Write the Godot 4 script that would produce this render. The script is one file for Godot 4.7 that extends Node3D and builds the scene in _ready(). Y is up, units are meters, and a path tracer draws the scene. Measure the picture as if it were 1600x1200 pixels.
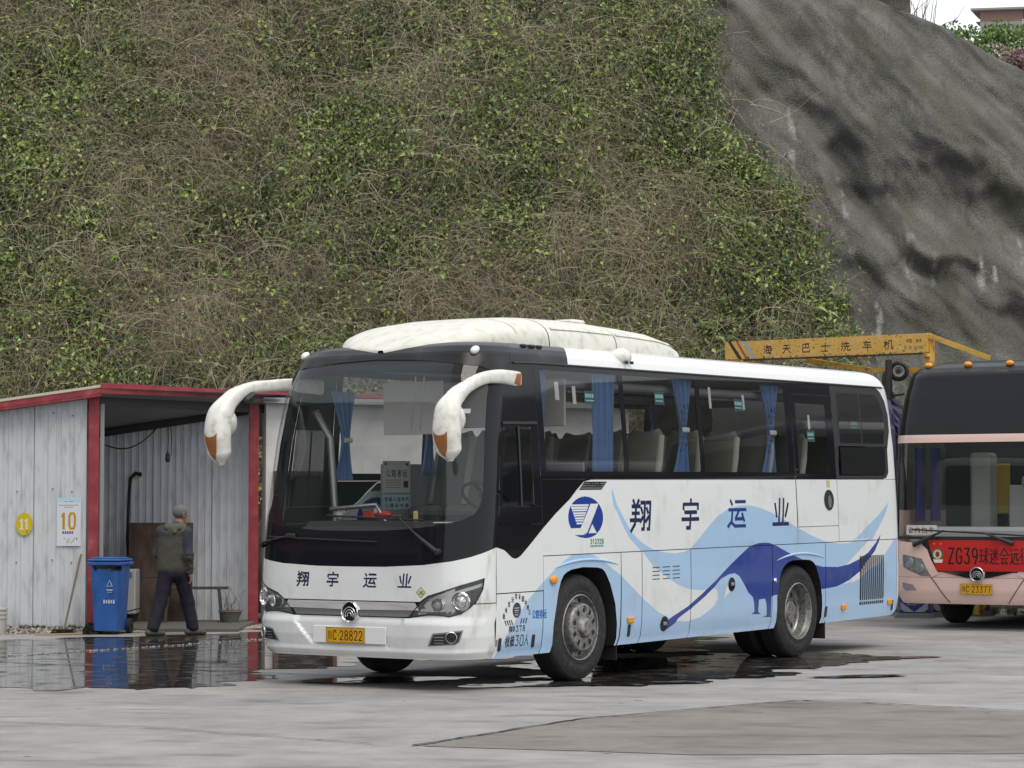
extends Node3D

# ---------------------------------------------------------------- mesh helpers
class MB:
	var v := PackedVector3Array()
	var n := PackedVector3Array()
	var uv := PackedVector2Array()
	var c := PackedColorArray()
	var ix := PackedInt32Array()
	var col := Color(1, 1, 1)
	func vert(p, nn, t = Vector2.ZERO) -> int:
		v.append(p); n.append(nn); uv.append(t); c.append(col)
		return v.size() - 1
	func face(a, b, d):
		var g = (v[b] - v[a]).cross(v[d] - v[a])
		if g.dot(n[a] + n[b] + n[d]) > 0.0:
			ix.append_array(PackedInt32Array([a, d, b]))
		else:
			ix.append_array(PackedInt32Array([a, b, d]))
	func tri(a, b, d, nn, ta = Vector2.ZERO, tb = Vector2.ZERO, td = Vector2.ZERO):
		var i = vert(a, nn, ta); var j = vert(b, nn, tb); var k = vert(d, nn, td)
		face(i, j, k)
	func quad(a, b, d, e, nn, t0 = Vector2(0, 0), t1 = Vector2(1, 0), t2 = Vector2(1, 1), t3 = Vector2(0, 1)):
		var i = vert(a, nn, t0); var j = vert(b, nn, t1); var k = vert(d, nn, t2); var l = vert(e, nn, t3)
		face(i, j, k); face(i, k, l)
	func fquad(a, b, d, e, outward):
		var nn = (b - a).cross(d - a)
		if nn.length() < 1e-9: nn = (d - a).cross(e - a)
		nn = nn.normalized()
		if nn.dot(outward) < 0: nn = -nn
		quad(a, b, d, e, nn)
	func box(ctr: Vector3, size: Vector3, bs := Basis()):
		var h = size / 2
		for ax in 3:
			for s in [-1.0, 1.0]:
				var nn = Vector3.ZERO; nn[ax] = s
				var a = (ax + 1) % 3; var b = (ax + 2) % 3
				var q = []
				for k in [[-1, -1], [1, -1], [1, 1], [-1, 1]]:
					var p = Vector3.ZERO; p[ax] = s * h[ax]; p[a] = k[0] * h[a]; p[b] = k[1] * h[b]
					q.append(ctr + bs * p)
				quad(q[0], q[1], q[2], q[3], bs * nn)
	# box with chamfered edges
	func cbox(ctr: Vector3, size: Vector3, ch: float, bs := Basis()):
		var h = size / 2
		var f = func(p): return ctr + bs * p
		for ax in 3:
			var a = (ax + 1) % 3; var b = (ax + 2) % 3
			for s in [-1.0, 1.0]:
				var nn = Vector3.ZERO; nn[ax] = s
				var q = []
				for k in [[-1, -1], [1, -1], [1, 1], [-1, 1]]:
					var p = Vector3.ZERO; p[ax] = s * h[ax]; p[a] = k[0] * (h[a] - ch); p[b] = k[1] * (h[b] - ch)
					q.append(f.call(p))
				quad(q[0], q[1], q[2], q[3], bs * nn)
			for s in [-1.0, 1.0]:
				for t in [-1.0, 1.0]:
					var nn = Vector3.ZERO; nn[a] = s; nn[b] = t
					var q = []
					for k in [[-1, 0], [1, 0], [1, 1], [-1, 1]]:
						var p = Vector3.ZERO; p[ax] = k[0] * (h[ax] - ch)
						if k[1] == 0: p[a] = s * h[a]; p[b] = t * (h[b] - ch)
						else: p[a] = s * (h[a] - ch); p[b] = t * h[b]
						q.append(f.call(p))
					quad(q[0], q[1], q[2], q[3], (bs * nn).normalized())
		for s in [-1.0, 1.0]:
			for t in [-1.0, 1.0]:
				for r in [-1.0, 1.0]:
					tri(f.call(Vector3(s * h.x, t * (h.y - ch), r * (h.z - ch))), f.call(Vector3(s * (h.x - ch), t * h.y, r * (h.z - ch))), f.call(Vector3(s * (h.x - ch), t * (h.y - ch), r * h.z)), (bs * Vector3(s, t, r)).normalized())
	# a bar of rectangular section between two points
	func bar(a: Vector3, b: Vector3, w: float, h: float, up := Vector3.UP):
		var z = (b - a).normalized()
		if abs(z.dot(up)) > 0.98: up = Vector3.RIGHT
		var x = up.cross(z).normalized()
		var y = z.cross(x)
		box((a + b) / 2, Vector3(w, h, (b - a).length()), Basis(x, y, z))
	func tube(pts: Array, rad, sides := 8, cap := true):
		var m = pts.size()
		var base = v.size()
		var prev = Vector3.ZERO
		for i in m:
			var d = (pts[min(i + 1, m - 1)] - pts[max(i - 1, 0)]).normalized()
			var x = prev
			if i == 0:
				x = Vector3.UP if abs(d.y) < 0.9 else Vector3.RIGHT
			x = (x - d * x.dot(d)).normalized()
			prev = x
			var y = d.cross(x)
			var r = rad[i] if rad is Array else rad
			for k in sides:
				var a = TAU * k / sides
				var nn = x * cos(a) + y * sin(a)
				vert(pts[i] + nn * r, nn, Vector2(float(k) / sides, float(i) / m))
		for i in m - 1:
			for k in sides:
				var a = base + i * sides + k; var b = base + i * sides + (k + 1) % sides
				face(a, b, b + sides); face(a, b + sides, a + sides)
		if cap:
			for e in [0, m - 1]:
				var nn = (pts[0] - pts[1]).normalized() if e == 0 else (pts[m - 1] - pts[m - 2]).normalized()
				var ctr = vert(pts[e], nn)
				var first = v.size()
				for k in sides: vert(v[base + e * sides + k], nn)
				for k in sides: face(ctr, first + k, first + (k + 1) % sides)
	# profile of (radius, along) turned about an axis; hard keeps edges crisp
	func lathe(prof: Array, segs: int, xf: Transform3D, a0 := 0.0, a1 := TAU):
		for i in prof.size() - 1:
			var p = prof[i]; var q = prof[i + 1]
			var t = Vector2(q.x - p.x, q.y - p.y)
			if t.length() < 1e-7: continue
			var nr = Vector2(t.y, -t.x).normalized()
			var base = v.size()
			for k in segs + 1:
				var a = a0 + (a1 - a0) * k / segs
				var d = Vector3(cos(a), 0, sin(a))
				var nn = xf.basis * (d * nr.x + Vector3.UP * nr.y)
				vert(xf * (d * p.x + Vector3.UP * p.y), nn, Vector2(float(k) / segs, float(i) / prof.size()))
				vert(xf * (d * q.x + Vector3.UP * q.y), nn, Vector2(float(k) / segs, float(i + 1) / prof.size()))
			for k in segs:
				var a = base + k * 2
				face(a, a + 1, a + 3); face(a, a + 3, a + 2)
	# smooth grid over fn(s, t) -> position; outward(s,t,p) picks the side by a reference point
	func grid(fn: Callable, s0: float, s1: float, ns: int, t0: float, t1: float, nt: int, inside: Vector3):
		var base = v.size()
		var es = (s1 - s0) / ns * 0.2; var et = (t1 - t0) / nt * 0.2
		for i in ns + 1:
			for j in nt + 1:
				var s = s0 + (s1 - s0) * i / ns; var t = t0 + (t1 - t0) * j / nt
				var p: Vector3 = fn.call(s, t)
				var ds: Vector3 = fn.call(s + es, t) - fn.call(s - es, t)
				var dt: Vector3 = fn.call(s, t + et) - fn.call(s, t - et)
				var nn = ds.cross(dt)
				nn = nn.normalized() if nn.length() > 1e-12 else (p - inside).normalized()
				if nn.dot(p - inside) < 0: nn = -nn
				vert(p, nn, Vector2(s, t))
		for i in ns:
			for j in nt:
				var a = base + i * (nt + 1) + j
				face(a, a + 1, a + nt + 2); face(a, a + nt + 2, a + nt + 1)
	# polygon in (s,t) laid on the surface fn, cut into cells; off lifts it along the normal
	func patch(poly: PackedVector2Array, fn: Callable, cell: Vector2, off: float, inside: Vector3, uvfn = null):
		var lo = poly[0]; var hi = poly[0]
		for p in poly:
			lo = lo.min(p); hi = hi.max(p)
		var nx = max(1, int(ceil((hi.x - lo.x) / cell.x))); var ny = max(1, int(ceil((hi.y - lo.y) / cell.y)))
		var cx = (hi.x - lo.x) / nx; var cy = (hi.y - lo.y) / ny
		var e = 0.004
		for i in nx:
			for j in ny:
				var a = lo + Vector2(i * cx, j * cy); var b = lo + Vector2((i + 1) * cx, (j + 1) * cy)
				var r = PackedVector2Array([a, Vector2(b.x, a.y), b, Vector2(a.x, b.y)])
				for piece in Geometry2D.intersect_polygons(poly, r):
					if Geometry2D.is_polygon_clockwise(piece) and piece.size() < 3: continue
					var tr = Geometry2D.triangulate_polygon(piece)
					var base = v.size()
					for q in piece:
						var p: Vector3 = fn.call(q.x, q.y)
						var nn = (fn.call(q.x + e, q.y) - fn.call(q.x - e, q.y)).cross(fn.call(q.x, q.y + e) - fn.call(q.x, q.y - e)).normalized()
						if nn.dot(p - inside) < 0: nn = -nn
						vert(p + nn * off, nn, uvfn.call(q) if uvfn != null else q)
					for k in range(0, tr.size(), 3):
						face(base + tr[k], base + tr[k + 1], base + tr[k + 2])
	# flat polygon pushed out to a slab: poly in xf's xy plane, from z=0 to z=depth
	func slab(poly: PackedVector2Array, depth: float, xf: Transform3D):
		var tr = Geometry2D.triangulate_polygon(poly)
		for zz in [0.0, depth]:
			var nn = xf.basis.z * (1.0 if zz == depth else -1.0) * sign(depth)
			nn = nn.normalized()
			var base = v.size()
			for p in poly: vert(xf * Vector3(p.x, p.y, zz), nn, p)
			for k in range(0, tr.size(), 3): face(base + tr[k], base + tr[k + 1], base + tr[k + 2])
		var ctr = Vector2.ZERO
		for p in poly: ctr += p / poly.size()
		var cw = Geometry2D.is_polygon_clockwise(poly)
		for i in poly.size():
			var p = poly[i]; var q = poly[(i + 1) % poly.size()]
			var t = (q - p).normalized()
			var o = Vector2(t.y, -t.x) * (-1.0 if cw else 1.0)
			quad(xf * Vector3(p.x, p.y, 0), xf * Vector3(q.x, q.y, 0), xf * Vector3(q.x, q.y, depth), xf * Vector3(p.x, p.y, depth), (xf.basis * Vector3(o.x, o.y, 0)).normalized())
	func ball(ctr: Vector3, r: Vector3, segs := 12, bs := Basis()):
		grid(func(s, t): return ctr + bs * (Vector3(cos(s) * sin(t), cos(t), sin(s) * sin(t)) * r), 0, TAU, segs, 0.001, PI - 0.001, segs / 2, ctr)
	func mesh(colored := false) -> ArrayMesh:
		var a = []
		a.resize(Mesh.ARRAY_MAX)
		a[Mesh.ARRAY_VERTEX] = v; a[Mesh.ARRAY_NORMAL] = n; a[Mesh.ARRAY_TEX_UV] = uv; a[Mesh.ARRAY_INDEX] = ix
		if colored: a[Mesh.ARRAY_COLOR] = c
		var m = ArrayMesh.new()
		m.add_surface_from_arrays(Mesh.PRIMITIVE_TRIANGLES, a)
		return m

var rng := RandomNumberGenerator.new()
var M := {}

func pv(flat: Array) -> PackedVector2Array:
	var r = PackedVector2Array()
	for i in range(0, flat.size(), 2): r.append(Vector2(flat[i], flat[i + 1]))
	return r
func rect(a, b, d, e) -> PackedVector2Array:
	return pv([a, b, d, b, d, e, a, e])
func interp(x: float, xs: Array, ys: Array) -> float:
	if x <= xs[0]: return ys[0]
	for i in range(1, xs.size()):
		if x <= xs[i]:
			return lerp(float(ys[i - 1]), float(ys[i]), (x - xs[i - 1]) / (xs[i] - xs[i - 1]))
	return ys[-1]
var taken := {}
func numbered(called: String) -> String:
	var k = taken.get(called, -1) + 1
	taken[called] = k
	return called if k == 0 else "%s_%03d" % [called, k]
func tag(o, label, category, group = "", kind = ""):
	if label: o.set_meta("label", label)
	if category: o.set_meta("category", category)
	if group: o.set_meta("group", group)
	if kind: o.set_meta("kind", kind)
	return o
func thing(called, label, category, xf = Transform3D(), group = ""):
	var o = Node3D.new()
	o.name = numbered(called)
	add_child(o)
	o.transform = xf
	return tag(o, label, category, group)
func obj(called, mb, mat, parent = self):
	var o = MeshInstance3D.new()
	o.name = numbered(called) if parent == self else called
	o.mesh = mb.mesh(mat.vertex_color_use_as_albedo) if mb is MB else mb
	o.material_override = mat
	parent.add_child(o, true)
	return o
func at(p: Vector3, yaw := 0.0) -> Transform3D:
	return Transform3D(Basis(Vector3.UP, deg_to_rad(yaw)), p)
func lin(r, g, b) -> Color:
	return Color(r, g, b).linear_to_srgb()
func mat(called, color: Color, rough := 0.6, metal := 0.0) -> StandardMaterial3D:
	var m = StandardMaterial3D.new()
	m.resource_name = called
	m.albedo_color = color
	m.roughness = rough
	m.metallic = metal
	M[called] = m
	return m
func pane(called, color: Color, alpha: float) -> StandardMaterial3D:
	var m = mat(called, Color(color.r, color.g, color.b, alpha), 0.03)
	m.transparency = BaseMaterial3D.TRANSPARENCY_ALPHA
	return m
func noise(freq: float, sd: int, octaves := 4) -> FastNoiseLite:
	var f = FastNoiseLite.new()
	f.noise_type = FastNoiseLite.TYPE_SIMPLEX_SMOOTH
	f.frequency = freq; f.seed = sd; f.fractal_octaves = octaves
	return f
func tile_noise(size: int, freq: float, sd: int, ramp: Array, octaves := 5, normal := false, strength := 4.0) -> NoiseTexture2D:
	var t = NoiseTexture2D.new()
	t.width = size; t.height = size; t.seamless = true; t.generate_mipmaps = false
	t.noise = noise(freq, sd, octaves)
	if normal:
		t.as_normal_map = true; t.bump_strength = strength
	elif ramp.size():
		var g = Gradient.new()
		g.offsets = PackedFloat32Array(); g.colors = PackedColorArray()
		var off = PackedFloat32Array(); var cs = PackedColorArray()
		for r in ramp:
			off.append(r[0]); cs.append(r[1])
		g.offsets = off; g.colors = cs
		t.color_ramp = g
	return t

# ---------------------------------------------------------------- painting print on images
func fill_poly(img: Image, poly: PackedVector2Array, col: Color):
	var lo = poly[0]; var hi = poly[0]
	for p in poly:
		lo = lo.min(p); hi = hi.max(p)
	for y in range(max(0, int(lo.y)), min(img.get_height() - 1, int(hi.y) + 1) + 1):
		var yy = y + 0.5
		var xs = []
		for i in poly.size():
			var a = poly[i]; var b = poly[(i + 1) % poly.size()]
			if (a.y <= yy) != (b.y <= yy): xs.append(a.x + (yy - a.y) / (b.y - a.y) * (b.x - a.x))
		xs.sort()
		for k in range(0, xs.size() - 1, 2):
			var x0 = clampi(int(round(xs[k])), 0, img.get_width()); var x1 = clampi(int(round(xs[k + 1])), 0, img.get_width())
			if x1 > x0: img.fill_rect(Rect2i(x0, y, x1 - x0, 1), col)
func stroke(img: Image, a: Vector2, b: Vector2, wd: float, col: Color):
	var d = b - a
	var l = d.length()
	if l < 1e-4: return
	d /= l
	var o = Vector2(-d.y, d.x) * wd / 2
	a -= d * wd * 0.3; b += d * wd * 0.3
	fill_poly(img, PackedVector2Array([a + o, b + o, b - o, a - o]), col)
const GLYPHS := {
	"xiang": [[1, 0, 1.8, 1.5], [3.8, 0, 3, 1.5], [.5, 2, 4.5, 2], [.7, 4.2, 4.2, 4.2], [0, 6.5, 4.7, 6.5], [2.5, 2, 2.4, 7.6, .6, 10], [5, .8, 7, .8, 7, 9.4, 6, 9.4], [5.2, 2.6, 6, 4.2], [4.9, 7, 6.4, 5.4], [7.8, .8, 9.8, .8, 9.8, 9.4, 8.8, 9.4], [8, 2.6, 8.8, 4.2], [7.8, 7, 9.2, 5.4]],
	"yu": [[5, 0, 5, 1.3], [.8, 3.2, .8, 1.6, 9.2, 1.6, 9.2, 3.2], [1.6, 4.3, 8.4, 4.3], [.2, 6.6, 9.8, 6.6], [5, 4.3, 5, 9.5, 3, 9.5]],
	"yun": [[3.8, 1, 9.4, 1], [3, 3.8, 9.8, 3.8], [6, 3.8, 4.2, 7, 8.8, 6.9], [7.8, 5.2, 9.2, 7.7], [1, .6, 2, 2], [.3, 3.8, 2.2, 3.8, 2.2, 7.8, .2, 9.6], [1.8, 8, 4, 9.4, 10, 9.4]],
	"ye": [[3.8, .3, 3.8, 9], [6.2, .3, 6.2, 9], [1, 2, 2.3, 6.5], [9, 2, 7.7, 6.5], [.2, 9.2, 9.8, 9.2]],
	"gong": [[4, .5, .8, 4.5], [6, .5, 9.3, 4.5], [5, 4.2, 2.5, 8.8, 8, 8.2], [6.8, 6.2, 8.6, 9.5]],
	"lu": [[.8, .8, 3.8, .8, 3.8, 3.3, .8, 3.3, .8, .8], [2.4, 3.3, 2.4, 9], [2.4, 6, 4, 6], [1, 5, 1, 9], [.2, 9.2, 4.2, 8.6], [6.3, .3, 4.7, 3.3], [6.2, 1.6, 9, 1.6, 4.8, 5.8], [6, 3, 9.8, 5.6], [5.6, 6.2, 9, 6.2, 9, 9.5, 5.6, 9.5, 5.6, 6.2]],
	"ke": [[5, 0, 5, 1.2], [.8, 3, .8, 1.5, 9.2, 1.5, 9.2, 3], [4.5, 2.2, 2, 5], [4, 3.4, 7.5, 3.4, 1, 7], [4, 4, 9.5, 7], [3, 7, 7, 7, 7, 9.7, 3, 9.7, 3, 7]],
	"he": [[.3, 2.8, 4.2, 2.8], [2.3, .2, 2.3, 9.8], [2.2, 3.2, .3, 7], [2.4, 3.6, 4, 5.5], [7, 0, 7.2, 1.5], [4.6, 2, 9.8, 2], [6.8, 2.2, 5.2, 4.5, 8, 4.2], [8.8, 3, 4.6, 8.5], [8.9, 5.5, 5, 9.8], [7.5, 7.2, 9.8, 9.8]],
	"zai": [[1, 1.8, 5.5, 1.8], [.2, 3.8, 9.8, 3.8], [3.2, .3, 3.2, 3.8], [6.3, .2, 6.8, 5, 9, 9.5, 9.8, 8], [8, 1, 9, 2.4], [9.2, 5, 6, 9.5], [.6, 5.2, 5.5, 5.2], [2.8, 4, 1, 7, 5.2, 7], [3.4, 5.6, 3.4, 9.8], [.3, 8.6, 5.8, 8]],
	"ren": [[5, .5, 4.5, 4, .5, 9.5], [5, 3.5, 9.6, 9.5]],
	"chuan": [[1.5, .5, 1.3, 6, .4, 9.5], [5, 1, 5, 9], [8.5, .3, 8.5, 9.7]],
	"hai": [[1, 1, 2, 2], [.4, 4, 1.6, 5], [.5, 9, 2.2, 6], [4.5, .3, 3, 3.2], [4, 1.8, 9.3, 1.8], [4, 3.5, 3.4, 8.6, 9, 8.6], [4, 3.5, 9, 3.5, 8.4, 9.6, 7, 9.4], [3, 6, 9.8, 6], [6, 4.4, 6.6, 5.2], [5.8, 6.8, 6.4, 7.6]],
	"tian": [[1.5, 1.5, 8.5, 1.3], [.6, 4.6, 9.4, 4.4], [5, 1.5, 4.6, 5, .8, 9.4], [5.2, 4.8, 9.6, 9.4]],
	"ba": [[1.5, 1, 8, 1, 8, 4.8, 1.5, 4.8], [4.8, 1, 4.8, 4.8], [1.5, 1, 1.5, 9, 9.3, 9, 9.3, 7]],
	"shi": [[.3, 3.8, 9.7, 3.6], [5, .2, 5, 9], [2, 9, 8, 9]],
	"xi": [[1, 1, 2, 2], [.4, 4, 1.6, 5], [.5, 9, 2.2, 6], [4.6, .5, 3.5, 3.4], [4.2, 2.2, 9, 2.2], [6.5, .3, 6.5, 4.6], [3, 4.8, 9.8, 4.8], [5.3, 5, 5, 7.5, 3, 9.6], [7.3, 5, 7.3, 9, 9.8, 9, 9.8, 7.6]],
	"che": [[1.2, 1.8, 8.8, 1.8], [4.2, .2, 2.2, 4.4, 8.6, 4.4], [.3, 6.7, 9.7, 6.7], [5.4, 3, 5.4, 9.8]],
	"ji": [[.3, 2.8, 4.2, 2.8], [2.3, .2, 2.3, 9.8], [2.2, 3.2, .3, 7], [2.4, 3.6, 4, 5.5], [5.6, 1, 5.6, 5, 4.4, 9.6], [5.6, 1, 8.4, 1, 8.4, 8.6, 9.9, 9.2, 9.9, 7.6]],
	"qiu": [[.4, 1.4, 4, 1.4], [.5, 4.6, 3.9, 4.6], [.1, 8.4, 4.2, 7.8], [2.2, 1.4, 2.2, 8], [4.8, 2.4, 9.8, 2.4], [7.2, .2, 7.2, 9.6, 6.2, 9], [5, 4, 6.2, 5.2], [4.6, 8.4, 6.8, 6], [9.3, 3.6, 7.4, 5.6, 9.9, 8.8], [8.4, .4, 9.3, 1.4]],
	"mi": [[6.3, .3, 6.3, 8], [3, 3.6, 9.6, 3.6], [3.8, 1, 4.8, 2.8], [8.8, 1, 7.8, 2.8], [6.2, 4, 3.4, 7.2], [6.4, 4, 9.4, 7], [1, .6, 2, 2], [.3, 3.8, 2.2, 3.8, 2.2, 7.8, .2, 9.6], [1.8, 8, 4, 9.4, 10, 9.4]],
	"hui": [[5, .2, .4, 4.6], [5, .2, 9.7, 4.6], [2.8, 4.4, 7.2, 4.4], [1, 6.3, 9, 6.3], [4.2, 6.3, 2, 9.3, 7.6, 8.8], [6.4, 7.4, 8.4, 9.8]],
	"yuan": [[4, 1, 9, 1], [3.2, 3.4, 9.8, 3.4], [5.3, 3.6, 5, 6, 3.4, 8], [7.3, 3.6, 7.3, 7.2, 9.6, 7.2, 9.6, 6], [1, .6, 2, 2], [.3, 3.8, 2.2, 3.8, 2.2, 7.8, .2, 9.6], [1.8, 8, 4, 9.4, 10, 9.4]],
	"zheng": [[2.8, .2, .4, 2.6], [3, 2.8, .2, 5.6], [2, 4.6, 2, 9.8], [4.2, 1.4, 9.6, 1.4], [3.8, 9, 9.9, 9], [7, 1.4, 7, 9], [7, 5, 9.4, 5], [4.9, 4, 4.9, 9]],
	"jun": [[.6, 2.6, .6, 1, 9.4, 1, 9.4, 2.6], [2, 3.2, 8.4, 3.2], [4.4, 1.6, 2.6, 5.2, 8.2, 5.2], [.4, 7.2, 9.6, 7.2], [5.4, 4.2, 5.4, 9.9]],
	"sheng": [[5, .2, 5, 3.2], [2.5, 1, 1, 3], [7, 1, 9, 2.8], [7.6, 2.6, 1, 5], [2.4, 4.4, 8, 4.4, 8, 9.7, 2.4, 9.7, 2.4, 4.4], [2.4, 6.2, 8, 6.2], [2.4, 8, 8, 8]],
	"nei": [[1, 9.8, 1, 2.2, 9, 2.2, 9, 9.4, 8, 9.2], [5, .2, 5, 4, 2.6, 7.4], [5, 4.4, 7.4, 7.2]],
	"bao": [[3, .2, .6, 3.6], [2.6, 2, 9, 2, 8.6, 7, 7.4, 6.8], [2.4, 3.8, 6.4, 3.8, 6.4, 6, 2.4, 6], [2.4, 3.8, 2.4, 9.2, 9.6, 9.2, 9.6, 7.6]],
	"zhong": [[1, 2.5, 9, 2.5, 9, 6.5, 1, 6.5, 1, 2.5], [5, .2, 5, 9.9]],
	"guo": [[.8, .6, 9.2, .6, 9.2, 9.6, .8, 9.6, .8, .6], [2.5, 2.6, 7.5, 2.6], [2.8, 5, 7.2, 5], [2.3, 7.6, 7.7, 7.6], [5, 2.6, 5, 7.6]],
	"nan": [[.8, 2, 9.2, 2], [5, .2, 5, 4], [1, 9.8, 1, 4, 9, 4, 9, 9.5], [2.5, 6, 7.5, 6], [2.5, 7.8, 7.5, 7.8], [5, 5, 5, 9.8]],
	"jing": [[5, 0, 5, 1.6], [.6, 2, 9.4, 2], [2.6, 3.6, 7.4, 3.6, 7.4, 6, 2.6, 6, 2.6, 3.6], [5, 6, 5, 9.8, 4, 9.6], [3, 7, 1.2, 9], [7, 7, 8.8, 9]],
	"0": [[3, .5, 7, .5, 8.6, 2.5, 8.6, 7.5, 7, 9.5, 3, 9.5, 1.4, 7.5, 1.4, 2.5, 3, .5]],
	"1": [[2.8, 2.4, 5.2, .5, 5.2, 9.7]],
	"2": [[1.5, 2.8, 2.6, .9, 5, .4, 7.6, 1, 8.4, 2.8, 7.6, 4.8, 1.4, 9.5, 8.6, 9.5]],
	"3": [[1.6, .5, 8.2, .5, 4.8, 4.2, 7.4, 4.8, 8.5, 6.8, 7.4, 9, 4.6, 9.6, 1.4, 8.4]],
	"4": [[6.6, 9.7, 6.6, .4, 1.2, 6.8, 9, 6.8]],
	"7": [[1.4, .5, 8.6, .5, 4.2, 9.7]],
	"8": [[3, .5, 7, .5, 8.2, 2, 7.4, 4.2, 2.6, 5.4, 1.4, 7.4, 2.6, 9.5, 7.4, 9.5, 8.6, 7.4, 7.4, 5.4, 2.6, 4.2, 1.8, 2, 3, .5]],
	"9": [[8.2, 4, 6.6, 5.6, 3, 5.4, 1.6, 3.6, 2, 1.4, 4, .4, 7, .8, 8.4, 3, 8, 6, 5, 9.6]],
	"5": [[8, .5, 2.2, .5, 1.8, 4.4, 5.4, 3.8, 8.2, 5.4, 8, 8.4, 5, 9.6, 1.5, 8.6]],
	"C": [[8.4, 2.6, 7, .7, 3.4, .5, 1.5, 2.6, 1.5, 7.4, 3.4, 9.5, 7, 9.3, 8.4, 7.4]],
	"G": [[8.6, 2.6, 7, .6, 3.4, .5, 1.4, 2.6, 1.4, 7.4, 3.4, 9.5, 7, 9.4, 8.6, 8, 8.6, 5.4, 5.4, 5.4]],
	"Z": [[1.4, .5, 8.6, .5, 1.4, 9.5, 8.8, 9.5]],
	"T": [[1, .5, 9, .5], [5, .5, 5, 9.7]], "E": [[8.4, .5, 1.8, .5, 1.8, 9.5, 8.4, 9.5], [1.8, 5, 7.4, 5]], "L": [[1.8, .4, 1.8, 9.5, 8.4, 9.5]],
	"N": [[1.6, 9.7, 1.6, .4, 8.4, 9.6, 8.4, .3]], "S": [[8.3, 2, 6.4, .5, 3, .7, 2, 2.6, 7.8, 6, 8.2, 8, 6, 9.6, 1.6, 8.4]],
	"Y": [[1, .3, 5, 5, 9, .3], [5, 5, 5, 9.7]], "U": [[1.6, .3, 1.6, 7.6, 3.6, 9.5, 6.6, 9.5, 8.4, 7.6, 8.4, .3]], "O": [[3, .5, 7, .5, 8.6, 2.5, 8.6, 7.5, 7, 9.5, 3, 9.5, 1.4, 7.5, 1.4, 2.5, 3, .5]],
}
func glyph(img: Image, called: String, r: Rect2, wd: float, col: Color, slant := 0.0):
	for pl in GLYPHS[called]:
		for i in range(0, pl.size() - 2, 2):
			var a = Vector2(pl[i], pl[i + 1]) / 10.0; var b = Vector2(pl[i + 2], pl[i + 3]) / 10.0
			a = r.position + Vector2((a.x + (1.0 - a.y) * slant) * r.size.x, a.y * r.size.y)
			b = r.position + Vector2((b.x + (1.0 - b.y) * slant) * r.size.x, b.y * r.size.y)
			stroke(img, a, b, wd, col)
func word(img: Image, names: Array, r: Rect2, gap: float, wd: float, col: Color):
	var k = r.size.x / names.size()
	for i in names.size():
		if names[i] != "": glyph(img, names[i], Rect2(r.position.x + k * (i + gap / 2), r.position.y, k * (1 - gap), r.size.y), wd, col)
func new_img(w: int, h: int, col: Color) -> Image:
	var i = Image.create(w, h, false, Image.FORMAT_RGB8)
	i.fill(col)
	return i
func tex_mat(called, img: Image, rough := 0.5, metal := 0.0) -> StandardMaterial3D:
	var m = mat(called, Color(1, 1, 1), rough, metal)
	m.albedo_texture = ImageTexture.create_from_image(img)
	return m
func _ready():
	rng.seed = 20260321
	# ---- camera
	var cam = Camera3D.new()
	cam.name = "camera"
	cam.fov = 18.046
	cam.near = 0.1; cam.far = 600.0
	cam.position = Vector3(0, 1.6, 0)
	cam.rotation = Vector3(deg_to_rad(2.985), 0, 0)
	add_child(cam)
	cam.current = true
	# ---- overcast sky, exposure
	var we = WorldEnvironment.new()
	var env = Environment.new()
	env.background_mode = Environment.BG_SKY
	var sky = Sky.new()
	var sm = ProceduralSkyMaterial.new()
	sm.sky_top_color = Color(0.86, 0.89, 0.93); sm.sky_horizon_color = Color(0.93, 0.95, 0.955); sm.sky_curve = 0.3
	sm.ground_bottom_color = Color(0.3, 0.3, 0.29); sm.ground_horizon_color = Color(0.5, 0.5, 0.49)
	sm.sun_angle_max = 1.0
	sky.sky_material = sm
	env.sky = sky
	env.background_energy_multiplier = 1.0
	env.tonemap_mode = Environment.TONE_MAPPER_LINEAR
	env.tonemap_exposure = 1.38
	env.ambient_light_source = Environment.AMBIENT_SOURCE_SKY
	env.sdfgi_enabled = true; env.ssao_enabled = true; env.ssil_enabled = true
	we.environment = env
	we.name = "daylight"
	add_child(we)
	var sun = DirectionalLight3D.new()
	sun.name = "sun"
	sun.light_energy = 0.5
	sun.light_color = Color(1.0, 0.98, 0.95)
	sun.light_angular_distance = 40.0
	sun.shadow_enabled = true
	sun.rotation_degrees = Vector3(-62, 25, 0)
	add_child(sun)
	# ---- the place
	coach_arc()
	coach_materials()
	make_ground()
	make_hill()
	make_hut()
	make_coach()
	make_right()
	make_person()
# ---------------------------------------------------------------- the white coach: body surface from levels (half width, rake)
const UF := 1.95
const HL := [.30, .36, .5, .8, 1.0, 1.25, 1.54, 1.9, 2.26, 2.63, 2.8, 2.9, 2.96, 3.04, 3.1, 3.135, 3.155, 3.17, 3.178, 3.182]
const WL := [1.19, 1.22, 1.24, 1.25, 1.25, 1.248, 1.242, 1.225, 1.202, 1.172, 1.157, 1.147, 1.14, 1.11, 1.06, 1.0, .9, .7, .4, .05]
const RL := [.10, .06, .025, 0.0, 0.0, .01, .05, .10, .15, .23, .30, .36, .40, .44, .51, .60, .74, 1.0, 1.5, 2.2]
const BL := [.05, .02, .0, 0.0, 0.0, .0, .0, .0, .0, .03, .05, .07, .09, .14, .2, .28, .4, .7, 1.2, 2.0]
const NOSE := 0.5
var arc_s := []
var arc_v := []
var arc_c := []
var SM := 1.56
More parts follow.
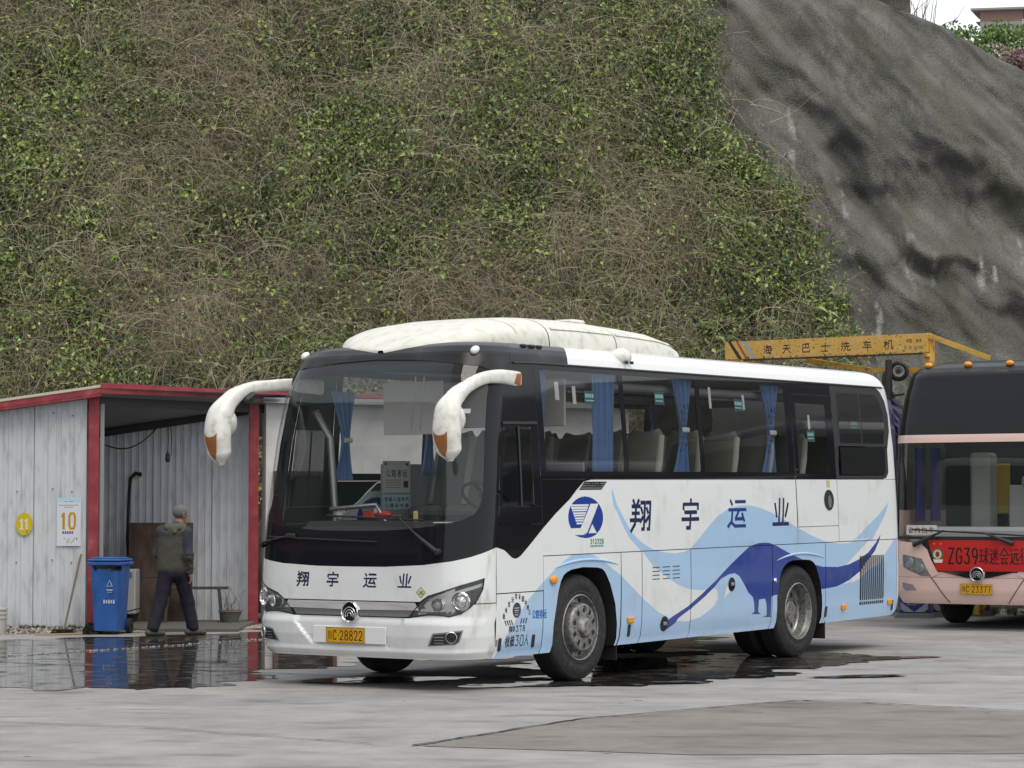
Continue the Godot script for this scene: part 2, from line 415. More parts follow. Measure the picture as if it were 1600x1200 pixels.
func coach_arc():
	var pv0 = 0.0; var pc0 = 0.0; var s = 0.0
	arc_s.clear(); arc_v.clear(); arc_c.clear()
	for i in 241:
		var ph = 0.0
		if i <= 80: ph = pow(i / 80.0, 3) * 5.0
		else: ph = 5.0 + (i - 80) / 160.0 * 85.0
		ph = deg_to_rad(ph)
		var vn = pow(abs(sin(ph)), 0.25); var c = 1.0 - cos(ph)
		if i > 0: s += Vector2((vn - pv0) * 1.25, (c - pc0) * NOSE).length()
		arc_s.append(s); arc_v.append(vn); arc_c.append(c)
		pv0 = vn; pc0 = c
	SM = s
func lv(h, L) -> float:
	# smooth-ish interpolation through the levels
	return interp(h, HL, L)
func cf(sg: float, h: float) -> Vector3:
	var a = abs(sg)
	var vn = interp(a, arc_s, arc_v); var c = interp(a, arc_s, arc_c)
	return Vector3(lv(h, RL) + NOSE * c + max(0.0, a - SM) - UF, h, lv(h, WL) * sign(sg) * vn)
func bumper_f(sg: float, h: float) -> Vector3:
	var p = cf(sg, h)
	var out = 0.035 * (1.0 - smoothstep(0.60, 0.69, h))
	# the plate recess: a trapezium sunk into the lower face
	var half = lerp(0.44, 0.62, clampf((h - 0.40) / 0.2, 0, 1))
	var d = min(half - abs(sg + 0.02), h - 0.395)
	d = min(d, 0.635 - h + 0.05)
	out -= 0.03 * smoothstep(-0.004, 0.035, d)
	out += 0.012 * (1.0 - smoothstep(0.36, 0.40, h)) * smoothstep(0.30, 0.34, h)
	return p + Vector3(-out, 0, 0)
func cs(u: float, h: float) -> Vector3:
	return cside(u, h, 1.0)
func cs2(u: float, h: float) -> Vector3:
	return cside(u, h, -1.0)
func cside(u: float, h: float, sg: float) -> Vector3:
	var w = lv(h, WL)
	var back = 9.0 - lv(h, BL)
	var r = 0.24
	var x = u - (back - r)
	if x <= 0: return Vector3(u - UF, h, w * sg)
	var a = min(x / r, PI / 2 * 1.0)
	return Vector3(back - r + r * sin(a) - UF + max(0.0, x / r - PI / 2) * 0.0, h, (w - r * (1 - cos(a)) - max(0.0, x - r * PI / 2)) * sg)
func B(u, h, v) -> Vector3:
	return Vector3(u - UF, h, v)
func mirror_poly(p: PackedVector2Array) -> PackedVector2Array:
	var r = PackedVector2Array()
	for i in range(p.size() - 1, -1, -1): r.append(Vector2(-p[i].x, p[i].y))
	return r
const MID := Vector3(2.4, 1.5, 0)

func coach_materials():
	var ns = noise(0.02, 5, 3); var n2 = noise(0.006, 9, 3); var n3 = noise(0.11, 2, 3)
	# side livery, 230 pixels a metre
	var W = Color(0.885, 0.895, 0.895); var LB = Color(0.655, 0.775, 0.895); var DB = Color(0.125, 0.235, 0.56); var INK = Color(0.15, 0.185, 0.32)
	var img = new_img(2048, 392, W)
	var k = 230.0
	var P = func(flat):
		var r = PackedVector2Array()
		for i in range(0, flat.size(), 2): r.append(Vector2(flat[i] * k, (1.95 - flat[i + 1]) * k))
		return r
	img.fill_rect(Rect2i(0, int((1.95 - 1.19) * k), 2048, 392), LB)
	# white ahead of the first wave and the white crescent inside it
	fill_poly(img, P.call([0.0, .2, .44, .2, .515, .294, .639, .454, .831, .638, .988, .786, 1.249, .946, 1.493, 1.083, 1.741, 1.183, 1.76, 1.2, 0, 1.2]), W)
	fill_poly(img, P.call([2.0, 1.2, 2.117, 1.177, 2.295, 1.114, 2.617, .966, 3.032, .722, 3.34, .574, 3.655, .481, 3.9, .463, 4.141, .49, 4.325, .55, 4.448, .606, 4.509, .666, 4.50, .73, 4.474, .768, 4.192, .763, 3.92, .785, 3.703, .835, 3.584, .877, 3.225, 1.031, 3.051, 1.162, 3.011, 1.205, 2.0, 1.205]), W)
	fill_poly(img, P.call([3.18, 1.215, 3.398, 1.171, 3.647, 1.152, 3.838, 1.163, 3.935, 1.186, 3.96, 1.215]), W)
	# light blue above the rail: thin tail and the hill
	fill_poly(img, P.call([2.494, 1.80, 2.488, 1.729, 2.509, 1.637, 2.575, 1.56, 2.684, 1.42, 2.797, 1.309, 3.002, 1.185, 3.26, 1.185, 3.184, 1.211, 3.005, 1.274, 2.83, 1.371, 2.689, 1.512, 2.568, 1.652, 2.505, 1.79]), LB)
	fill_poly(img, P.call([3.93, 1.185, 4.066, 1.251, 4.302, 1.392, 4.507, 1.504, 4.75, 1.583, 4.992, 1.614, 5.201, 1.617, 5.409, 1.593, 5.689, 1.535, 5.975, 1.455, 6.267, 1.366, 6.6, 1.274, 6.932, 1.202, 7.0, 1.185]), LB)
	# white under the rail, then the tail swoosh
	fill_poly(img, P.call([6.93, 1.205, 7.1, 1.18, 7.30, 1.166, 7.515, 1.167, 7.66, 1.195, 7.7, 1.205]), W)
	fill_poly(img, P.call([7.60, 1.205, 7.95, 1.205, 8.248, 1.289, 8.474, 1.47, 8.595, 1.625, 8.304, 1.472, 7.915, 1.313, 7.72, 1.225]), LB)
	fill_poly(img, P.call([7.45, .93, 7.743, 1.06, 7.983, 1.165, 8.10, 1.215, 8.77, 1.265, 8.753, 1.235, 8.625, 1.131, 8.457, 1.029, 8.30, .911, 8.0, .85, 7.793, .76, 7.621, .727, 7.40, .715, 7.5, .80]), W)
	fill_poly(img, P.call([7.95, 1.19, 8.12, 1.19, 8.26, 1.31, 8.20, 1.30]), LB)
	# the dark blue bird
	fill_poly(img, P.call([3.40, .42, 3.528, .50, 3.593, .525, 3.712, .558, 3.891, .61, 4.163, .72, 4.473, .858, 4.731, .986, 4.962, 1.089, 5.196, 1.186, 5.363, 1.212, 5.498, 1.217, 5.634, 1.210, 5.804, 1.172, 6.045, 1.101, 6.325, 1.028, 6.575, .963, 6.866, .921, 7.239, .907, 7.506, .928, 7.778, .98, 8.016, 1.052, 8.22, 1.16, 8.345, 1.25, 8.301, 1.176, 8.175, 1.056, 7.973, .957, 7.793, .842, 7.504, .748, 7.203, .691, 6.905, .677, 6.684, .67, 5.764, .655, 5.668, .64, 5.669, .44, 5.704, .422, 5.498, .429, 5.579, .445, 5.556, .574, 5.527, .624, 5.392, .621, 5.381, .494, 5.439, .464, 5.236, .473, 5.297, .498, 5.286, .586, 5.257, .651, 5.155, .703, 5.053, .802, 4.956, .884, 4.859, .916, 4.73, .907, 4.569, .866, 4.441, .793, 4.226, .693, 3.952, .585, 3.713, .505, 3.66, .459, 3.5, .40]), DB)
	fill_poly(img, P.call([4.637, .66, 4.69, .79, 4.80, .75]), W)
	# characters, emblem and small print
	var x = [[2.792, 3.20, "xiang"], [3.778, 4.16, "yu"], [4.726, 5.15, "yun"], [5.709, 6.12, "ye"]]
	for q in x: glyph(img, q[2], Rect2(q[0] * k, (1.95 - 1.685) * k, (q[1] - q[0]) * k * 0.9, .30 * k), 8.6, INK if q[2] != "yun" else Color(0.16, 0.24, 0.50), 0.13)
	var ell = PackedVector2Array()
	for i in 48: ell.append(Vector2((2.005 + .306 * cos(TAU * i / 48)) * k, (1.95 - 1.532 - .195 * sin(TAU * i / 48)) * k))
	fill_poly(img, ell, Color(0.14, 0.25, 0.58))
	for i in 8:
		var t0 = 1.655 - i * .0242; var f0 = i / 8.0
		fill_poly(img, P.call([lerp(1.74, 1.85, f0), t0, lerp(2.07, 1.93, f0), t0, lerp(2.06, 1.92, f0), t0 - .018, lerp(1.75, 1.856, f0), t0 - .018]), W)
	fill_poly(img, P.call([2.10, 1.66, 2.24, 1.66, 2.02, 1.385, 1.95, 1.372, 1.72, 1.372, 1.725, 1.434, 1.91, 1.434]), W)
	fill_poly(img, P.call([2.044, 1.38, 2.115, 1.468, 2.19, 1.382]), W)
	fill_poly(img, P.call([1.69, 1.37, 1.99, 1.37, 1.96, 1.34, 1.8, 1.34]), W)
	fill_poly(img, P.call([1.80, 1.368, 1.90, 1.345, 2.0, 1.336, 2.1, 1.345, 2.19, 1.37]), Color(0.14, 0.25, 0.58))
	fill_poly(img, P.call([2.054, 1.337, 2.337, 1.337, 2.335, 1.238, 2.052, 1.238]), Color(0.85, 0.89, 0.87))
	word(img, ["S", "1", "2", "3", "2", "8"], Rect2(2.07 * k, (1.95 - 1.322) * k, .24 * k, .042 * k), .15, 1.8, Color(.12, .32, .22))
	for i in 9: img.fill_rect(Rect2i(int((2.075 + i * .026) * k), int((1.95 - 1.266) * k), 4, 4), Color(.25, .42, .5))
	fill_poly(img, P.call([1.90, 1.787, 2.01, 1.868, 2.41, 1.868, 2.30, 1.787]), Color(.18, .18, .2))
	for i in 3: fill_poly(img, P.call([1.93 + i * .03, 1.80 + i * .022, 2.31 + i * .03, 1.80 + i * .022, 2.32 + i * .03, 1.809 + i * .022, 1.94 + i * .03, 1.809 + i * .022]), Color(.52, .53, .55))
	word(img, ["Y", "U", "T", "O", "N", "G"], Rect2(2.0 * k, (1.95 - 1.852) * k, .30 * k, .04 * k), .2, 2.0, Color(.10, .09, .13))
	# the service door print
	var D = Color(0.17, 0.20, 0.27)
	var ring = [[.62, .671], [.655, .725], [.70, .775], [.755, .815], [.81, .842], [.865, .838], [.92, .815], [.965, .78], [1.0, .735], [1.03, .69]]
	for i in ring.size():
		glyph(img, ["zai", "he", "lu", "yun", "ke", "jing", "guo", "zhong", "hai", "gong"][i], Rect2((ring[i][0] - .014) * k, (1.95 - ring[i][1] - .02) * k, .036 * k, .05 * k), 1.4, D)
	var el2 = PackedVector2Array()
	for i in 24: el2.append(Vector2((.828 + .067 * cos(TAU * i / 24)) * k, (1.95 - .713 - .07 * sin(TAU * i / 24)) * k))
	fill_poly(img, el2, D)
	for i in 4: fill_poly(img, P.call([.785 + i * .008, .735 - i * .02, .87 - i * .008, .735 - i * .02, .86, .728 - i * .02, .79, .728 - i * .02]), Color(.72, .76, .80))
	for i in 4: fill_poly(img, P.call([.63 + i * .034, .628, .65 + i * .034, .628, .675 + i * .034, .58, .66 + i * .034, .58]), D)
	for i in 3: fill_poly(img, P.call([.905 + i * .04, .638, .925 + i * .04, .638, .905 + i * .04, .59, .885 + i * .04, .59]), D)
	word(img, ["xiang", "yu", "3", "7", "8"], Rect2(.705 * k, (1.95 - .572) * k, .27 * k, .052 * k), .15, 2.2, D)
	word(img, ["he", "zai", "3", "0", "ren"], Rect2(.66 * k, (1.95 - .487) * k, .38 * k, .10 * k), .1, 2.8, D)
	word(img, ["gong", "lu", "ke", "yun"], Rect2(1.075 * k, (1.95 - .70) * k, .24 * k, .078 * k), .05, 2.4, Color(.10, .36, .66))
	for y in 392:
		for xx in 2048:
			var c = img.get_pixel(xx, y)
			var s = ns.get_noise_2d(xx * 1.4, y * 0.35)
			var m = clampf(n2.get_noise_2d(xx, y * 1.3) * 2.2 - 0.25, 0, 1) * clampf(s + 0.45, 0, 1) * 0.20 + max(0.0, n3.get_noise_2d(xx, y)) * 0.03
			img.set_pixel(xx, y, c.lerp(Color(.60, .585, .53), m))
	var lm = tex_mat("coach_side_paint", img, 0.22)
	lm.clearcoat_enabled = true; lm.clearcoat = 0.5; lm.clearcoat_roughness = 0.06
	# the nose: 320 pixels a metre
	var kf = 320.0
	var fi = new_img(1024, 336, W)
	var ch = [[-.626, -.481, "xiang"], [-.277, -.132, "yu"], [.145, .298, "yun"], [.53, .69, "ye"]]
	for q in ch: glyph(fi, q[2], Rect2((q[0] + 1.6) * kf, (1.32 - 1.058) * kf, (q[1] - q[0]) * kf * .92, .128 * kf), 5.4, INK, 0.1)
	var dm = func(s): return PackedVector2Array([Vector2((.783 + 1.6) * kf, (1.32 - .894 - s) * kf), Vector2((.783 + s + 1.6) * kf, (1.32 - .894) * kf), Vector2((.783 + 1.6) * kf, (1.32 - .894 + s) * kf), Vector2((.783 - s + 1.6) * kf, (1.32 - .894) * kf)])
	fill_poly(fi, dm.call(.052), Color(.36, .40, .22)); fill_poly(fi, dm.call(.044), Color(.80, .82, .62))
	word(fi, ["L", "N", "G"], Rect2((.757 + 1.6) * kf, (1.32 - .908) * kf, .052 * kf, .03 * kf), .2, 1.6, Color(.36, .40, .22))
	for y in 336:
		for xx in 1024:
			var c = fi.get_pixel(xx, y)
			var s = ns.get_noise_2d(xx * 1.2, y * 0.4)
			var sg = abs(xx / kf - 1.6)
			# smears of road dirt beside the headlamps and below the pillar
			var m = clampf(n2.get_noise_2d(xx * 1.6 + 300, y * 1.2) * 2.2, 0, 1) * clampf(s + 0.4, 0, 1) * (0.10 + 0.30 * smoothstep(1.0, 1.35, sg)) + max(0.0, n3.get_noise_2d(xx, y)) * 0.03
			fi.set_pixel(xx, y, c.lerp(Color(.55, .53, .46), m))
	var fm = tex_mat("coach_front_paint", fi, 0.22)
	fm.clearcoat_enabled = true; fm.clearcoat = 0.5; fm.clearcoat_roughness = 0.06
	var wp = mat("white_paint", lin(.74, .755, .755), 0.25)
	wp.clearcoat_enabled = true; wp.clearcoat = 0.4; wp.clearcoat_roughness = 0.08
	mat("light_blue_paint", LB, 0.25)
	var bg = mat("black_gloss", lin(.012, .012, .016), 0.07)
	bg.metallic_specular = 0.34
	var hd = mat("black_roof_paint", Color(1, 1, 1), 0.3)
	hd.albedo_texture = tile_noise(512, 0.012, 31, [[0.0, lin(.010, .010, .013)], [0.5, lin(.015, .015, .018)], [1.0, lin(.05, .049, .047)]])
	hd.uv1_triplanar = true; hd.uv1_scale = Vector3(.35, .35, .35)
	hd.metallic_specular = 0.36
	mat("black_trim", lin(.02, .02, .022), 0.5)
	mat("black_rubber", lin(.013, .013, .014), 0.75)
	mat("underbody", lin(.014, .014, .015), 0.85)
	mat("chrome", lin(.82, .83, .84), 0.06, 1.0)
	mat("satin_metal", lin(.50, .50, .50), 0.35, 0.9)
	mat("grey_plastic", lin(.22, .23, .25), 0.45)
	mat("amber", lin(.80, .30, .02), 0.2)
	mat("beak_orange", lin(.33, .115, .035), 0.5)
	mat("lamp_bowl", lin(.62, .63, .64), 0.12, 0.9)
	pane("clear_lens", Color(.9, .95, .95), 0.06)
	pane("windscreen_glass", Color(.34, .42, .40), 0.07)
	pane("side_glass", Color(.055, .075, .065), 0.36)
	pane("tint_band", Color(.04, .06, .065), 0.86)
	var iv = mat("swan_white", Color(1, 1, 1), 0.35)
	iv.albedo_texture = tile_noise(512, 0.02, 41, [[0.0, lin(.50, .47, .36)], [0.3, lin(.70, .69, .62)], [0.55, lin(.77, .77, .73)], [1.0, lin(.79, .79, .76)]])
	iv.uv1_triplanar = true; iv.uv1_scale = Vector3(.9, .9, .9)
	var ac = mat("aged_cream", Color(1, 1, 1), 0.5)
	ac.albedo_texture = tile_noise(1024, 0.014, 42, [[0.0, lin(.42, .39, .31)], [0.28, lin(.62, .60, .53)], [0.5, lin(.70, .69, .62)], [1.0, lin(.74, .73, .68)]], 6)
	ac.uv1_triplanar = true; ac.uv1_scale = Vector3(.4, .4, .4)
	var ty = mat("tyre_rubber", Color(1, 1, 1), 0.8)
	ty.albedo_texture = tile_noise(512, 0.02, 43, [[0.0, lin(.013, .013, .013)], [0.55, lin(.022, .022, .022)], [1.0, lin(.055, .053, .05)]])
	ty.uv1_triplanar = true; ty.uv1_scale = Vector3(1.2, 1.2, 1.2)
	var rm = mat("wheel_metal", Color(1, 1, 1), 0.42, 0.75)
	rm.albedo_texture = tile_noise(512, 0.02, 44, [[0.0, lin(.07, .06, .05)], [0.45, lin(.31, .305, .295)], [1.0, lin(.44, .435, .43)]])
	rm.uv1_triplanar = true; rm.uv1_scale = Vector3(2, 2, 2)
	mat("interior_grey", lin(.34, .355, .38), 0.7)
	mat("interior_dark", lin(.03, .03, .033), 0.8)
	mat("interior_light", lin(.60, .60, .58), 0.7)
	var st = mat("seat_cloth", lin(.15, .16, .135), 0.85)
	mat("seat_side", lin(.42, .43, .37), 0.8)
	var cu = mat("curtain_blue", lin(.15, .28, .56), 0.85)
	cu.backlight_enabled = true; cu.backlight = Color(.5, .5, .5)
	mat("paper_white", lin(.75, .76, .76), 0.7)

func sweep_fn(pts: Array, fw: Array, fh: Array) -> Callable:
	# points in the u-h plane with a v; section half sizes across v (fw) and in plane (fh)
	var cv = Curve3D.new()
	for i in pts.size(): cv.add_point(pts[i])
	var m = pts.size() - 1
	return func(t, a):
		var x = clampf(t, 0.0, m - 0.0001)
		var i = int(x); var f = x - i
		var p0 = pts[max(i - 1, 0)]; var p1 = pts[i]; var p2 = pts[min(i + 1, m)]; var p3 = pts[min(i + 2, m)]
		var p = p1.cubic_interpolate(p2, p0, p3, f)
		var q = p1.cubic_interpolate(p2, p0, p3, f + 0.02)
		var d = (q - p).normalized()
		var side = Vector3(0, 0, 1)
		var nrm = d.cross(side).normalized()
		var w = lerp(float(fw[i]), float(fw[min(i + 1, m)]), smoothstep(0, 1, f)); var hh = lerp(float(fh[i]), float(fh[min(i + 1, m)]), smoothstep(0, 1, f))
		var ca = cos(a); var sa = sin(a)
		return p + side * w * sign(ca) * pow(abs(ca), 0.75) + nrm * hh * sign(sa) * pow(abs(sa), 0.75)

func swan_mirror(root, sg: float):
	var o = Node3D.new(); o.name = "wing_mirror"; root.add_child(o, true)
	var s = []
	var uh = [[1.05, 2.80], [.72, 2.815], [.40, 2.79], [.12, 2.71], [-.10, 2.60], [-.22, 2.47], [-.24, 2.30], [-.21, 2.15], [-.19, 2.05]]
	if sg < 0: uh = [[1.0, 2.79], [.62, 2.80], [.30, 2.785], [.02, 2.75], [-.20, 2.65], [-.34, 2.49], [-.37, 2.32], [-.345, 2.16], [-.32, 2.04]]
	var vv = [1.13, 1.17, 1.20, 1.22, 1.235, 1.25, 1.25, 1.25, 1.25]
	for i in uh.size(): s.append(B(uh[i][0], uh[i][1], vv[i] * sg))
	var fn = sweep_fn(s, [.036, .04, .045, .055, .078, .112, .12, .108, .03], [.074, .064, .056, .056, .074, .104, .108, .092, .025])
	var mb = MB.new()
	mb.grid(fn, 0, 7.6, 60, 0, TAU, 28, s[4])
	# fix normals of a tube: recompute outward from the path
	mb = MB.new()
	for k in 12:
		var t0 = 8.0 * k / 12; var t1 = 8.0 * (k + 1) / 12
		mb.grid(fn, t0, t1, 6, 0, TAU, 28, (fn.call((t0 + t1) / 2, 0) + fn.call((t0 + t1) / 2, PI)) / 2)
	for e in [0.0, 8.0]:
		var c = (fn.call(e, 0) + fn.call(e, PI)) / 2
		var nn = (s[0] - s[1]).normalized() if e == 0.0 else (s[8] - s[7]).normalized()
		for k in 28: mb.tri(c, fn.call(e, TAU * k / 28), fn.call(e, TAU * (k + 1) / 28), nn)
	obj("neck", mb, M.swan_white, o)
	# cheek bulge and the brow piece under the neck
	var ck = MB.new()
	ck.ball(s[5] + Vector3(.05, -.05, .0), Vector3(.155, .14, .108), 22, Basis(Vector3.BACK, -.5))
	obj("cheek", ck, M.swan_white, o)
	# beak on the face that looks ahead: sin(a) side with d x side; take the side that points to -u
	var ahead = 1.5 * PI if (fn.call(6.0, 1.5 * PI) - fn.call(6.0, .5 * PI)).x < 0 else .5 * PI
	var bk = MB.new()
	bk.patch(pv([5.95, ahead - .55, 6.08, ahead - .3, 6.13, ahead, 6.08, ahead + .3, 5.95, ahead + .55, 6.4, ahead + .46, 6.95, ahead + .28, 7.4, ahead + .05, 7.4, ahead - .05, 6.95, ahead - .28, 6.4, ahead - .46]), fn, Vector2(.15, .12), .004, s[6])
	obj("beak", bk, M.beak_orange, o)
	var ln = MB.new()
	ln.patch(pv([7.3, ahead - .03, 7.9, ahead - .03, 7.9, ahead + .03, 7.3, ahead + .03]), fn, Vector2(.15, .12), .003, s[7])
	obj("crease", ln, M.grey_plastic, o)
	var tipm = MB.new()
	if sg > 0:
		var top = 0.0
		tipm.patch(pv([.12, top - .9, .5, top - .6, .38, top + .55, .05, top + .75]), fn, Vector2(.1, .2), .004, s[0])
		obj("marker", tipm, M.beak_orange, o)
	else:
		tipm.cbox(s[4] + Vector3(.17, .01, .05), Vector3(.16, .07, .13), .02, Basis(Vector3(0, 0, 1), .5))
		obj("lookdown_mirror", tipm, M.black_trim, o)
	var gl = MB.new()
	gl.patch(pv([5.3, ahead + PI - .75, 5.3, ahead + PI + .75, 7.6, ahead + PI + .75, 7.6, ahead + PI - .75]), fn, Vector2(.3, .2), .003, s[6])
	obj("mirror_glass", gl, M.chrome, o)

func wheel_parts(parent, front: bool):
	var xf = Transform3D(Basis(Vector3.RIGHT, PI / 2), Vector3.ZERO)
	var t = MB.new()
	t.lathe([Vector2(.29, -.27), Vector2(.40, -.275), Vector2(.47, -.262), Vector2(.492, -.24), Vector2(.5, -.215), Vector2(.5, -.19), Vector2(.488, -.188), Vector2(.488, -.178), Vector2(.5, -.176), Vector2(.5, -.143), Vector2(.488, -.141), Vector2(.488, -.131), Vector2(.5, -.129), Vector2(.5, -.096), Vector2(.488, -.094), Vector2(.488, -.084), Vector2(.5, -.082), Vector2(.5, -.055), Vector2(.492, -.03), Vector2(.478, -.012), Vector2(.462, -.004), Vector2(.458, -.006), Vector2(.44, .002), Vector2(.415, .008), Vector2(.38, .008), Vector2(.345, .002), Vector2(.33, .006), Vector2(.322, .002), Vector2(.308, -.008), Vector2(.29, -.02)], 72, xf)
	obj("tyre", t, M.tyre_rubber, parent)
	var lt = MB.new()
	for a0 in [1.1, 4.0]:
		for k in 7:
			var a = a0 + k * .09
			var d = Vector3(cos(a), sin(a), 0)
			lt.box(d * .395 + Vector3(0, 0, .0085), Vector3(.034, .016 + .008 * (k % 2), .004), Basis(Vector3.BACK, a))
	obj("sidewall_lettering", lt, M.tyre_rubber, parent)
	var r = MB.new()
	var hole = MB.new()
	var holes = func(rad, zz, rr, tilt):
		for k in 10:
			var a = TAU * (k + .5) / 10
			var d = Vector3(cos(a), sin(a), 0)
			var nn = (Vector3.BACK * cos(tilt) - d * sin(tilt)).normalized()
			var tx = d.cross(nn).normalized()
			hole.lathe([Vector2(rr, .001), Vector2(0, .001)], 16, Transform3D(Basis(tx * 1.0, nn, tx.cross(nn) * (1.25)), d * rad + Vector3(0, 0, zz)))
			r.lathe([Vector2(rr * 1.16, .0), Vector2(rr * 1.1, .0035), Vector2(rr, .0025)], 16, Transform3D(Basis(tx, nn, tx.cross(nn) * 1.25), d * rad + Vector3(0, 0, zz)))
	if front:
		r.lathe([Vector2(.312, -.012), Vector2(.312, .004), Vector2(.304, .010), Vector2(.296, .006), Vector2(.288, -.02), Vector2(.278, -.05), Vector2(.268, -.062), Vector2(.236, -.058), Vector2(.232, -.04), Vector2(.228, .02), Vector2(.222, .036), Vector2(.212, .042), Vector2(.10, .046), Vector2(.098, .05), Vector2(.09, .076), Vector2(.078, .086), Vector2(.06, .09), Vector2(0, .091)], 60, xf)
		holes.call(.167, .0435, .024, 0.0)
		hole_ring(hole, .258, -.057, .017)
	else:
		r.lathe([Vector2(.312, -.012), Vector2(.312, .004), Vector2(.304, .010), Vector2(.296, .006), Vector2(.287, -.03), Vector2(.280, -.05), Vector2(.272, -.13), Vector2(.262, -.145), Vector2(.245, -.15), Vector2(.15, -.142), Vector2(.115, -.12), Vector2(.11, -.09), Vector2(.10, -.082), Vector2(0, -.08)], 60, xf)
		holes.call(.20, -.145, .028, 0.0)
		for k in 10:
			var a = TAU * k / 10
			r.lathe([Vector2(.014, 0), Vector2(.014, .022), Vector2(0, .022)], 6, Transform3D(Basis(Vector3.RIGHT, PI / 2), Vector3(cos(a) * .14, sin(a) * .14, -.14)))
	obj("rim", r, M.wheel_metal, parent)
	obj("hand_holes", hole, M.black_rubber, parent)
func hole_ring(hole, rad, zz, rr):
	for k in 10:
		var a = TAU * k / 10
		var d = Vector3(cos(a), sin(a), 0)
		var nn = (Vector3.BACK - d * .15).normalized()
		var tx = d.cross(nn).normalized()
		hole.lathe([Vector2(rr, .002), Vector2(0, .002)], 14, Transform3D(Basis(tx * 1.5, nn, tx.cross(nn)), d * rad + Vector3(0, 0, zz)))
func add_wheel(root, u, h, v, front, flip, called = "wheel"):
	var o = Node3D.new(); o.name = called; root.add_child(o, true)
	o.position = B(u, h, v)
	if flip: o.rotation.y = PI
	wheel_parts(o, front)

func curtain(root, u0, u1, h0, h1, v, tied: bool):
	var mb = MB.new()
	var fn = func(s, t):
		var wd = 1.0
		if tied: wd = 0.30 + 0.70 * pow(abs(t - .45) / .55, 1.3)
		var c = lerp(float(u0), float(u1), .7)
		var u = lerp(float(u0), float(u1), s)
		u = c + (u - c) * wd
		return B(u, lerp(float(h0), float(h1), t), v + .018 * sin(s * 40.0) + .01 * sin(s * 17.0 + t * 3.0))
	mb.grid(fn, 0, 1, 44, 0, 1, 16, B(u0, (h0 + h1) / 2, v - 1.0 * sign(v)))
	obj("curtain", mb, M.curtain_blue, root)
	if tied:
		var tb = MB.new()
		tb.cbox(B(lerp(u0, u1, .7), lerp(h0, h1, .45), v), Vector3((u1 - u0) * .36, .05, .06), .01)
		obj("tie_band", tb, M.paper_white, root)

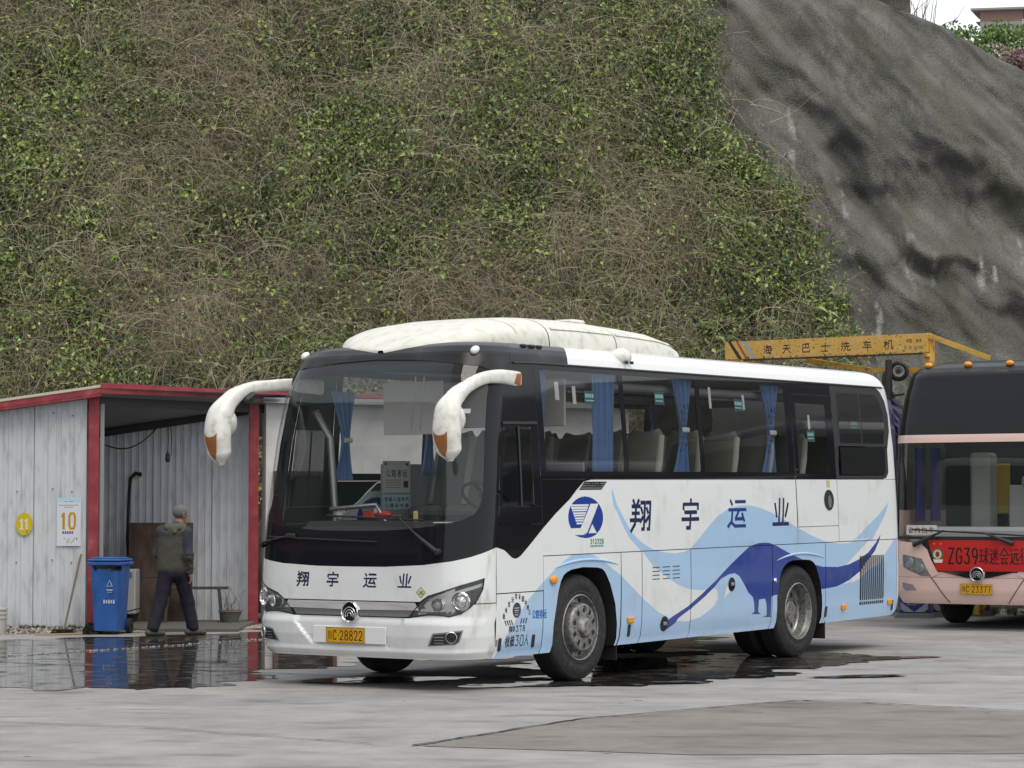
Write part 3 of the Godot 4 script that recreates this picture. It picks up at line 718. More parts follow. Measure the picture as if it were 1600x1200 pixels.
func make_coach():
	var a = deg_to_rad(34.2); var nd = deg_to_rad(0.62)
	var R0 = Vector3(sin(a), 0, -cos(a))
	var R = R0 * cos(nd) + Vector3.UP * sin(nd); var U = Vector3.UP * cos(nd) - R0 * sin(nd); var S = Vector3(cos(a), 0, sin(a))
	var root = thing("coach", "white and blue coach with swan-neck mirrors and a flying bird on its side", "coach", Transform3D(Basis(R, U, S), Vector3(-0.3534, 0, -23.4592)))
	var mb
	# ---- chassis and floor
	mb = MB.new()
	for q in [[.62, 1.36, .36, 1.06, 1.12], [2.66, 5.68, .36, 1.06, 1.12], [7.0, 8.5, .40, 1.06, 1.10], [.62, 8.55, 1.08, 1.15, 1.17]]:
		mb.cbox(B((q[0] + q[1]) / 2, (q[2] + q[3]) / 2, 0), Vector3(q[1] - q[0], q[3] - q[2], q[4] * 2), .02)
	mb.tube([B(1.95, .5, -.95), B(1.95, .5, .95)], .06, 10); mb.tube([B(6.36, .45, -.95), B(6.36, .45, .95)], .09, 10)
	mb.cbox(B(6.36, .48, 0), Vector3(.4, .36, .4), .1)
	mb.cbox(B(.45, .40, 0), Vector3(.5, .10, 2.0), .02)
	obj("chassis", mb, M.underbody, root)
	# ---- nose panels, laid on the curved front
	var T = [0, 1.113, .38, 1.115, .8, 1.135, 1.073, 1.169, 1.246, 1.205, 1.413, 1.247, 1.556, 1.285]
	var Hd = [.653, .672, .778, .809, .858, .861, .988, .899, 1.159, .954, 1.398, 1.011, 1.381, .924, 1.327, .841, 1.247, .767, 1.156, .71, 1.053, .686, .957, .699, .853, .70]
	var fuv = func(q): return Vector2((q.x + 1.6) / 3.2, (1.32 - q.y) / 1.05)
	var half = [1.556, .796, 1.302, .796, 1.334, .838, 1.389, .924, 1.407, 1.020, 1.159, .962, .988, .907, .855, .868, .772, .812]
	var poly = PackedVector2Array()
	var hp = pv(half)
	poly.append_array(hp)
	poly.append_array(mirror_poly(hp))
	var tp = pv(T)
	for i in range(tp.size() - 1, 0, -1): poly.append(Vector2(-tp[i].x, tp[i].y))
	for i in tp.size(): poly.append(tp[i])
	mb = MB.new()
	mb.patch(poly, cf, Vector2(.05, .06), 0, MID, fuv)
	obj("front_panel", mb, M.coach_front_paint, root)
	poly = pv([1.556, .30, 1.556, .788, 1.285, .788, 1.247, .760, 1.156, .703, 1.053, .679, .957, .692, .853, .693, .653, .664])
	var bm = mirror_poly(poly)
	poly.append_array(bm)
	mb = MB.new()
	mb.patch(poly, bumper_f, Vector2(.03, .018), 0, MID, fuv)
	obj("bumper", mb, M.coach_front_paint, root)
	mb = MB.new()
	mb.patch(pv([-1.5, .30, 1.5, .30, 1.5, 1.2, -1.5, 1.2]), func(s, h): return cf(s, h) + Vector3(.06, 0, 0), Vector2(.1, .15), 0, MID)
	obj("front_crossmember", mb, M.underbody, root)
	# chrome strip with a grey mesh below it
	mb = MB.new()
	mb.patch(pv([-.722, .803, -.765, .735, -.70, .735, 0, .728, .70, .735, .765, .735, .722, .803]), cf, Vector2(.05, .04), .004, MID)
	obj("chrome_strip", mb, M.chrome, root)
	mb = MB.new()
	mb.patch(pv([-.69, .730, 0, .723, .69, .730, .648, .672, -.648, .672]), cf, Vector2(.05, .04), -.012, MID)
	obj("lower_grille", mb, M.grey_plastic, root)
	mb = MB.new()
	for i in 66:
		var s = -.63 + i * 1.26 / 65
		if abs(s) < .1: continue
		mb.patch(rect(s - .004, .678, s + .004, .698), cf, Vector2(.1, .1), -.006, MID)
	obj("grille_bars", mb, M.satin_metal, root).set_meta("kind", "stuff")
	# badge
	var bd = Node3D.new(); bd.name = "badge"; root.add_child(bd)
	bd.position = cf(0, .708) + Vector3(-.012, 0, 0)
	var bx = Transform3D(Basis(Vector3(0, 0, 1), PI / 2), Vector3.ZERO)
	mb = MB.new(); mb.lathe([Vector2(.096, -.03), Vector2(.096, .012), Vector2(.09, .02), Vector2(.083, .012)], 40, bx); obj("badge_ring", mb, M.chrome, bd)
	mb = MB.new(); mb.lathe([Vector2(.083, .010), Vector2(0, .012)], 32, bx); obj("badge_disc", mb, M.black_gloss, bd)
	mb = MB.new()
	for rr in [.068, .045, .022]:
		var pts = []
		for i in 15:
			var t = PI * (-.12 + 1.24 * i / 14.0)
			pts.append(Vector3(-.014, -.03 + rr * sin(t) * 1.05, -rr * cos(t)))
		mb.tube(pts, .0055, 6)
	obj("badge_arcs", mb, M.chrome, bd)
	# plate and its white board
	mb = MB.new()
	mb.cbox(bumper_f(-.02, .50) + Vector3(-.012, 0, 0), Vector3(.014, .155, .83), .005)
	obj("plate_board", mb, M.white_paint, root)
	var pimg = new_img(440, 140, Color(.80, .60, .06))
	var BR = Color(.22, .10, .05)
	for e in [Rect2i(4, 4, 432, 3), Rect2i(4, 133, 432, 3), Rect2i(4, 4, 3, 132), Rect2i(433, 4, 3, 132)]: pimg.fill_rect(e, BR)
	plate_text(pimg, ["C", "2", "8", "8", "2", "2"], BR)
	number_plate(root, pimg, bumper_f(-.058, .495) + Vector3(-.026, 0, 0), Basis(Vector3.UP, -PI / 2), "front_plate")
	# fog lamps
	for sg in [1.0, -1.0]:
		var fo = Node3D.new(); fo.name = "fog_lamp"; root.add_child(fo, true)
		var fp = pv([.914, .537, 1.195, .566, 1.157, .465, 1.121, .440, .858, .423])
		if sg < 0: fp = mirror_poly(fp)
		mb = MB.new(); mb.patch(fp, bumper_f, Vector2(.04, .04), .004, MID); obj("bezel", mb, M.grey_plastic, fo)
		var fq = pv([.925, .525, 1.175, .552, 1.143, .470, 1.112, .450, .885, .435])
		if sg < 0: fq = mirror_poly(fq)
		mb = MB.new(); mb.patch(fq, bumper_f, Vector2(.04, .04), .008, MID); obj("recess", mb, M.black_trim, fo)
		mb = MB.new()
		for k in 3: mb.patch(rect(.93, .452 + k * .025, 1.02, .460 + k * .025) if sg > 0 else rect(-1.02, .452 + k * .025, -.93, .460 + k * .025), bumper_f, Vector2(.03, .04), .012, MID)
		obj("slats", mb, M.grey_plastic, fo)
		var c = bumper_f(1.085 * sg, .502)
		var nn = (bumper_f(1.085 * sg, .502) - MID); nn.y = 0; nn = Vector3(-.80, 0, .6 * sg)
		var bs = Basis(Quaternion(Vector3.UP, nn.normalized()))
		mb = MB.new(); mb.lathe([Vector2(.052, .0), Vector2(.052, .016), Vector2(.046, .02), Vector2(.042, .012)], 28, Transform3D(bs, c)); obj("lamp_ring", mb, M.satin_metal, fo)
		mb = MB.new(); mb.lathe([Vector2(.042, .010), Vector2(.02, .006), Vector2(0, .006)], 24, Transform3D(bs, c)); obj("lamp_glass", mb, M.black_gloss, fo)
	# headlamps: bowl, projectors, ribs and a clear lens with a dark edge
	for sg in [1.0, -1.0]:
		var hl = Node3D.new(); hl.name = "headlight"; root.add_child(hl, true)
		var hq = pv(Hd)
		if sg < 0: hq = mirror_poly(hq)
		var deep = func(s, h): return cf(s, h) + Vector3(.05, 0, -.02 * sg)
		mb = MB.new(); mb.patch(hq, deep, Vector2(.04, .05), 0, MID); obj("bowl", mb, M.lamp_bowl, hl)
		# side wall of the bowl
		mb = MB.new()
		for i in hq.size():
			var p = hq[i]; var q = hq[(i + 1) % hq.size()]
			mb.fquad(cf(p.x, p.y), cf(q.x, q.y), deep.call(q.x, q.y), deep.call(p.x, p.y), Vector3(0, 1 if p.y < .8 else -1, 0))
		obj("bowl_wall", mb, M.black_trim, hl)
		mb = MB.new()
		var pts = []
		for i in hq.size() + 1: pts.append(cf(hq[i % hq.size()].x, hq[i % hq.size()].y) + Vector3(-.001, 0, 0))
		mb.tube(pts, .008, 6, false); obj("edge_seal", mb, M.black_trim, hl)
		for q in [[1.155, .815, .085, "main_lamp"], [.945, .785, .055, "dipped_lamp"]]:
			var c = cf(q[0] * sg, q[1]) + Vector3(.03, 0, -.012 * sg)
			var bs = Basis(Quaternion(Vector3.UP, Vector3(-.92, 0, .4 * sg).normalized()))
			var lp = Node3D.new(); lp.name = q[3]; hl.add_child(lp)
			mb = MB.new(); mb.lathe([Vector2(q[2], -.01), Vector2(q[2], .022), Vector2(q[2] * .9, .028), Vector2(q[2] * .84, .012), Vector2(q[2] * .6, -.005)], 32, Transform3D(bs, c)); obj("reflector", mb, M.chrome, lp)
			mb = MB.new(); mb.lathe([Vector2(q[2] * .6, 0), Vector2(q[2] * .52, .018), Vector2(q[2] * .3, .028), Vector2(0, .031)], 24, Transform3D(bs, c)); obj("projector", mb, M.lamp_bowl if q[2] > .07 else M.grey_plastic, lp)
		mb = MB.new()
		for i in 6: mb.patch(pv([1.245, .80 + i * .034, 1.33, .815 + i * .034, 1.33, .826 + i * .034, 1.245, .81 + i * .034]) if sg > 0 else mirror_poly(pv([1.245, .80 + i * .034, 1.33, .815 + i * .034, 1.33, .826 + i * .034, 1.245, .81 + i * .034])), deep, Vector2(.04, .04), .018, MID)
		for i in 9:
			var s = .72 + i * .052
			mb.patch(rect(s, .712, s + .03, .722) if sg > 0 else rect(-s - .03, .712, -s, .722), deep, Vector2(.04, .04), .02, MID)
		obj("ribs", mb, M.black_trim, hl).set_meta("kind", "stuff")
		var tpoly = pv([.86, .835, 1.0, .872, 1.16, .925, 1.36, .978, 1.36, .95, 1.16, .895, 1.0, .845, .87, .812])
		if sg < 0: tpoly = mirror_poly(tpoly)
		mb = MB.new(); mb.patch(tpoly, deep, Vector2(.04, .05), .025, MID); obj("indicator", mb, M.satin_metal, hl)
		mb = MB.new(); mb.patch(hq, cf, Vector2(.04, .05), 0, MID); obj("lens", mb, M.clear_lens, hl)
	# ---- windscreen: black lower band, clear glass, tint band, header
	var GB = [0, 1.431, .35, 1.437, .57, 1.45, .97, 1.485, 1.14, 1.527, 1.26, 1.58, 1.325, 1.66, 1.345, 1.76]
	var GT = [1.35, 2.70, 1.33, 2.78, 1.26, 2.815, 1.0, 2.832, .78, 2.84, .54, 2.855, 0, 2.878]
	var hgb = pv(GB); var hgt = pv(GT)
	poly = PackedVector2Array()
	poly.append_array(hgb); poly.append_array(hgt)
	var m2 = mirror_poly(poly)
	var clear = PackedVector2Array()
	clear.append_array(poly)
	for i in range(1, m2.size() - 1): clear.append(m2[i])
	mb = MB.new(); mb.patch(clear, cf, Vector2(.05, .08), 0, MID); obj("windscreen", mb, M.windscreen_glass, root)
	# black printed border: below, the two sides, above
	poly = PackedVector2Array()
	for i in range(tp.size() - 1, 0, -1): poly.append(Vector2(-tp[i].x, tp[i].y + .004))
	for i in tp.size(): poly.append(tp[i] + Vector2(0, .004))
	poly.append(Vector2(1.556, 1.76)); 
	for i in range(hgb.size() - 1, 0, -1): poly.append(hgb[i])
	for i in hgb.size(): poly.append(Vector2(-hgb[i].x, hgb[i].y))
	poly.append(Vector2(-1.556, 1.76))
	mb = MB.new(); mb.patch(poly, cf, Vector2(.05, .08), 0, MID); obj("lower_black_panel", mb, M.black_gloss, root)
	var sidep = pv([1.345, 1.762, 1.556, 1.762, 1.556, 2.84, 1.34, 2.86, 1.33, 2.78, 1.35, 2.70])
	for sg in [1, -1]:
		mb = MB.new(); mb.patch(sidep if sg > 0 else mirror_poly(sidep), cf, Vector2(.05, .08), 0, MID); obj("windscreen_pillar", mb, M.black_gloss, root)
	var GG = [1.34, 2.862, 1.226, 2.90, .95, 2.933, .49, 2.972, 0, 2.99]
	var hgg = pv(GG)
	poly = PackedVector2Array()
	for i in range(hgt.size() - 1, 0, -1): poly.append(Vector2(hgt[i].x, hgt[i].y))
	poly.append_array(hgg)
	var pm = mirror_poly(poly)
	for i in range(1, pm.size() - 1): poly.append(pm[i])
	mb = MB.new(); mb.patch(poly, cf, Vector2(.05, .05), 0, MID); obj("tint_band", mb, M.tint_band, root)
	# rubber seam over the screen
	mb = MB.new()
	var sp = []
	for i in range(0, hgg.size()): sp.append(cf(hgg[i].x, hgg[i].y + .006))
	for i in range(hgg.size() - 2, -1, -1): sp.append(cf(-hgg[i].x, hgg[i].y + .006))
	mb.tube(sp, .01, 6, false); obj("screen_seal", mb, M.black_rubber, root)
	# header: from seal to the roof level
	poly = PackedVector2Array()
	for p in hgg: poly.append(p + Vector2(0, .004))
	var ph = mirror_poly(poly)
	for i in range(1, ph.size()): poly.append(ph[i])
	poly.append(Vector2(-1.556, 2.842)); poly.append(Vector2(-1.556, 3.05)); poly.append(Vector2(1.556, 3.05)); poly.append(Vector2(1.556, 2.842))
	mb = MB.new(); mb.patch(poly, cf, Vector2(.05, .03), 0, MID); obj("header", mb, M.black_roof_paint, root)
	# ---- roof, lofted through the upper levels
	var xs = []
	for i in 41: xs.append(-SM + 2 * SM * i / 40.0)
	var roof_pt = func(s, h):
		# s: 0..1 along the side from the nose corner to the tail
		return s
	var loft = func(b, s0: float, s1: float, ns: int, h0: float, h1: float, nh: int):
		# perimeter coordinate along each side: x metres behind the nose corner
		for sg in [1.0, -1.0]:
			var fn = func(x, h):
				var rk = lv(h, RL)
				var back = 9.0 - lv(h, BL)
				var uu = NOSE + rk + (back - .24 - NOSE - rk) * clampf(x, 0.0, 1.0)
				return Vector3(uu - UF, h, lv(h, WL) * sg)
			b.grid(fn, s0, s1, ns, h0, h1, nh, MID)
	mb = MB.new()
	loft.call(mb, .125, 1.0, 14, 2.962, 3.181, 14)
	for sg in [1.0, -1.0]:
		var fn = func(s, h):
			var back = 9.0 - lv(h, BL)
			return Vector3(back - .24 + .24 * sin(s) - UF, h, (lv(h, WL) - .24 * (1 - cos(s))) * sg if lv(h, WL) > .3 else lv(h, WL) * sg * cos(s))
		mb.grid(fn, 0, PI / 2, 8, 2.962, 3.165, 10, MID)
	mb.grid(func(s, h): return Vector3(9.0 - lv(h, BL) - UF, h, (lv(h, WL) - .24) * s), -1, 1, 8, 2.962, 3.165, 10, MID)
	obj("roof", mb, M.white_paint, root)
	mb = MB.new()
	loft.call(mb, 0.0, .125, 4, 3.046, 3.181, 12)
	mb.grid(func(s, h): return cf(s, h), -SM, SM, 40, 3.046, 3.244, 12, MID)
	for sg in [1.0, -1.0]:
		mb.grid(func(x, h):
			var rk = lv(h, RL)
			var uu = NOSE + rk + (9.0 - lv(h, BL) - .24 - NOSE - rk) * x
			return Vector3(uu - UF, h, lv(h, WL) * sg), 0.0, .125, 4, 2.962, 3.05, 3, MID)
	obj("roof_front", mb, M.black_roof_paint, root)
	# ---- sides
	var suv = func(q): return Vector2(q.x / 8.904, (1.95 - q.y) / 1.704)
	var edge = []
	for sg in [1.0, -1.0]:
		var f = cs if sg > 0 else cs2
		var G = root
		var put = func(called, p, m, off = 0.0, cell = Vector2(.12, .07)):
			var b = MB.new()
			b.patch(p, f, cell, off, MID, suv)
			return obj(called, b, m, G)
		var paint = M.coach_side_paint
		put.call("upper_side_panel", pv([.504, .876, 1.262, .876, 1.262, 1.192, 6.28, 1.192, 6.28, 1.884, 2.12, 1.884, 2.001, 1.868, 1.86, 1.785, 1.737, 1.702, 1.488, 1.572, 1.264, 1.437, 1.069, 1.309, .901, 1.203, .85, 1.182, .808, 1.175, .76, 1.184, .717, 1.207, .638, 1.254, .537, 1.279, .51, 1.280]), paint)
		put.call("emergency_door_sill", pv([6.286, 1.192, 7.276, 1.192, 7.276, 1.366, 6.286, 1.366]), paint)
		put.call("rear_upper_panel", pv([7.284, 1.192, 9.13, 1.192, 9.13, 1.884, 7.284, 1.884]), paint)
		put.call("rear_corner", pv([8.765, .31, 9.13, .33, 9.13, 1.186, 8.765, 1.186]), M.white_paint)
		put.call("service_door", pv([.504, .296, 1.256, .296, 1.256, .867, .504, .867]), paint)
		put.call("front_arch_panel", pv([1.266, .296, 1.447, .296, 1.435, .53, 1.508, .846, 1.555, .95, 1.60, 1.0, 1.66, 1.03, 1.737, 1.05, 1.937, 1.067, 2.19, 1.056, 2.27, 1.042, 2.318, 1.017, 2.37, .96, 2.419, .891, 2.513, .695, 2.546, .528, 2.57, .296, 2.603, .296, 2.614, 1.184, 1.266, 1.184]), paint)
		put.call("rear_arch_panel", pv([5.694, .296, 5.812, .296, 5.80, .629, 5.864, .854, 5.91, .92, 5.97, .964, 6.05, .995, 6.147, 1.012, 6.432, 1.014, 6.56, 1.005, 6.63, .985, 6.68, .955, 6.719, .912, 6.809, .752, 6.852, .603, 6.88, .296, 6.932, .296, 6.932, 1.184, 5.694, 1.184]), paint)
		for q in [[2.624, 3.002], [3.012, 3.952], [3.962, 5.684]]: put.call("luggage_door", rect(q[0], .296, q[1], 1.184), paint)
		put.call("engine_door", pv([6.942, .296, 8.70, .30, 8.757, .31, 8.757, 1.184, 6.942, 1.184]), paint)
		# emergency door
		var ed = Node3D.new(); ed.name = "emergency_door"; root.add_child(ed, true)
		G = ed
		put.call("door_panel", rect(6.292, 1.372, 7.270, 1.884), paint, .003)
		put.call("door_frame", pv([6.292, 1.890, 7.270, 1.890, 7.270, 2.82, 6.292, 2.82, 6.292, 2.0, 6.385, 2.0, 6.385, 2.72, 7.10, 2.72, 7.10, 1.95, 6.385, 1.95, 6.385, 1.99, 6.292, 1.99]), M.black_gloss, .004)
		put.call("door_window", rect(6.385, 1.95, 7.10, 2.72), M.side_glass, .0)
		put.call("door_handle_plate", oval(7.05, 1.657, .118, .115), M.black_trim, .008)
		put.call("door_handle", oval(7.055, 1.64, .045, .07), M.satin_metal, .014)
		put.call("sticker", rect(7.015, 1.80, 7.09, 1.875), mat("sticker_yellow", lin(.50, .42, .15), .6), .006)
		# joint lines round the door window
		G = root
		# ---- glazing
		put.call("driver_side_panel", pv([.515, 1.284, .537, 1.283, .638, 1.258, .717, 1.211, .76, 1.188, .808, 1.179, .85, 1.186, .901, 1.207, 1.069, 1.313, 1.266, 1.441, 1.266, 1.48, .60, 1.48, .552, 1.54, .53, 1.40]), M.black_gloss)
		put.call("driver_door", pv([.565, 1.486, 1.260, 1.486, 1.262, 1.64, 1.15, 1.64, .60, 1.64, .575, 1.60]), M.black_gloss)
		put.call("driver_window", pv([.625, 1.645, 1.14, 1.645, 1.14, 2.375, .70, 2.375]), M.tint_band, -.004)
		put.call("driver_window_frame", pv([.585, 1.64, .625, 1.645, .70, 2.375, 1.14, 2.375, 1.14, 1.645, 1.262, 1.645, 1.266, 2.955, .905, 2.955, .86, 2.90, .80, 2.80, .73, 2.63, .65, 2.26, .60, 1.9]), M.black_gloss)
		put.call("window_divider", pv([.69, 2.385, 1.25, 2.395, 1.25, 2.42, .69, 2.41]), M.black_trim, .01)
		put.call("sliding_bar", pv([.915, 1.65, .94, 1.65, .955, 2.37, .93, 2.37]), M.black_trim, .008)
		put.call("lower_quarter_panel", pv([1.270, 1.445, 1.488, 1.576, 1.737, 1.706, 1.854, 1.789, 1.998, 1.872, 2.11, 1.888, 1.270, 1.888]), M.black_gloss)
		# black bands between the panes
		put.call("window_band", pv([1.270, 1.892, 6.286, 1.892, 6.286, 1.963, 1.37, 1.963, 1.270, 1.963]), M.black_gloss)
		put.call("window_band", rect(1.270, 2.905, 6.286, 2.958), M.black_gloss)
		put.call("window_band", rect(6.286, 2.826, 7.278, 2.958), M.black_gloss)
		for q in [[1.270, 1.37], [2.735, 2.825], [4.222, 4.312], [6.15, 6.286]]: put.call("window_pillar", rect(q[0], 1.963, q[1], 2.905), M.black_gloss)
		for q in [[1.37, 2.735], [2.825, 4.222], [4.312, 6.15]]: put.call("side_window", rect(q[0], 1.963, q[1], 2.905), M.side_glass, -.004)
		# rear quarter window in its black surround
		put.call("rear_window_surround", pv([7.284, 1.892, 8.46, 1.892, 8.56, 1.91, 8.62, 1.97, 8.63, 2.1, 8.64, 2.25, 7.42, 2.25, 7.42, 1.94, 8.50, 1.94, 8.50, 1.93, 7.35, 1.93, 7.35, 2.265, 8.64, 2.265, 8.72, 2.45, 8.72, 2.64, 8.66, 2.80, 8.56, 2.90, 8.46, 2.945, 7.284, 2.958]), M.black_trim, .0)
		put.call("rear_window_lower", pv([7.36, 1.935, 8.49, 1.935, 8.56, 1.98, 8.575, 2.25, 7.36, 2.25]), M.side_glass, .004)
		put.call("rear_window_slider", pv([7.43, 2.30, 7.98, 2.30, 7.98, 2.87, 7.43, 2.87]), M.side_glass, .006)
		put.call("rear_window_fixed", pv([8.01, 2.30, 8.55, 2.30, 8.60, 2.5, 8.60, 2.66, 8.54, 2.78, 8.44, 2.87, 8.01, 2.87]), M.side_glass, .004)
		put.call("roof_edge_panel", pv([8.735, 1.892, 9.13, 1.892, 9.13, 2.95, 8.47, 2.958, 8.58, 2.905, 8.675, 2.805, 8.735, 2.645]), M.white_paint)
		put.call("roof_edge_panel", pv([8.47, 1.889, 8.74, 1.889, 8.74, 2.46, 8.645, 2.24, 8.635, 1.97, 8.57, 1.905]), M.white_paint, -.001)
		# white joint lines of glazing rubber
		# drip rail
		var db = MB.new()
		var dr = []
		for i in 24: dr.append(f.call(.95 + i * .334, 2.960 if i else 2.95) + Vector3(0, 0, .004 * sg))
		db.tube(dr, .011, 6)
		obj("drip_rail", db, M.black_trim, root)
		# wheel wells: the inner face of each arch and a dark tub
		for arch in [[1.447, .296, 1.435, .53, 1.508, .846, 1.60, 1.0, 1.737, 1.05, 1.937, 1.067, 2.19, 1.056, 2.318, 1.017, 2.419, .891, 2.513, .695, 2.546, .528, 2.57, .296], [5.812, .296, 5.80, .629, 5.864, .854, 5.97, .964, 6.147, 1.012, 6.432, 1.014, 6.63, .985, 6.719, .912, 6.809, .752, 6.852, .603, 6.88, .296]]:
			var ap = pv(arch)
			var wb = MB.new()
			for i in ap.size() - 1:
				var p = f.call(ap[i].x, ap[i].y); var q = f.call(ap[i + 1].x, ap[i + 1].y)
				var ctr = f.call((ap[0].x + ap[-1].x) / 2, .5)
				wb.fquad(p, q, q - Vector3(0, 0, .85 * sg), p - Vector3(0, 0, .85 * sg), ctr - p)
			obj("wheel_well", wb, M.underbody, root)
			# raised lip over the arch
			var lip = MB.new()
			var lp = []
			var c0 = (ap[0].x + ap[-1].x) / 2
			for i in 15:
				var t = lerp(-.62, .62, i / 14.0)
				lp.append(f.call(c0 + t * .9, ap[5].y + .068 - .16 * t * t) + Vector3(0, 0, .002 * sg))
			lip.tube(lp, [.002, .006, .009, .011, .012, .012, .012, .012, .012, .012, .012, .011, .009, .006, .002], 8)
			obj("arch_lip", lip, M.light_blue_paint, root)
		# grille slots, small vents, markers, handles
		var gb = MB.new()
		for i in 12: gb.patch(rect(7.79 + i * .053, .46, 7.828 + i * .053, 1.015), f, Vector2(.1, .1), .002, MID)
		obj("engine_grille_slots", gb, M.black_rubber, root)
		var gr = MB.new()
		for i in 11: gr.patch(pv([7.829 + i * .053, .47, 7.842 + i * .053, .47, 7.842 + i * .053, 1.01, 7.829 + i * .053, 1.01]), f, Vector2(.1, .1), .005, MID, suv)
		obj("engine_grille_ribs", gr, paint, root)
		var vb = MB.new()
		for i in 3:
			for j in 4: vb.patch(rect(3.20 + i * .195, .905 + j * .038, 3.34 + i * .195, .913 + j * .038), f, Vector2(.2, .1), .002, MID)
		obj("vent_slots", vb, M.black_trim, root)
		for q in [[1.42, .966], [2.784, .531], [7.385, .454], [8.573, .464]]:
			var ab = MB.new()
			var c = f.call(q[0], q[1]) + Vector3(0, 0, .012 * sg)
			if q[0] < 2: ab.ball(c, Vector3(.06, .042, .022), 14)
			else: ab.cbox(c, Vector3(.10, .06, .024), .008)
			obj("side_marker", ab, M.amber, root)
		for q in [[2.779, .431], [6.965, .422], [8.66, .421], [1.111, .422], [.573, .417]]:
			var ab = MB.new()
			ab.patch(rrect(q[0], q[1], .026, .06, .02), f, Vector2(.1, .1), .004, MID)
			obj("latch", ab, M.black_trim, root)
		for q in [[3.44, .463, .075], [4.792, .803, .072]]:
			var ab = MB.new()
			ab.patch(oval(q[0], q[1], q[2], q[2] * 1.0), f, Vector2(.2, .2), .004, MID)
			obj("handle_recess", ab, M.black_gloss, root)
			ab = MB.new()
			ab.cbox(f.call(q[0] + .01, q[1]) + Vector3(0, 0, .008 * sg), Vector3(.07, .035, .012), .006)
			obj("pull_handle", ab, M.grey_plastic, root)
		var kb = MB.new()
		kb.ball(f.call(5.731, .81) + Vector3(0, 0, .01 * sg), Vector3(.035, .028, .02), 12)
		obj("lock_cap", kb, M.chrome, root)
		if sg > 0:
			var qb = MB.new()
			qb.patch(rect(.478 + .03, .405, .535, .465), f, Vector2(.2, .2), .003, MID)
			obj("label_plate", qb, M.grey_plastic, root)
	# rear face
	mb = MB.new()
	mb.grid(func(s, h): return Vector3(9.0 - lv(h, BL) - UF, h, (lv(h, WL) - .24) * s), -1, 1, 8, .32, 2.962, 20, MID)
	obj("rear_panel", mb, M.white_paint, root)
	# tail: window, number, slots and lamps, seen only as a mirror image in the pink coach's screen
	var rf = func(z, h): return Vector3(9.0 - lv(h, BL) - UF, h, z)
	mb = MB.new(); mb.patch(rrect(0, 2.45, .92, .36, .12), rf, Vector2(.2, .2), .006, MID); obj("rear_window", mb, M.black_gloss, root)
	var ri = new_img(512, 128, Color(.885, .895, .895))
	word(ri, ["C", "2", "8", "8", "2", "2"], Rect2(20, 22, 472, 84), .22, 12, Color(.12, .13, .16))
	mb = MB.new(); mb.patch(rect(-.55, 1.36, .55, 1.62), rf, Vector2(.3, .3), .004, MID, func(q): return Vector2(.5 - q.x / 1.1, (1.62 - q.y) / .26)); obj("rear_number", mb, tex_mat("rear_number", ri, .3), root)
	mb = MB.new()
	for i in 10:
		for j in 4: mb.patch(rect(-.5 + i * .1, 1.0 + j * .06, -.43 + i * .1, 1.03 + j * .06), rf, Vector2(.3, .3), .005, MID)
	obj("rear_vent_slots", mb, M.black_trim, root).set_meta("kind", "stuff")
	mb = MB.new(); mb.lathe([Vector2(.10, 0), Vector2(.10, .015), Vector2(.085, .02), Vector2(0, .02)], 28, Transform3D(Basis(Vector3.BACK, -PI / 2), Vector3(9.0 - UF, 1.85, 0))); obj("rear_badge", mb, M.grey_plastic, root)
	for z in [-.88, .88]:
		mb = MB.new(); mb.patch(rrect(z, .95, .09, .22, .06), rf, Vector2(.3, .3), .006, MID); obj("tail_lamp", mb, mat("tail_red", lin(.30, .02, .02), .2), root)
	# ---- roof fittings
	var acu = Node3D.new(); acu.name = "air_conditioner"; root.add_child(acu)
	var us = [.46, .52, .64, .85, 1.1, 1.5, 2.0, 2.5, 3.0, 3.6, 4.1, 4.4, 4.6, 4.66]; var ws = [.03, .38, .60, .76, .82, .86, .87, .87, .86, .85, .83, .80, .77, .72]; var hs = [.01, .05, .10, .165, .215, .265, .30, .31, .305, .285, .26, .215, .13, .02]
	var base_h = func(u): return interp(u, [.45, .7, 1.0, 1.6], [3.07, 3.11, 3.145, 3.16])
	var pod = func(u, t):
		var w = interp(u, us, ws); var h = interp(u, us, hs)
		var c = cos(t); var s = sin(t)
		return B(u, base_h.call(u) - .03 + (h + .03) * pow(max(s, 0.0), .62), w * sign(c) * pow(abs(c), .55))
	mb = MB.new()
	mb.grid(pod, .461, 1.96, 30, 0.0, PI, 40, B(1.5, 3.0, 0)); obj("fairing", mb, M.aged_cream, acu)
	mb = MB.new()
	mb.grid(pod, 1.975, 3.20, 16, 0.0, PI, 40, B(2.5, 3.0, 0)); obj("casing", mb, M.aged_cream, acu)
	mb = MB.new()
	mb.grid(pod, 3.212, 4.655, 18, 0.0, PI, 40, B(3.8, 3.0, 0)); obj("casing", mb, M.aged_cream, acu)
	mb = MB.new()
	mb.grid(func(u, t): return pod.call(u, t) * Vector3(1, 1, .985) - Vector3(0, .012, 0), 1.9, 3.3, 10, 0, PI, 30, B(2.5, 3.0, 0)); obj("joint_seal", mb, M.black_rubber, acu)
	mb = MB.new()
	for i in 8: mb.patch(rect(2.1 + i * .13, 1.05, 2.17 + i * .13, 1.38), pod, Vector2(.1, .1), .004, B(2.5, 3.0, 0))
	obj("louvre", mb, M.black_trim, acu)
	for q in [[2.05, 3.17], [3.25, 4.5]]:
		mb = MB.new(); mb.patch(rect(q[0], .42, q[1], .52), pod, Vector2(.1, .05), .012, B(2.5, 3.0, 0))
		obj("side_rib", mb, M.aged_cream, acu)
	mb = MB.new(); mb.cbox(B(3.35, 3.475, .12), Vector3(.26, .07, .4), .02); obj("hatch", mb, M.aged_cream, acu)
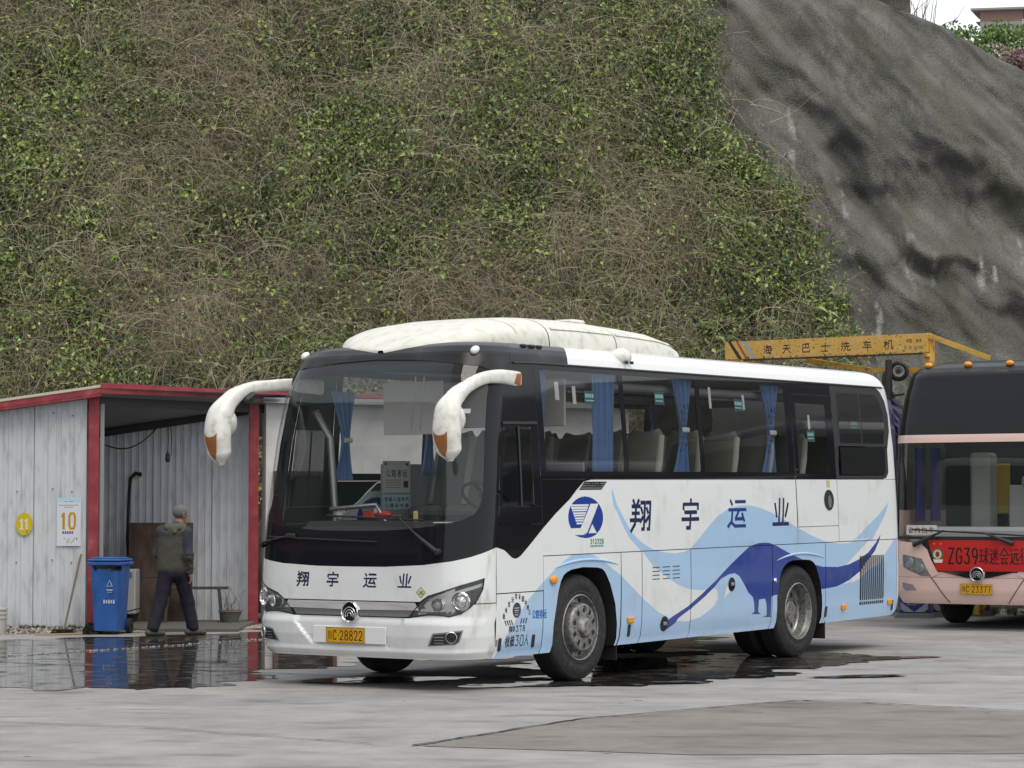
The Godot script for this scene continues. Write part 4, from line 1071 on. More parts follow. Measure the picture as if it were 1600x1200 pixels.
	mb = MB.new(); mb.grid(func(u, t): return pod.call(1.45, t) + Vector3(.09 * sin(t) * 0 + u, .0025, 0), -.004, .004, 2, .25, 2.9, 30, B(1.5, 3.0, 0)); obj("fairing_joint", mb, M.grey_plastic, acu)
	for q in [[-1.18, 3.062], [1.15, 3.046]]:
		mb = MB.new(); mb.ball(cf(q[0], q[1]) + Vector3(-.01, .01, 0), Vector3(.055, .035, .04), 14, Basis(Vector3(0, 0, 1), .5)); obj("roof_marker", mb, M.chrome if false else M.white_paint, root)
	mb = MB.new()
	mb.ball(B(2.95, 3.085, 1.06), Vector3(.13, .09, .10), 18); obj("side_camera", mb, M.swan_white, root)
	mb = MB.new()
	for q in [2.90, 3.0]: mb.cbox(B(q, 3.03, 1.155), Vector3(.035, .03, .03), .006)
	obj("camera_lens", mb, M.black_trim, root)
	mb = MB.new()
	for i in 3: mb.cbox(B(1.28 + i * .13, 3.125, 1.03), Vector3(.06 + .02 * (i % 2), .03, .05), .008)
	obj("roof_clips", mb, M.black_trim, root)
	# ---- mirrors, wipers, wheels
	swan_mirror(root, 1.0); swan_mirror(root, -1.0)
	for q in [[[.961, 1.255], [.53, 1.556], [[-.30, 1.572], [.80, 1.53]]], [[-1.40, 1.262], [-.72, 1.385], [[-1.0, 1.375], [.30, 1.335]]]]:
		var wo = Node3D.new(); wo.name = "wiper"; root.add_child(wo, true)
		var lift = Vector3(-.03, 0, 0)
		mb = MB.new()
		mb.lathe([Vector2(.03, -.02), Vector2(.03, .02), Vector2(.02, .028), Vector2(0, .028)], 14, Transform3D(Basis(Vector3(0, 0, 1), PI / 2), cf(q[0][0], q[0][1]) + Vector3(-.02, 0, 0))); obj("pivot", mb, M.black_trim, wo)
		mb = MB.new()
		var wp = []
		for i in 9: wp.append(cf(lerp(q[0][0], q[1][0], i / 8.0), lerp(q[0][1], q[1][1], i / 8.0)) + lift * (1.0 + .4 * sin(i / 8.0 * PI)))
		mb.tube(wp, [.022, .021, .019, .016, .012, .009, .008, .008, .008], 8); obj("arm", mb, M.black_trim, wo)
		mb = MB.new()
		wp = []
		for i in 13: wp.append(cf(lerp(q[2][0][0], q[2][1][0], i / 12.0), lerp(q[2][0][1], q[2][1][1], i / 12.0)) + Vector3(-.016, 0, 0))
		mb.tube(wp, .009, 6); obj("blade", mb, M.black_rubber, wo)
		mb = MB.new(); mb.cbox(cf(q[1][0] - .02 * sign(q[1][0]), q[1][1]) + Vector3(-.022, 0, 0), Vector3(.03, .04, .10), .006); obj("clip", mb, M.black_trim, wo)
	for sg in [1.0, -1.0]:
		add_wheel(root, 1.955, .5, 1.2 * sg, true, sg < 0)
		add_wheel(root, 6.36, .453, 1.2 * sg, false, sg < 0)
		add_wheel(root, 6.36, .453, .88 * sg, false, sg < 0, "inner_wheel")
		mb = MB.new(); mb.cbox(B(2.62, .36, .98 * sg), Vector3(.012, .42, .42), .004); obj("mud_flap", mb, M.black_rubber, root)
		mb = MB.new(); mb.cbox(B(7.0, .33, .95 * sg), Vector3(.012, .42, .5), .004); obj("mud_flap", mb, M.black_rubber, root)
	make_coach_interior(root)

func oval(x, y, rx, ry) -> PackedVector2Array:
	var r = PackedVector2Array()
	for i in 24: r.append(Vector2(x + rx * cos(TAU * i / 24), y + ry * sin(TAU * i / 24)))
	return r
func rrect(x, y, rx, ry, rad) -> PackedVector2Array:
	var r = PackedVector2Array()
	for i in 24:
		var a = TAU * (i + .5) / 24
		r.append(Vector2(x + sign(cos(a)) * (rx - rad) + rad * cos(a), y + sign(sin(a)) * (ry - rad) + rad * sin(a)))
	return r
func plate_text(img, names, col):
	glyph(img, "chuan", Rect2(22, 30, 44, 82), 7, col)
	glyph(img, names[0], Rect2(76, 26, 48, 90), 10, col)
	img.fill_rect(Rect2i(136, 66, 10, 10), col)
	for i in 5: glyph(img, names[i + 1], Rect2(154 + i * 54, 26, 48, 90), 10, col)
func number_plate(root, img, pos, bs, key):
	var o = Node3D.new(); o.name = "number_plate"; root.add_child(o, true)
	o.position = pos; o.basis = bs
	var mb = MB.new()
	mb.cbox(Vector3(0, 0, -.003), Vector3(.444, .144, .005), .002); obj("plate_back", mb, M.satin_metal, o)
	mb = MB.new()
	mb.quad(Vector3(-.22, .07, .001), Vector3(.22, .07, .001), Vector3(.22, -.07, .001), Vector3(-.22, -.07, .001), Vector3.BACK); obj("plate_face", mb, tex_mat(key, img, .45), o)
	mb = MB.new()
	for x in [-.11, .11]:
		for y in [-.057, .057]: mb.ball(Vector3(x, y, .003), Vector3(.008, .008, .005), 8)
	obj("screws", mb, M.satin_metal, o).set_meta("kind", "stuff")

func make_coach_interior(root):
	var mb = MB.new()
	# lining: ceiling and luggage racks
	mb.cbox(B(4.8, 2.985, 0), Vector3(7.3, .03, 2.1), .01); obj("ceiling", mb, M.interior_light, root)
	for sg in [1.0, -1.0]:
		mb = MB.new(); mb.cbox(B(5.2, 2.80, .80 * sg), Vector3(6.4, .07, .42), .02); obj("luggage_rack", mb, M.interior_grey, root)
	mb = MB.new()
	mb.cbox(B(1.02, 1.36, 0), Vector3(.75, .30, 2.2), .06); mb.cbox(B(.95, 1.40, .62), Vector3(.5, .20, .75), .06); mb.cbox(B(.62, 1.40, 0), Vector3(.36, .12, 1.9), .03)
	obj("dashboard", mb, M.interior_dark, root)
	# steering wheel
	var sw = Node3D.new(); sw.name = "steering_wheel"; root.add_child(sw)
	sw.position = B(1.30, 1.72, .58); sw.basis = Basis(Vector3(0, 0, 1), deg_to_rad(-38))
	mb = MB.new()
	var pts = []
	for i in 33: pts.append(Vector3(cos(TAU * i / 32) * .23, 0, sin(TAU * i / 32) * .23))
	mb.tube(pts, .016, 8, false); obj("ring", mb, M.black_trim, sw)
	mb = MB.new()
	mb.bar(Vector3(-.22, 0, 0), Vector3(.22, 0, 0), .05, .012); mb.ball(Vector3.ZERO, Vector3(.07, .02, .07), 12); mb.tube([Vector3.ZERO, Vector3(0, -.4, 0)], .03, 8); obj("hub", mb, M.black_trim, sw)
	# partition behind the driver with papers
	mb = MB.new(); mb.cbox(B(2.25, 1.60, .62), Vector3(.03, .9, .9), .008); obj("partition", mb, M.interior_grey, root)
	for q in [[1.95, 8.5, -1.125, .92], [2.3, 8.5, 1.125, .78]]:
		mb = MB.new(); mb.cbox(B((q[0] + q[1]) / 2, 1.14 + q[3] / 2, q[2]), Vector3(q[1] - q[0], q[3], .04), .008); obj("side_lining", mb, M.interior_grey, root)
	mb = MB.new(); mb.cbox(B(1.99, 2.62, .28), Vector3(.03, .45, 1.5), .008); obj("header_board", mb, M.interior_light, root)
	mb = MB.new(); mb.cbox(B(1.10, 2.57, -.10), Vector3(.012, .50, .70), .004); obj("sun_blind", mb, M.interior_light, root)
	var pi = new_img(200, 160, Color(.88, .88, .86))
	pi.fill_rect(Rect2i(12, 8, 20, 14), Color(.6, .5, .4)); pi.fill_rect(Rect2i(150, 100, 34, 34), Color(.25, .25, .25)); pi.fill_rect(Rect2i(166, 10, 20, 14), Color(.35, .35, .4))
	word(pi, ["gong", "lu", "ke", "yun"], Rect2(20, 44, 160, 36), .2, 3.5, Color(.3, .3, .32))
	for i in 4: pi.fill_rect(Rect2i(20, 94 + i * 12, 110, 4), Color(.6, .6, .6))
	paper(root, pi, B(2.16, 1.93, -1.098), .46, .32, "notice")
	var p2 = new_img(200, 80, Color(.78, .86, .88))
	word(p2, ["he", "zai", "ren", "yuan", "che", "nei"], Rect2(10, 14, 180, 24), .2, 3, Color(.2, .3, .4))
	word(p2, ["gong", "lu", "hui", "zhong", "hai"], Rect2(10, 48, 180, 22), .2, 3, Color(.2, .3, .4))
	paper(root, p2, B(2.16, 1.68, -1.098), .46, .15, "notice_strip")
	# little figures and bits on the dashboard
	mb = MB.new(); mb.cbox(B(.90, 1.56, -.46), Vector3(.10, .09, .14), .02); mb.ball(B(.90, 1.57, -.30), Vector3(.05, .04, .10), 12); obj("red_ornament", mb, mat("ornament_red", lin(.45, .04, .03), .4), root)
	mb = MB.new(); mb.ball(B(.90, 1.61, -.38), Vector3(.04, .045, .04), 12); mb.ball(B(.90, 1.58, -.82), Vector3(.05, .06, .05), 12); obj("white_ornament", mb, M.paper_white, root)
	mb = MB.new(); mb.cbox(B(.75, 1.545, .18), Vector3(.03, .12, .05), .01); obj("bottle", mb, mat("bottle_yellow", lin(.55, .50, .16), .4), root)
	mb = MB.new(); mb.cbox(B(.68, 1.50, .55), Vector3(.12, .01, .16), .003); obj("paper_slip", mb, M.paper_white, root)
	mb = MB.new(); mb.patch(rect(1.08, 2.48, 1.19, 2.52), cf, Vector2(.05, .05), -.006, MID); mb.patch(rect(-1.27, 2.42, -1.18, 2.46), cf, Vector2(.05, .05), -.006, MID); obj("windscreen_sticker", mb, M.paper_white, root)
	# door pillar bar and the passenger door frame at the far front
	mb = MB.new()
	mb.tube([B(.75, 2.55, -1.0), B(.95, 2.3, -.98), B(1.0, 1.4, -.95)], .035, 8); mb.tube([B(.85, 1.62, -.9), B(.85, 1.66, -.35), B(.9, 1.5, -.28)], .022, 8)
	mb.tube([B(.8, 2.85, .25), B(.82, 2.35, .18)], .008, 6); mb.tube([B(.8, 2.85, .15), B(.82, 2.35, .08)], .008, 6)
	obj("grab_rails", mb, M.satin_metal, root)
	# driver's seat and the rows of passenger seats
	var seat = MB.new()
	var back = func(s, t):
		var wd = .215 - .02 * smoothstep(.7, 1.0, t) - .05 * smoothstep(.93, 1.0, t)
		var c = cos(s); var sn = sin(s)
		return Vector3(.20 * t + .07 * sign(c) * pow(abs(c), .7), .45 + .80 * t - .03 * smoothstep(.9, 1, t) * c * c, wd * sign(sn) * pow(abs(sn), .5))
	seat.grid(back, 0, TAU, 24, 0, 1, 10, Vector3(.1, .8, 0))
	var sh = seat.mesh()
	var cus = MB.new(); cus.cbox(Vector3(-.22, .42, 0), Vector3(.46, .14, .43), .05)
	cus.cbox(Vector3(-.15, .2, 0), Vector3(.3, .38, .1), .02)
	var cm = cus.mesh()
	var wing = MB.new()
	for z in [-.205, .205]: wing.tube([Vector3(-.02, .5, z), Vector3(.10, .95, z), Vector3(.165, 1.18, z * .93)], [.03, .04, .035], 8)
	var wm = wing.mesh()
	var spots = [[1.75, .62]]
	for i in 8:
		for z in [.88, .44, -.44, -.88]:
			if i == 0 and z > 0: continue
			spots.append([2.75 + i * .78, z])
	for q in spots:
		var o = Node3D.new(); o.name = "passenger_seat" if q[0] > 2 else "driver_seat"; root.add_child(o, true)
		o.position = B(q[0], 1.15, q[1])
		obj("backrest", sh, M.seat_cloth, o); obj("cushion", cm, M.seat_cloth, o); obj("bolster", wm, M.seat_side, o)
	# curtains at the side windows and beside the windscreen
	curtain(root, 1.40, 1.52, 1.95, 2.93, 1.09, false)
	curtain(root, 2.36, 2.74, 1.95, 2.93, 1.09, false)
	curtain(root, 3.85, 4.24, 1.95, 2.93, 1.09, true)
	curtain(root, 5.72, 6.12, 1.95, 2.93, 1.09, true)
	curtain(root, 6.45, 6.53, 2.3, 2.72, 1.09, false)
	curtain(root, 8.1, 8.5, 2.3, 2.9, 1.06, true)
	for q in [[2.5, 2.8], [4.0, 4.3], [5.8, 6.2], [7.0, 7.3]]: curtain(root, q[0], q[1], 1.95, 2.93, -1.08, true)
	curtain(root, .98, 1.34, 1.9, 2.75, -1.0, true)
	# stickers on the side glass
	for q in [[1.62, 2.63, .07, .17], [1.92, 2.60, .06, .17], [4.52, 2.62, .05, .22], [5.23, 2.62, .05, .16], [6.70, 2.44, .05, .16]]:
		mb = MB.new(); mb.patch(rect(q[0], q[1], q[0] + q[2], q[1] + q[3]), cs, Vector2(.5, .5), -.012, MID); obj("white_sticker", mb, M.paper_white, root)
	var ex = new_img(64, 48, Color(.10, .22, .22))
	for i in 4: ex.fill_rect(Rect2i(8 + i * 13, 10, 9, 14), Color(.45, .62, .62))
	ex.fill_rect(Rect2i(8, 32, 48, 4), Color(.45, .62, .62))
	var em = tex_mat("exit_sticker", ex, .5)
	for q in [[2.10, 2.60], [3.40, 2.63], [5.02, 2.60], [6.62, 2.30], [7.72, 2.44]]:
		mb = MB.new()
		mb.patch(rect(q[0], q[1], q[0] + .19, q[1] + .13), cs, Vector2(.5, .5), .003, MID, func(p): return Vector2((p.x - q[0]) / .19, 1.0 - (p.y - q[1]) / .13))
		obj("exit_sticker", mb, em, root)
func paper(root, img, pos, w, h, key):
	var mb = MB.new()
	mb.quad(pos + Vector3(-w / 2, h / 2, 0), pos + Vector3(w / 2, h / 2, 0), pos + Vector3(w / 2, -h / 2, 0), pos + Vector3(-w / 2, -h / 2, 0), Vector3(0, 0, 1))
	obj(key, mb, tex_mat(key, img, .7), root)
# ---------------------------------------------------------------- yard: concrete, cracks, wet sheet, puddles
func wobble(line: Array, step: float, amp: float, sd: int) -> PackedVector2Array:
	var nz = noise(0.9, sd, 4)
	var r = PackedVector2Array()
	for i in line.size():
		var a: Vector2 = line[i]; var b: Vector2 = line[(i + 1) % line.size()]
		var m = max(1, int((b - a).length() / step))
		var o = (b - a).orthogonal().normalized()
		for k in m:
			var p = a.lerp(b, float(k) / m)
			r.append(p + o * nz.get_noise_2d(p.x * 1.3, p.y * 1.3) * amp + Vector2(nz.get_noise_2d(p.y * 4, p.x * 4) * amp * .35, 0))
	return r
func sheet(called, poly: PackedVector2Array, y: float, m, cell := 0.8):
	var mb = MB.new()
	mb.patch(poly, func(x, z): return Vector3(x, y, z), Vector2(cell, cell), 0, Vector3(0, -50, -25), func(q): return q)
	return obj(called, mb, m)
func crack(line: Array, wd: float, sd: int) -> PackedVector2Array:
	var nz = noise(1.7, sd, 4); var n2 = noise(5.0, sd + 1, 3)
	var up = []; var dn = []
	for i in line.size() - 1:
		var a: Vector2 = line[i]; var b: Vector2 = line[i + 1]
		var m = max(1, int((b - a).length() / .06))
		var o = (b - a).orthogonal().normalized()
		for k in m:
			var p = a.lerp(b, float(k) / m) + o * nz.get_noise_2d(a.x + k * .09, i * 7.0) * .03
			var w = wd * (.6 + .5 * abs(n2.get_noise_2d(k * .1, i * 3.0)) * 2.0)
			up.append(p + o * w); dn.append(p - o * w)
	dn.reverse()
	return PackedVector2Array(up + dn)
func ground_texture() -> ImageTexture:
	# one plan-view picture of the yard: x -10..10, z -40..-12, tones of worn concrete
	var W = 1280; var H = 1792
	var n1 = noise(.012, 3, 5).get_image(W, H, false, false, true)
	var n2 = noise(.05, 4, 4).get_image(W, H, false, false, true)
	var n3 = noise(.35, 5, 2).get_image(W, H, false, false, true)
	var st = FastNoiseLite.new(); st.frequency = .03; st.seed = 8; st.fractal_octaves = 4
	var img = Image.create(W, H, false, Image.FORMAT_RGB8)
	var lo = lin(.285, .270, .266); var hi = lin(.51, .487, .482); var st_c = lin(.10, .095, .09)
	for y in H:
		for x in W:
			var a = n1.get_pixel(x, y).r; var b = n2.get_pixel(x, y).r; var c = n3.get_pixel(x, y).r
			var k = clampf(.10 + a * .70 + (b - .5) * .40 + (c - .5) * .22, 0, 1)
			var col = lo.lerp(hi, k)
			var s = st.get_noise_2d(x * .35 + y * .12, y * .9 - x * .1)
			if s > .18: col = col.lerp(hi, (s - .18) * .9)
			if s < -.22: col = col.lerp(st_c, (-s - .22) * .9)
			img.set_pixel(x, y, col)
	# tyre rubber tracks, oil drops
	var r = RandomNumberGenerator.new(); r.seed = 77
	for i in 260:
		var p = Vector2(r.randf() * W, r.randf() * H); var q = r.randf_range(1.0, 4.0)
		fill_poly(img, PackedVector2Array([p, p + Vector2(q, q * .3), p + Vector2(q * .8, q), p + Vector2(-q * .3, q * .7)]), lin(.07, .065, .06) if r.randf() < .6 else lin(.5, .48, .46))
	return ImageTexture.create_from_image(img)
func speckle(m, sd: int, freq: float, dark: float, scale: float):
	# fine grain of sand and stone multiplied over the broad tones
	m.detail_enabled = true
	m.detail_blend_mode = BaseMaterial3D.BLEND_MODE_MUL
	m.detail_uv_layer = BaseMaterial3D.DETAIL_UV_2
	m.detail_albedo = tile_noise(1024, freq, sd, [[0, Color(dark, dark, dark)], [.42, Color(.82, .82, .81)], [.58, Color(.95, .95, .95)], [1, Color(1, 1, 1)]], 3)
	m.uv2_triplanar = true; m.uv2_world_triplanar = true; m.uv2_scale = Vector3.ONE * scale
func make_ground():
	var c = mat("concrete", Color(1, 1, 1), .82)
	c.albedo_texture = ground_texture()
	c.uv1_scale = Vector3(1, 1, 1)
	var mb = MB.new()
	# far and side ground in a plain tone round the pictured yard
	mb.grid(func(x, z): return Vector3(x, 0, z), -10, 10, 20, -40, -12, 20, Vector3(0, -90, -25))
	for i in mb.uv.size(): mb.uv[i] = Vector2((mb.v[i].x + 10) / 20, (mb.v[i].z + 40) / 28)
	c.normal_enabled = false
	speckle(c, 67, .10, .72, .9)
	tag(obj("ground", mb, c), "", "", "", "structure")
	var far = mat("yard_concrete", Color(1, 1, 1), .85)
	far.albedo_texture = tile_noise(1024, .01, 62, [[0, lin(.25, .24, .232)], [.5, lin(.34, .325, .318)], [1, lin(.42, .405, .395)]], 5)
	far.uv1_triplanar = true; far.uv1_world_triplanar = true; far.uv1_scale = Vector3(.2, .2, .2)
	mb = MB.new()
	for q in [[-200, -10, -200, 100], [10, 200, -200, 100], [-10, 10, -12, 100], [-10, 10, -200, -40]]:
		mb.grid(func(x, z): return Vector3(x, 0, z), q[0], q[1], 2, q[2], q[3], 2, Vector3((q[0] + q[1]) / 2.0, -190, (q[2] + q[3]) / 2.0))
	tag(obj("yard_ground", mb, far), "", "", "", "structure")
	# the rough patch of bare aggregate at the front right
	var ag = mat("aggregate", Color(.86, .84, .81), .9)
	ag.albedo_texture = c.albedo_texture
	speckle(ag, 63, .16, .40, 1.1)
	var pp = wobble([Vector2(-.62, -16.5), Vector2(.49, -18.56), Vector2(2.47, -20.42), Vector2(4.07, -19.32), Vector2(5.5, -18.4), Vector2(5.5, -16.2), Vector2(3.2, -16.0), Vector2(1.2, -15.9)], .12, .05, 71)
	var rp = MB.new()
	rp.patch(pp, func(x, z): return Vector3(x, .004, z), Vector2(.6, .6), 0, Vector3(0, -50, -25), func(q): return Vector2((q.x + 10) / 20, (q.y + 40) / 28))
	tag(obj("rough_patch", rp, ag), "", "", "", "structure")
	var dk = mat("crack_dark", lin(.045, .042, .04), .95)
	var cracks = [
		[[Vector2(-.66, -16.5), Vector2(.49, -18.56), Vector2(2.40, -20.40), Vector2(2.9, -20.18), Vector2(4.07, -19.32), Vector2(5.6, -18.4)], .024],
		[[Vector2(-4.4, -18.6), Vector2(-2.6, -17.8), Vector2(-.9, -16.6)], .009],
		[[Vector2(-6.6, -25.8), Vector2(-5.385, -25.5), Vector2(-4.0, -24.7), Vector2(-2.45, -23.85), Vector2(-1.6, -23.4)], .022],
		[[Vector2(3.2, -33.5), Vector2(5.5, -30.5), Vector2(8, -27.8)], .008],
		[[Vector2(4.6, -24.6), Vector2(6.6, -23.0), Vector2(8.5, -22.0)], .006]]
	for i in cracks.size():
		tag(sheet("pavement_crack", crack(cracks[i][0], cracks[i][1], 80 + i), .009, dk, .5), "", "", "", "structure")
	# thin film of water over darkened concrete
	var wet = mat("wet_concrete", Color(1, 1, 1), .045)
	wet.albedo_texture = tile_noise(1024, .012, 64, [[0, lin(.018, .017, .016)], [.5, lin(.035, .033, .030)], [1, lin(.07, .066, .06)]], 5)
	wet.uv1_triplanar = true; wet.uv1_world_triplanar = true; wet.uv1_scale = Vector3(.25, .25, .25)
	var rt = tile_noise(1024, .009, 65, [[0, Color(.02, .02, .02)], [.52, Color(.03, .03, .03)], [.62, Color(.10, .10, .10)], [.8, Color(.32, .32, .32)], [1, Color(.5, .5, .5)]], 5)
	wet.roughness_texture = rt; wet.roughness = 1.0
	wet.normal_enabled = true; wet.normal_texture = tile_noise(512, .03, 66, [], 3, true, 1.0); wet.normal_scale = .012
	var wp = wobble([Vector2(-12, -21.3), Vector2(-4.5, -21.5), Vector2(-2.85, -21.8), Vector2(-2.35, -23.4), Vector2(-1.85, -25.0), Vector2(-.8, -26.2), Vector2(.6, -26.6), Vector2(1.8, -27.6), Vector2(2.4, -29.2), Vector2(2.5, -32), Vector2(.5, -34.5), Vector2(-3.0, -33.4), Vector2(-3.5, -31.9), Vector2(-4.3, -31.0), Vector2(-6.0, -29.95), Vector2(-12, -29.7)], .15, .75, 72)
	var o = sheet("wet_ground", wp, .005, wet, .6)
	tag(o, "", "", "", "structure")
	var k = 0
	for q in [[.95, -22.6, .9, .35], [1.5, -23.6, 1.3, .45], [2.2, -24.8, 1.2, .5], [3.0, -25.6, .9, .3], [2.9, -26.5, 1.1, .5], [.2, -22.2, .7, .16], [3.9, -26.2, .7, .2], [1.0, -25.2, 1.0, .6], [-1.2, -22.9, .8, .22], [3.3, -23.3, .5, .10]]:
		var base = []
		for i in 10: base.append(Vector2(q[0] + q[2] * cos(TAU * i / 10), q[1] + q[3] * 1.6 * sin(TAU * i / 10) - .3 * q[2] * cos(TAU * i / 10)))
		tag(sheet("puddle", wobble(base, .06, .45 * min(1.0, q[3] * 2), 90 + k), .006 + .0006 * k, wet, .5), "", "", "", "structure")
		k += 1
	# crushed grit lying along the old joint through the wet part
	var gm = MB.new()
	gm.ball(Vector3.ZERO, Vector3(.5, .35, .42), 6)
	var line = [Vector2(-7.5, -25.0), Vector2(-5.57, -26.44), Vector2(-4.3, -28.1), Vector2(-3.08, -29.94), Vector2(-2.2, -31.2)]
	var xs = []
	for i in line.size() - 1:
		var m = int((line[i + 1] - line[i]).length() * 60)
		for j in m:
			var p = line[i].lerp(line[i + 1], rng.randf()) + Vector2(rng.randfn(0, .03), rng.randfn(0, .05))
			var s = rng.randf_range(.006, .024)
			xs.append([Transform3D(Basis(Vector3.UP, rng.randf() * TAU).scaled(Vector3(s, s, s) * 1.4), Vector3(p.x, .005 + s * .2, p.y)), lin(1, 1, 1) * rng.randf_range(.25, .75)])
	tag(scatter("grit_gravel", gm.mesh(), mat_v("grit", lin(.5, .48, .45), .9), xs), "strip of pale crushed grit along the joint across the wet ground", "gravel", "", "stuff")
func mat_v(called, col, rough):
	var m = mat(called, col, rough)
	m.vertex_color_use_as_albedo = true
	return m
func scatter(called, mesh, m, xs):
	var mm = MultiMesh.new()
	mm.transform_format = MultiMesh.TRANSFORM_3D
	mm.use_colors = true
	mm.mesh = mesh
	mm.instance_count = xs.size()
	for i in xs.size():
		mm.set_instance_transform(i, xs[i][0]); mm.set_instance_color(i, xs[i][1])
	var o = MultiMeshInstance3D.new()
	o.name = numbered(called)
	o.multimesh = mm
	o.material_override = m
	add_child(o)
	return o
# ---------------------------------------------------------------- the tin hut, the white building and what stands by them
const NRM := Vector2(-.776, -.63)
func roof_h(x: float, z: float) -> float:
	# underside of the lean-to roof: level along its front edge, falling away behind it
	var d = (x + 5.39) * NRM.x + (z + 31.6) * NRM.y
	return 3.12 - .184 * max(d, -.3)
func rib_wall(parent, x0: float, x1: float, z: float, out: float, pitch: float, panel: float, m, called: String):
	# sheets of ribbed steel standing along x at depth z, each sheet its own part
	var x = x0
	while x < x1 - .01:
		var xe = min(x + panel - .006, x1)
		var prof = []
		var k = x
		while k < xe - .001:
			var kk = min(k + pitch, xe)
			prof.append(Vector2(k, 0)); prof.append(Vector2(min(k + .012, kk), .010)); prof.append(Vector2(min(k + .030, kk), .010)); prof.append(Vector2(min(k + .042, kk), 0))
			prof.append(Vector2(min(k + pitch * .55, kk), 0)); prof.append(Vector2(min(k + pitch * .55 + .006, kk), -.004)); prof.append(Vector2(min(k + pitch * .55 + .018, kk), -.004)); prof.append(Vector2(min(k + pitch * .55 + .024, kk), 0))
			k = kk
		prof.append(Vector2(xe, 0))
		var mb = MB.new()
		for i in prof.size() - 1:
			var a = prof[i]; var b = prof[i + 1]
			if b.x - a.x < 1e-5 and abs(a.y - b.y) < 1e-5: continue
			var za = z + a.y * out; var zb = z + b.y * out
			mb.fquad(Vector3(a.x, .04, za), Vector3(b.x, .04, zb), Vector3(b.x, roof_h(b.x, zb) - .005, zb), Vector3(a.x, roof_h(a.x, za) - .005, za), Vector3(0, 0, out))
		mb.fquad(Vector3(x, .04, z - .04 * out), Vector3(xe, .04, z - .04 * out), Vector3(xe, roof_h(xe, z) - .005, z - .04 * out), Vector3(x, roof_h(x, z) - .005, z - .04 * out), Vector3(0, 0, -out))
		for e in [x, xe]: mb.fquad(Vector3(e, .04, z), Vector3(e, roof_h(e, z) - .005, z), Vector3(e, roof_h(e, z) - .005, z - .04 * out), Vector3(e, .04, z - .04 * out), Vector3(-1 if e == x else 1, 0, 0))
		obj(called, mb, m, parent)
		x += panel
func make_hut():
	var steel = mat("painted_steel", Color(1, 1, 1), .5)
	steel.albedo_texture = tile_noise(1024, .008, 141, [[0, lin(.40, .41, .43)], [.28, lin(.54, .56, .59)], [.5, lin(.60, .625, .66)], [1, lin(.63, .655, .69)]], 6)
	steel.uv1_triplanar = true; steel.uv1_world_triplanar = true; steel.uv1_scale = Vector3(.9, .22, .9)
	var steel2 = steel
	var red = mat("red_trim", Color(1, 1, 1), .5)
	red.albedo_texture = tile_noise(512, .015, 143, [[0, lin(.19, .022, .028)], [.5, lin(.30, .035, .045)], [.8, lin(.34, .055, .07)], [1, lin(.42, .13, .14)]], 5)
	red.uv1_triplanar = true; red.uv1_world_triplanar = true; red.uv1_scale = Vector3(.5, .5, .5)
	var cream = mat("roof_cream", lin(.55, .53, .44), .6)
	var grey = mat("roof_grey", lin(.30, .31, .32), .7)
	var t = thing("tin_hut", "open-fronted hut of white ribbed steel sheets with red posts and fascia", "hut", Transform3D())
	rib_wall(t, -9.75, -5.585, -31.8, 1.0, .1735, .694, steel, "outer_sheet")
	rib_wall(t, -9.3, -3.72, -34.35, 1.0, .105, .84, steel2, "inner_sheet")
	# inside end wall and the post's return
	var mb = MB.new()
	mb.box(Vector3(-9.78, 1.3, -33.1), Vector3(.05, 2.6, 2.6)); obj("end_wall", mb, steel2, t)
	for q in [[-5.50, -31.80], [-3.63, -34.0]]:
		mb = MB.new(); mb.cbox(Vector3(q[0], 1.55, q[1]), Vector3(.14, 3.12, .10), .008, Basis(Vector3.UP, .1)); obj("red_post", mb, red, t)
	mb = MB.new(); mb.cbox(Vector3(-5.40, 1.5, -31.86), Vector3(.05, 3.0, .06), .006); obj("post_edging", mb, grey, t)
	# roof slab and its beams
	var corners = [Vector2(-5.37, -31.58), Vector2(-3.19, -34.27), Vector2(-1.0, -36.4), Vector2(-5.0, -37.2), Vector2(-9.9, -36.9), Vector2(-9.9, -31.58)]
	mb = MB.new()
	for s in [0.0, .07]:
		var ps = []
		for c in corners: ps.append(Vector3(c.x, roof_h(c.x, c.y) + s, c.y))
		for k in range(1, ps.size() - 1): mb.tri(ps[0], ps[k], ps[k + 1], Vector3(0, -1 if s == 0.0 else 1, 0))
	obj("roof", mb, grey, t)
	var edge = func(a: Vector2, b: Vector2, called, m, h0, h1, off):
		var e = MB.new()
		var d = (b - a).normalized(); var o = Vector2(d.y, -d.x) * off
		var p0 = Vector3(a.x + o.x, roof_h(a.x, a.y), a.y + o.y); var p1 = Vector3(b.x + o.x, roof_h(b.x, b.y), b.y + o.y)
		var w = Vector3(o.x, 0, o.y).normalized() * .025
		var q = [p0 + Vector3(0, h0, 0), p1 + Vector3(0, h0, 0), p1 + Vector3(0, h1, 0), p0 + Vector3(0, h1, 0)]
		e.fquad(q[0] + w, q[1] + w, q[2] + w, q[3] + w, w); e.fquad(q[0] - w, q[1] - w, q[2] - w, q[3] - w, -w)
		e.fquad(q[3] + w, q[2] + w, q[2] - w, q[3] - w, Vector3.UP); e.fquad(q[0] + w, q[1] + w, q[1] - w, q[0] - w, Vector3.DOWN)
		e.fquad(q[0] + w, q[3] + w, q[3] - w, q[0] - w, p0 - p1); e.fquad(q[1] + w, q[2] + w, q[2] - w, q[1] - w, p1 - p0)
		obj(called, e, m, t)
	edge.call(corners[1], corners[0], "front_fascia", red, -.005, .14, -.03)
	edge.call(corners[2], corners[1], "front_fascia", red, -.005, .14, -.03)
	edge.call(corners[0], corners[5], "side_fascia", red, -.035, .075, -.03)
	edge.call(corners[0], corners[5], "roof_flashing", cream, .08, .115, -.035)
	mb = MB.new()
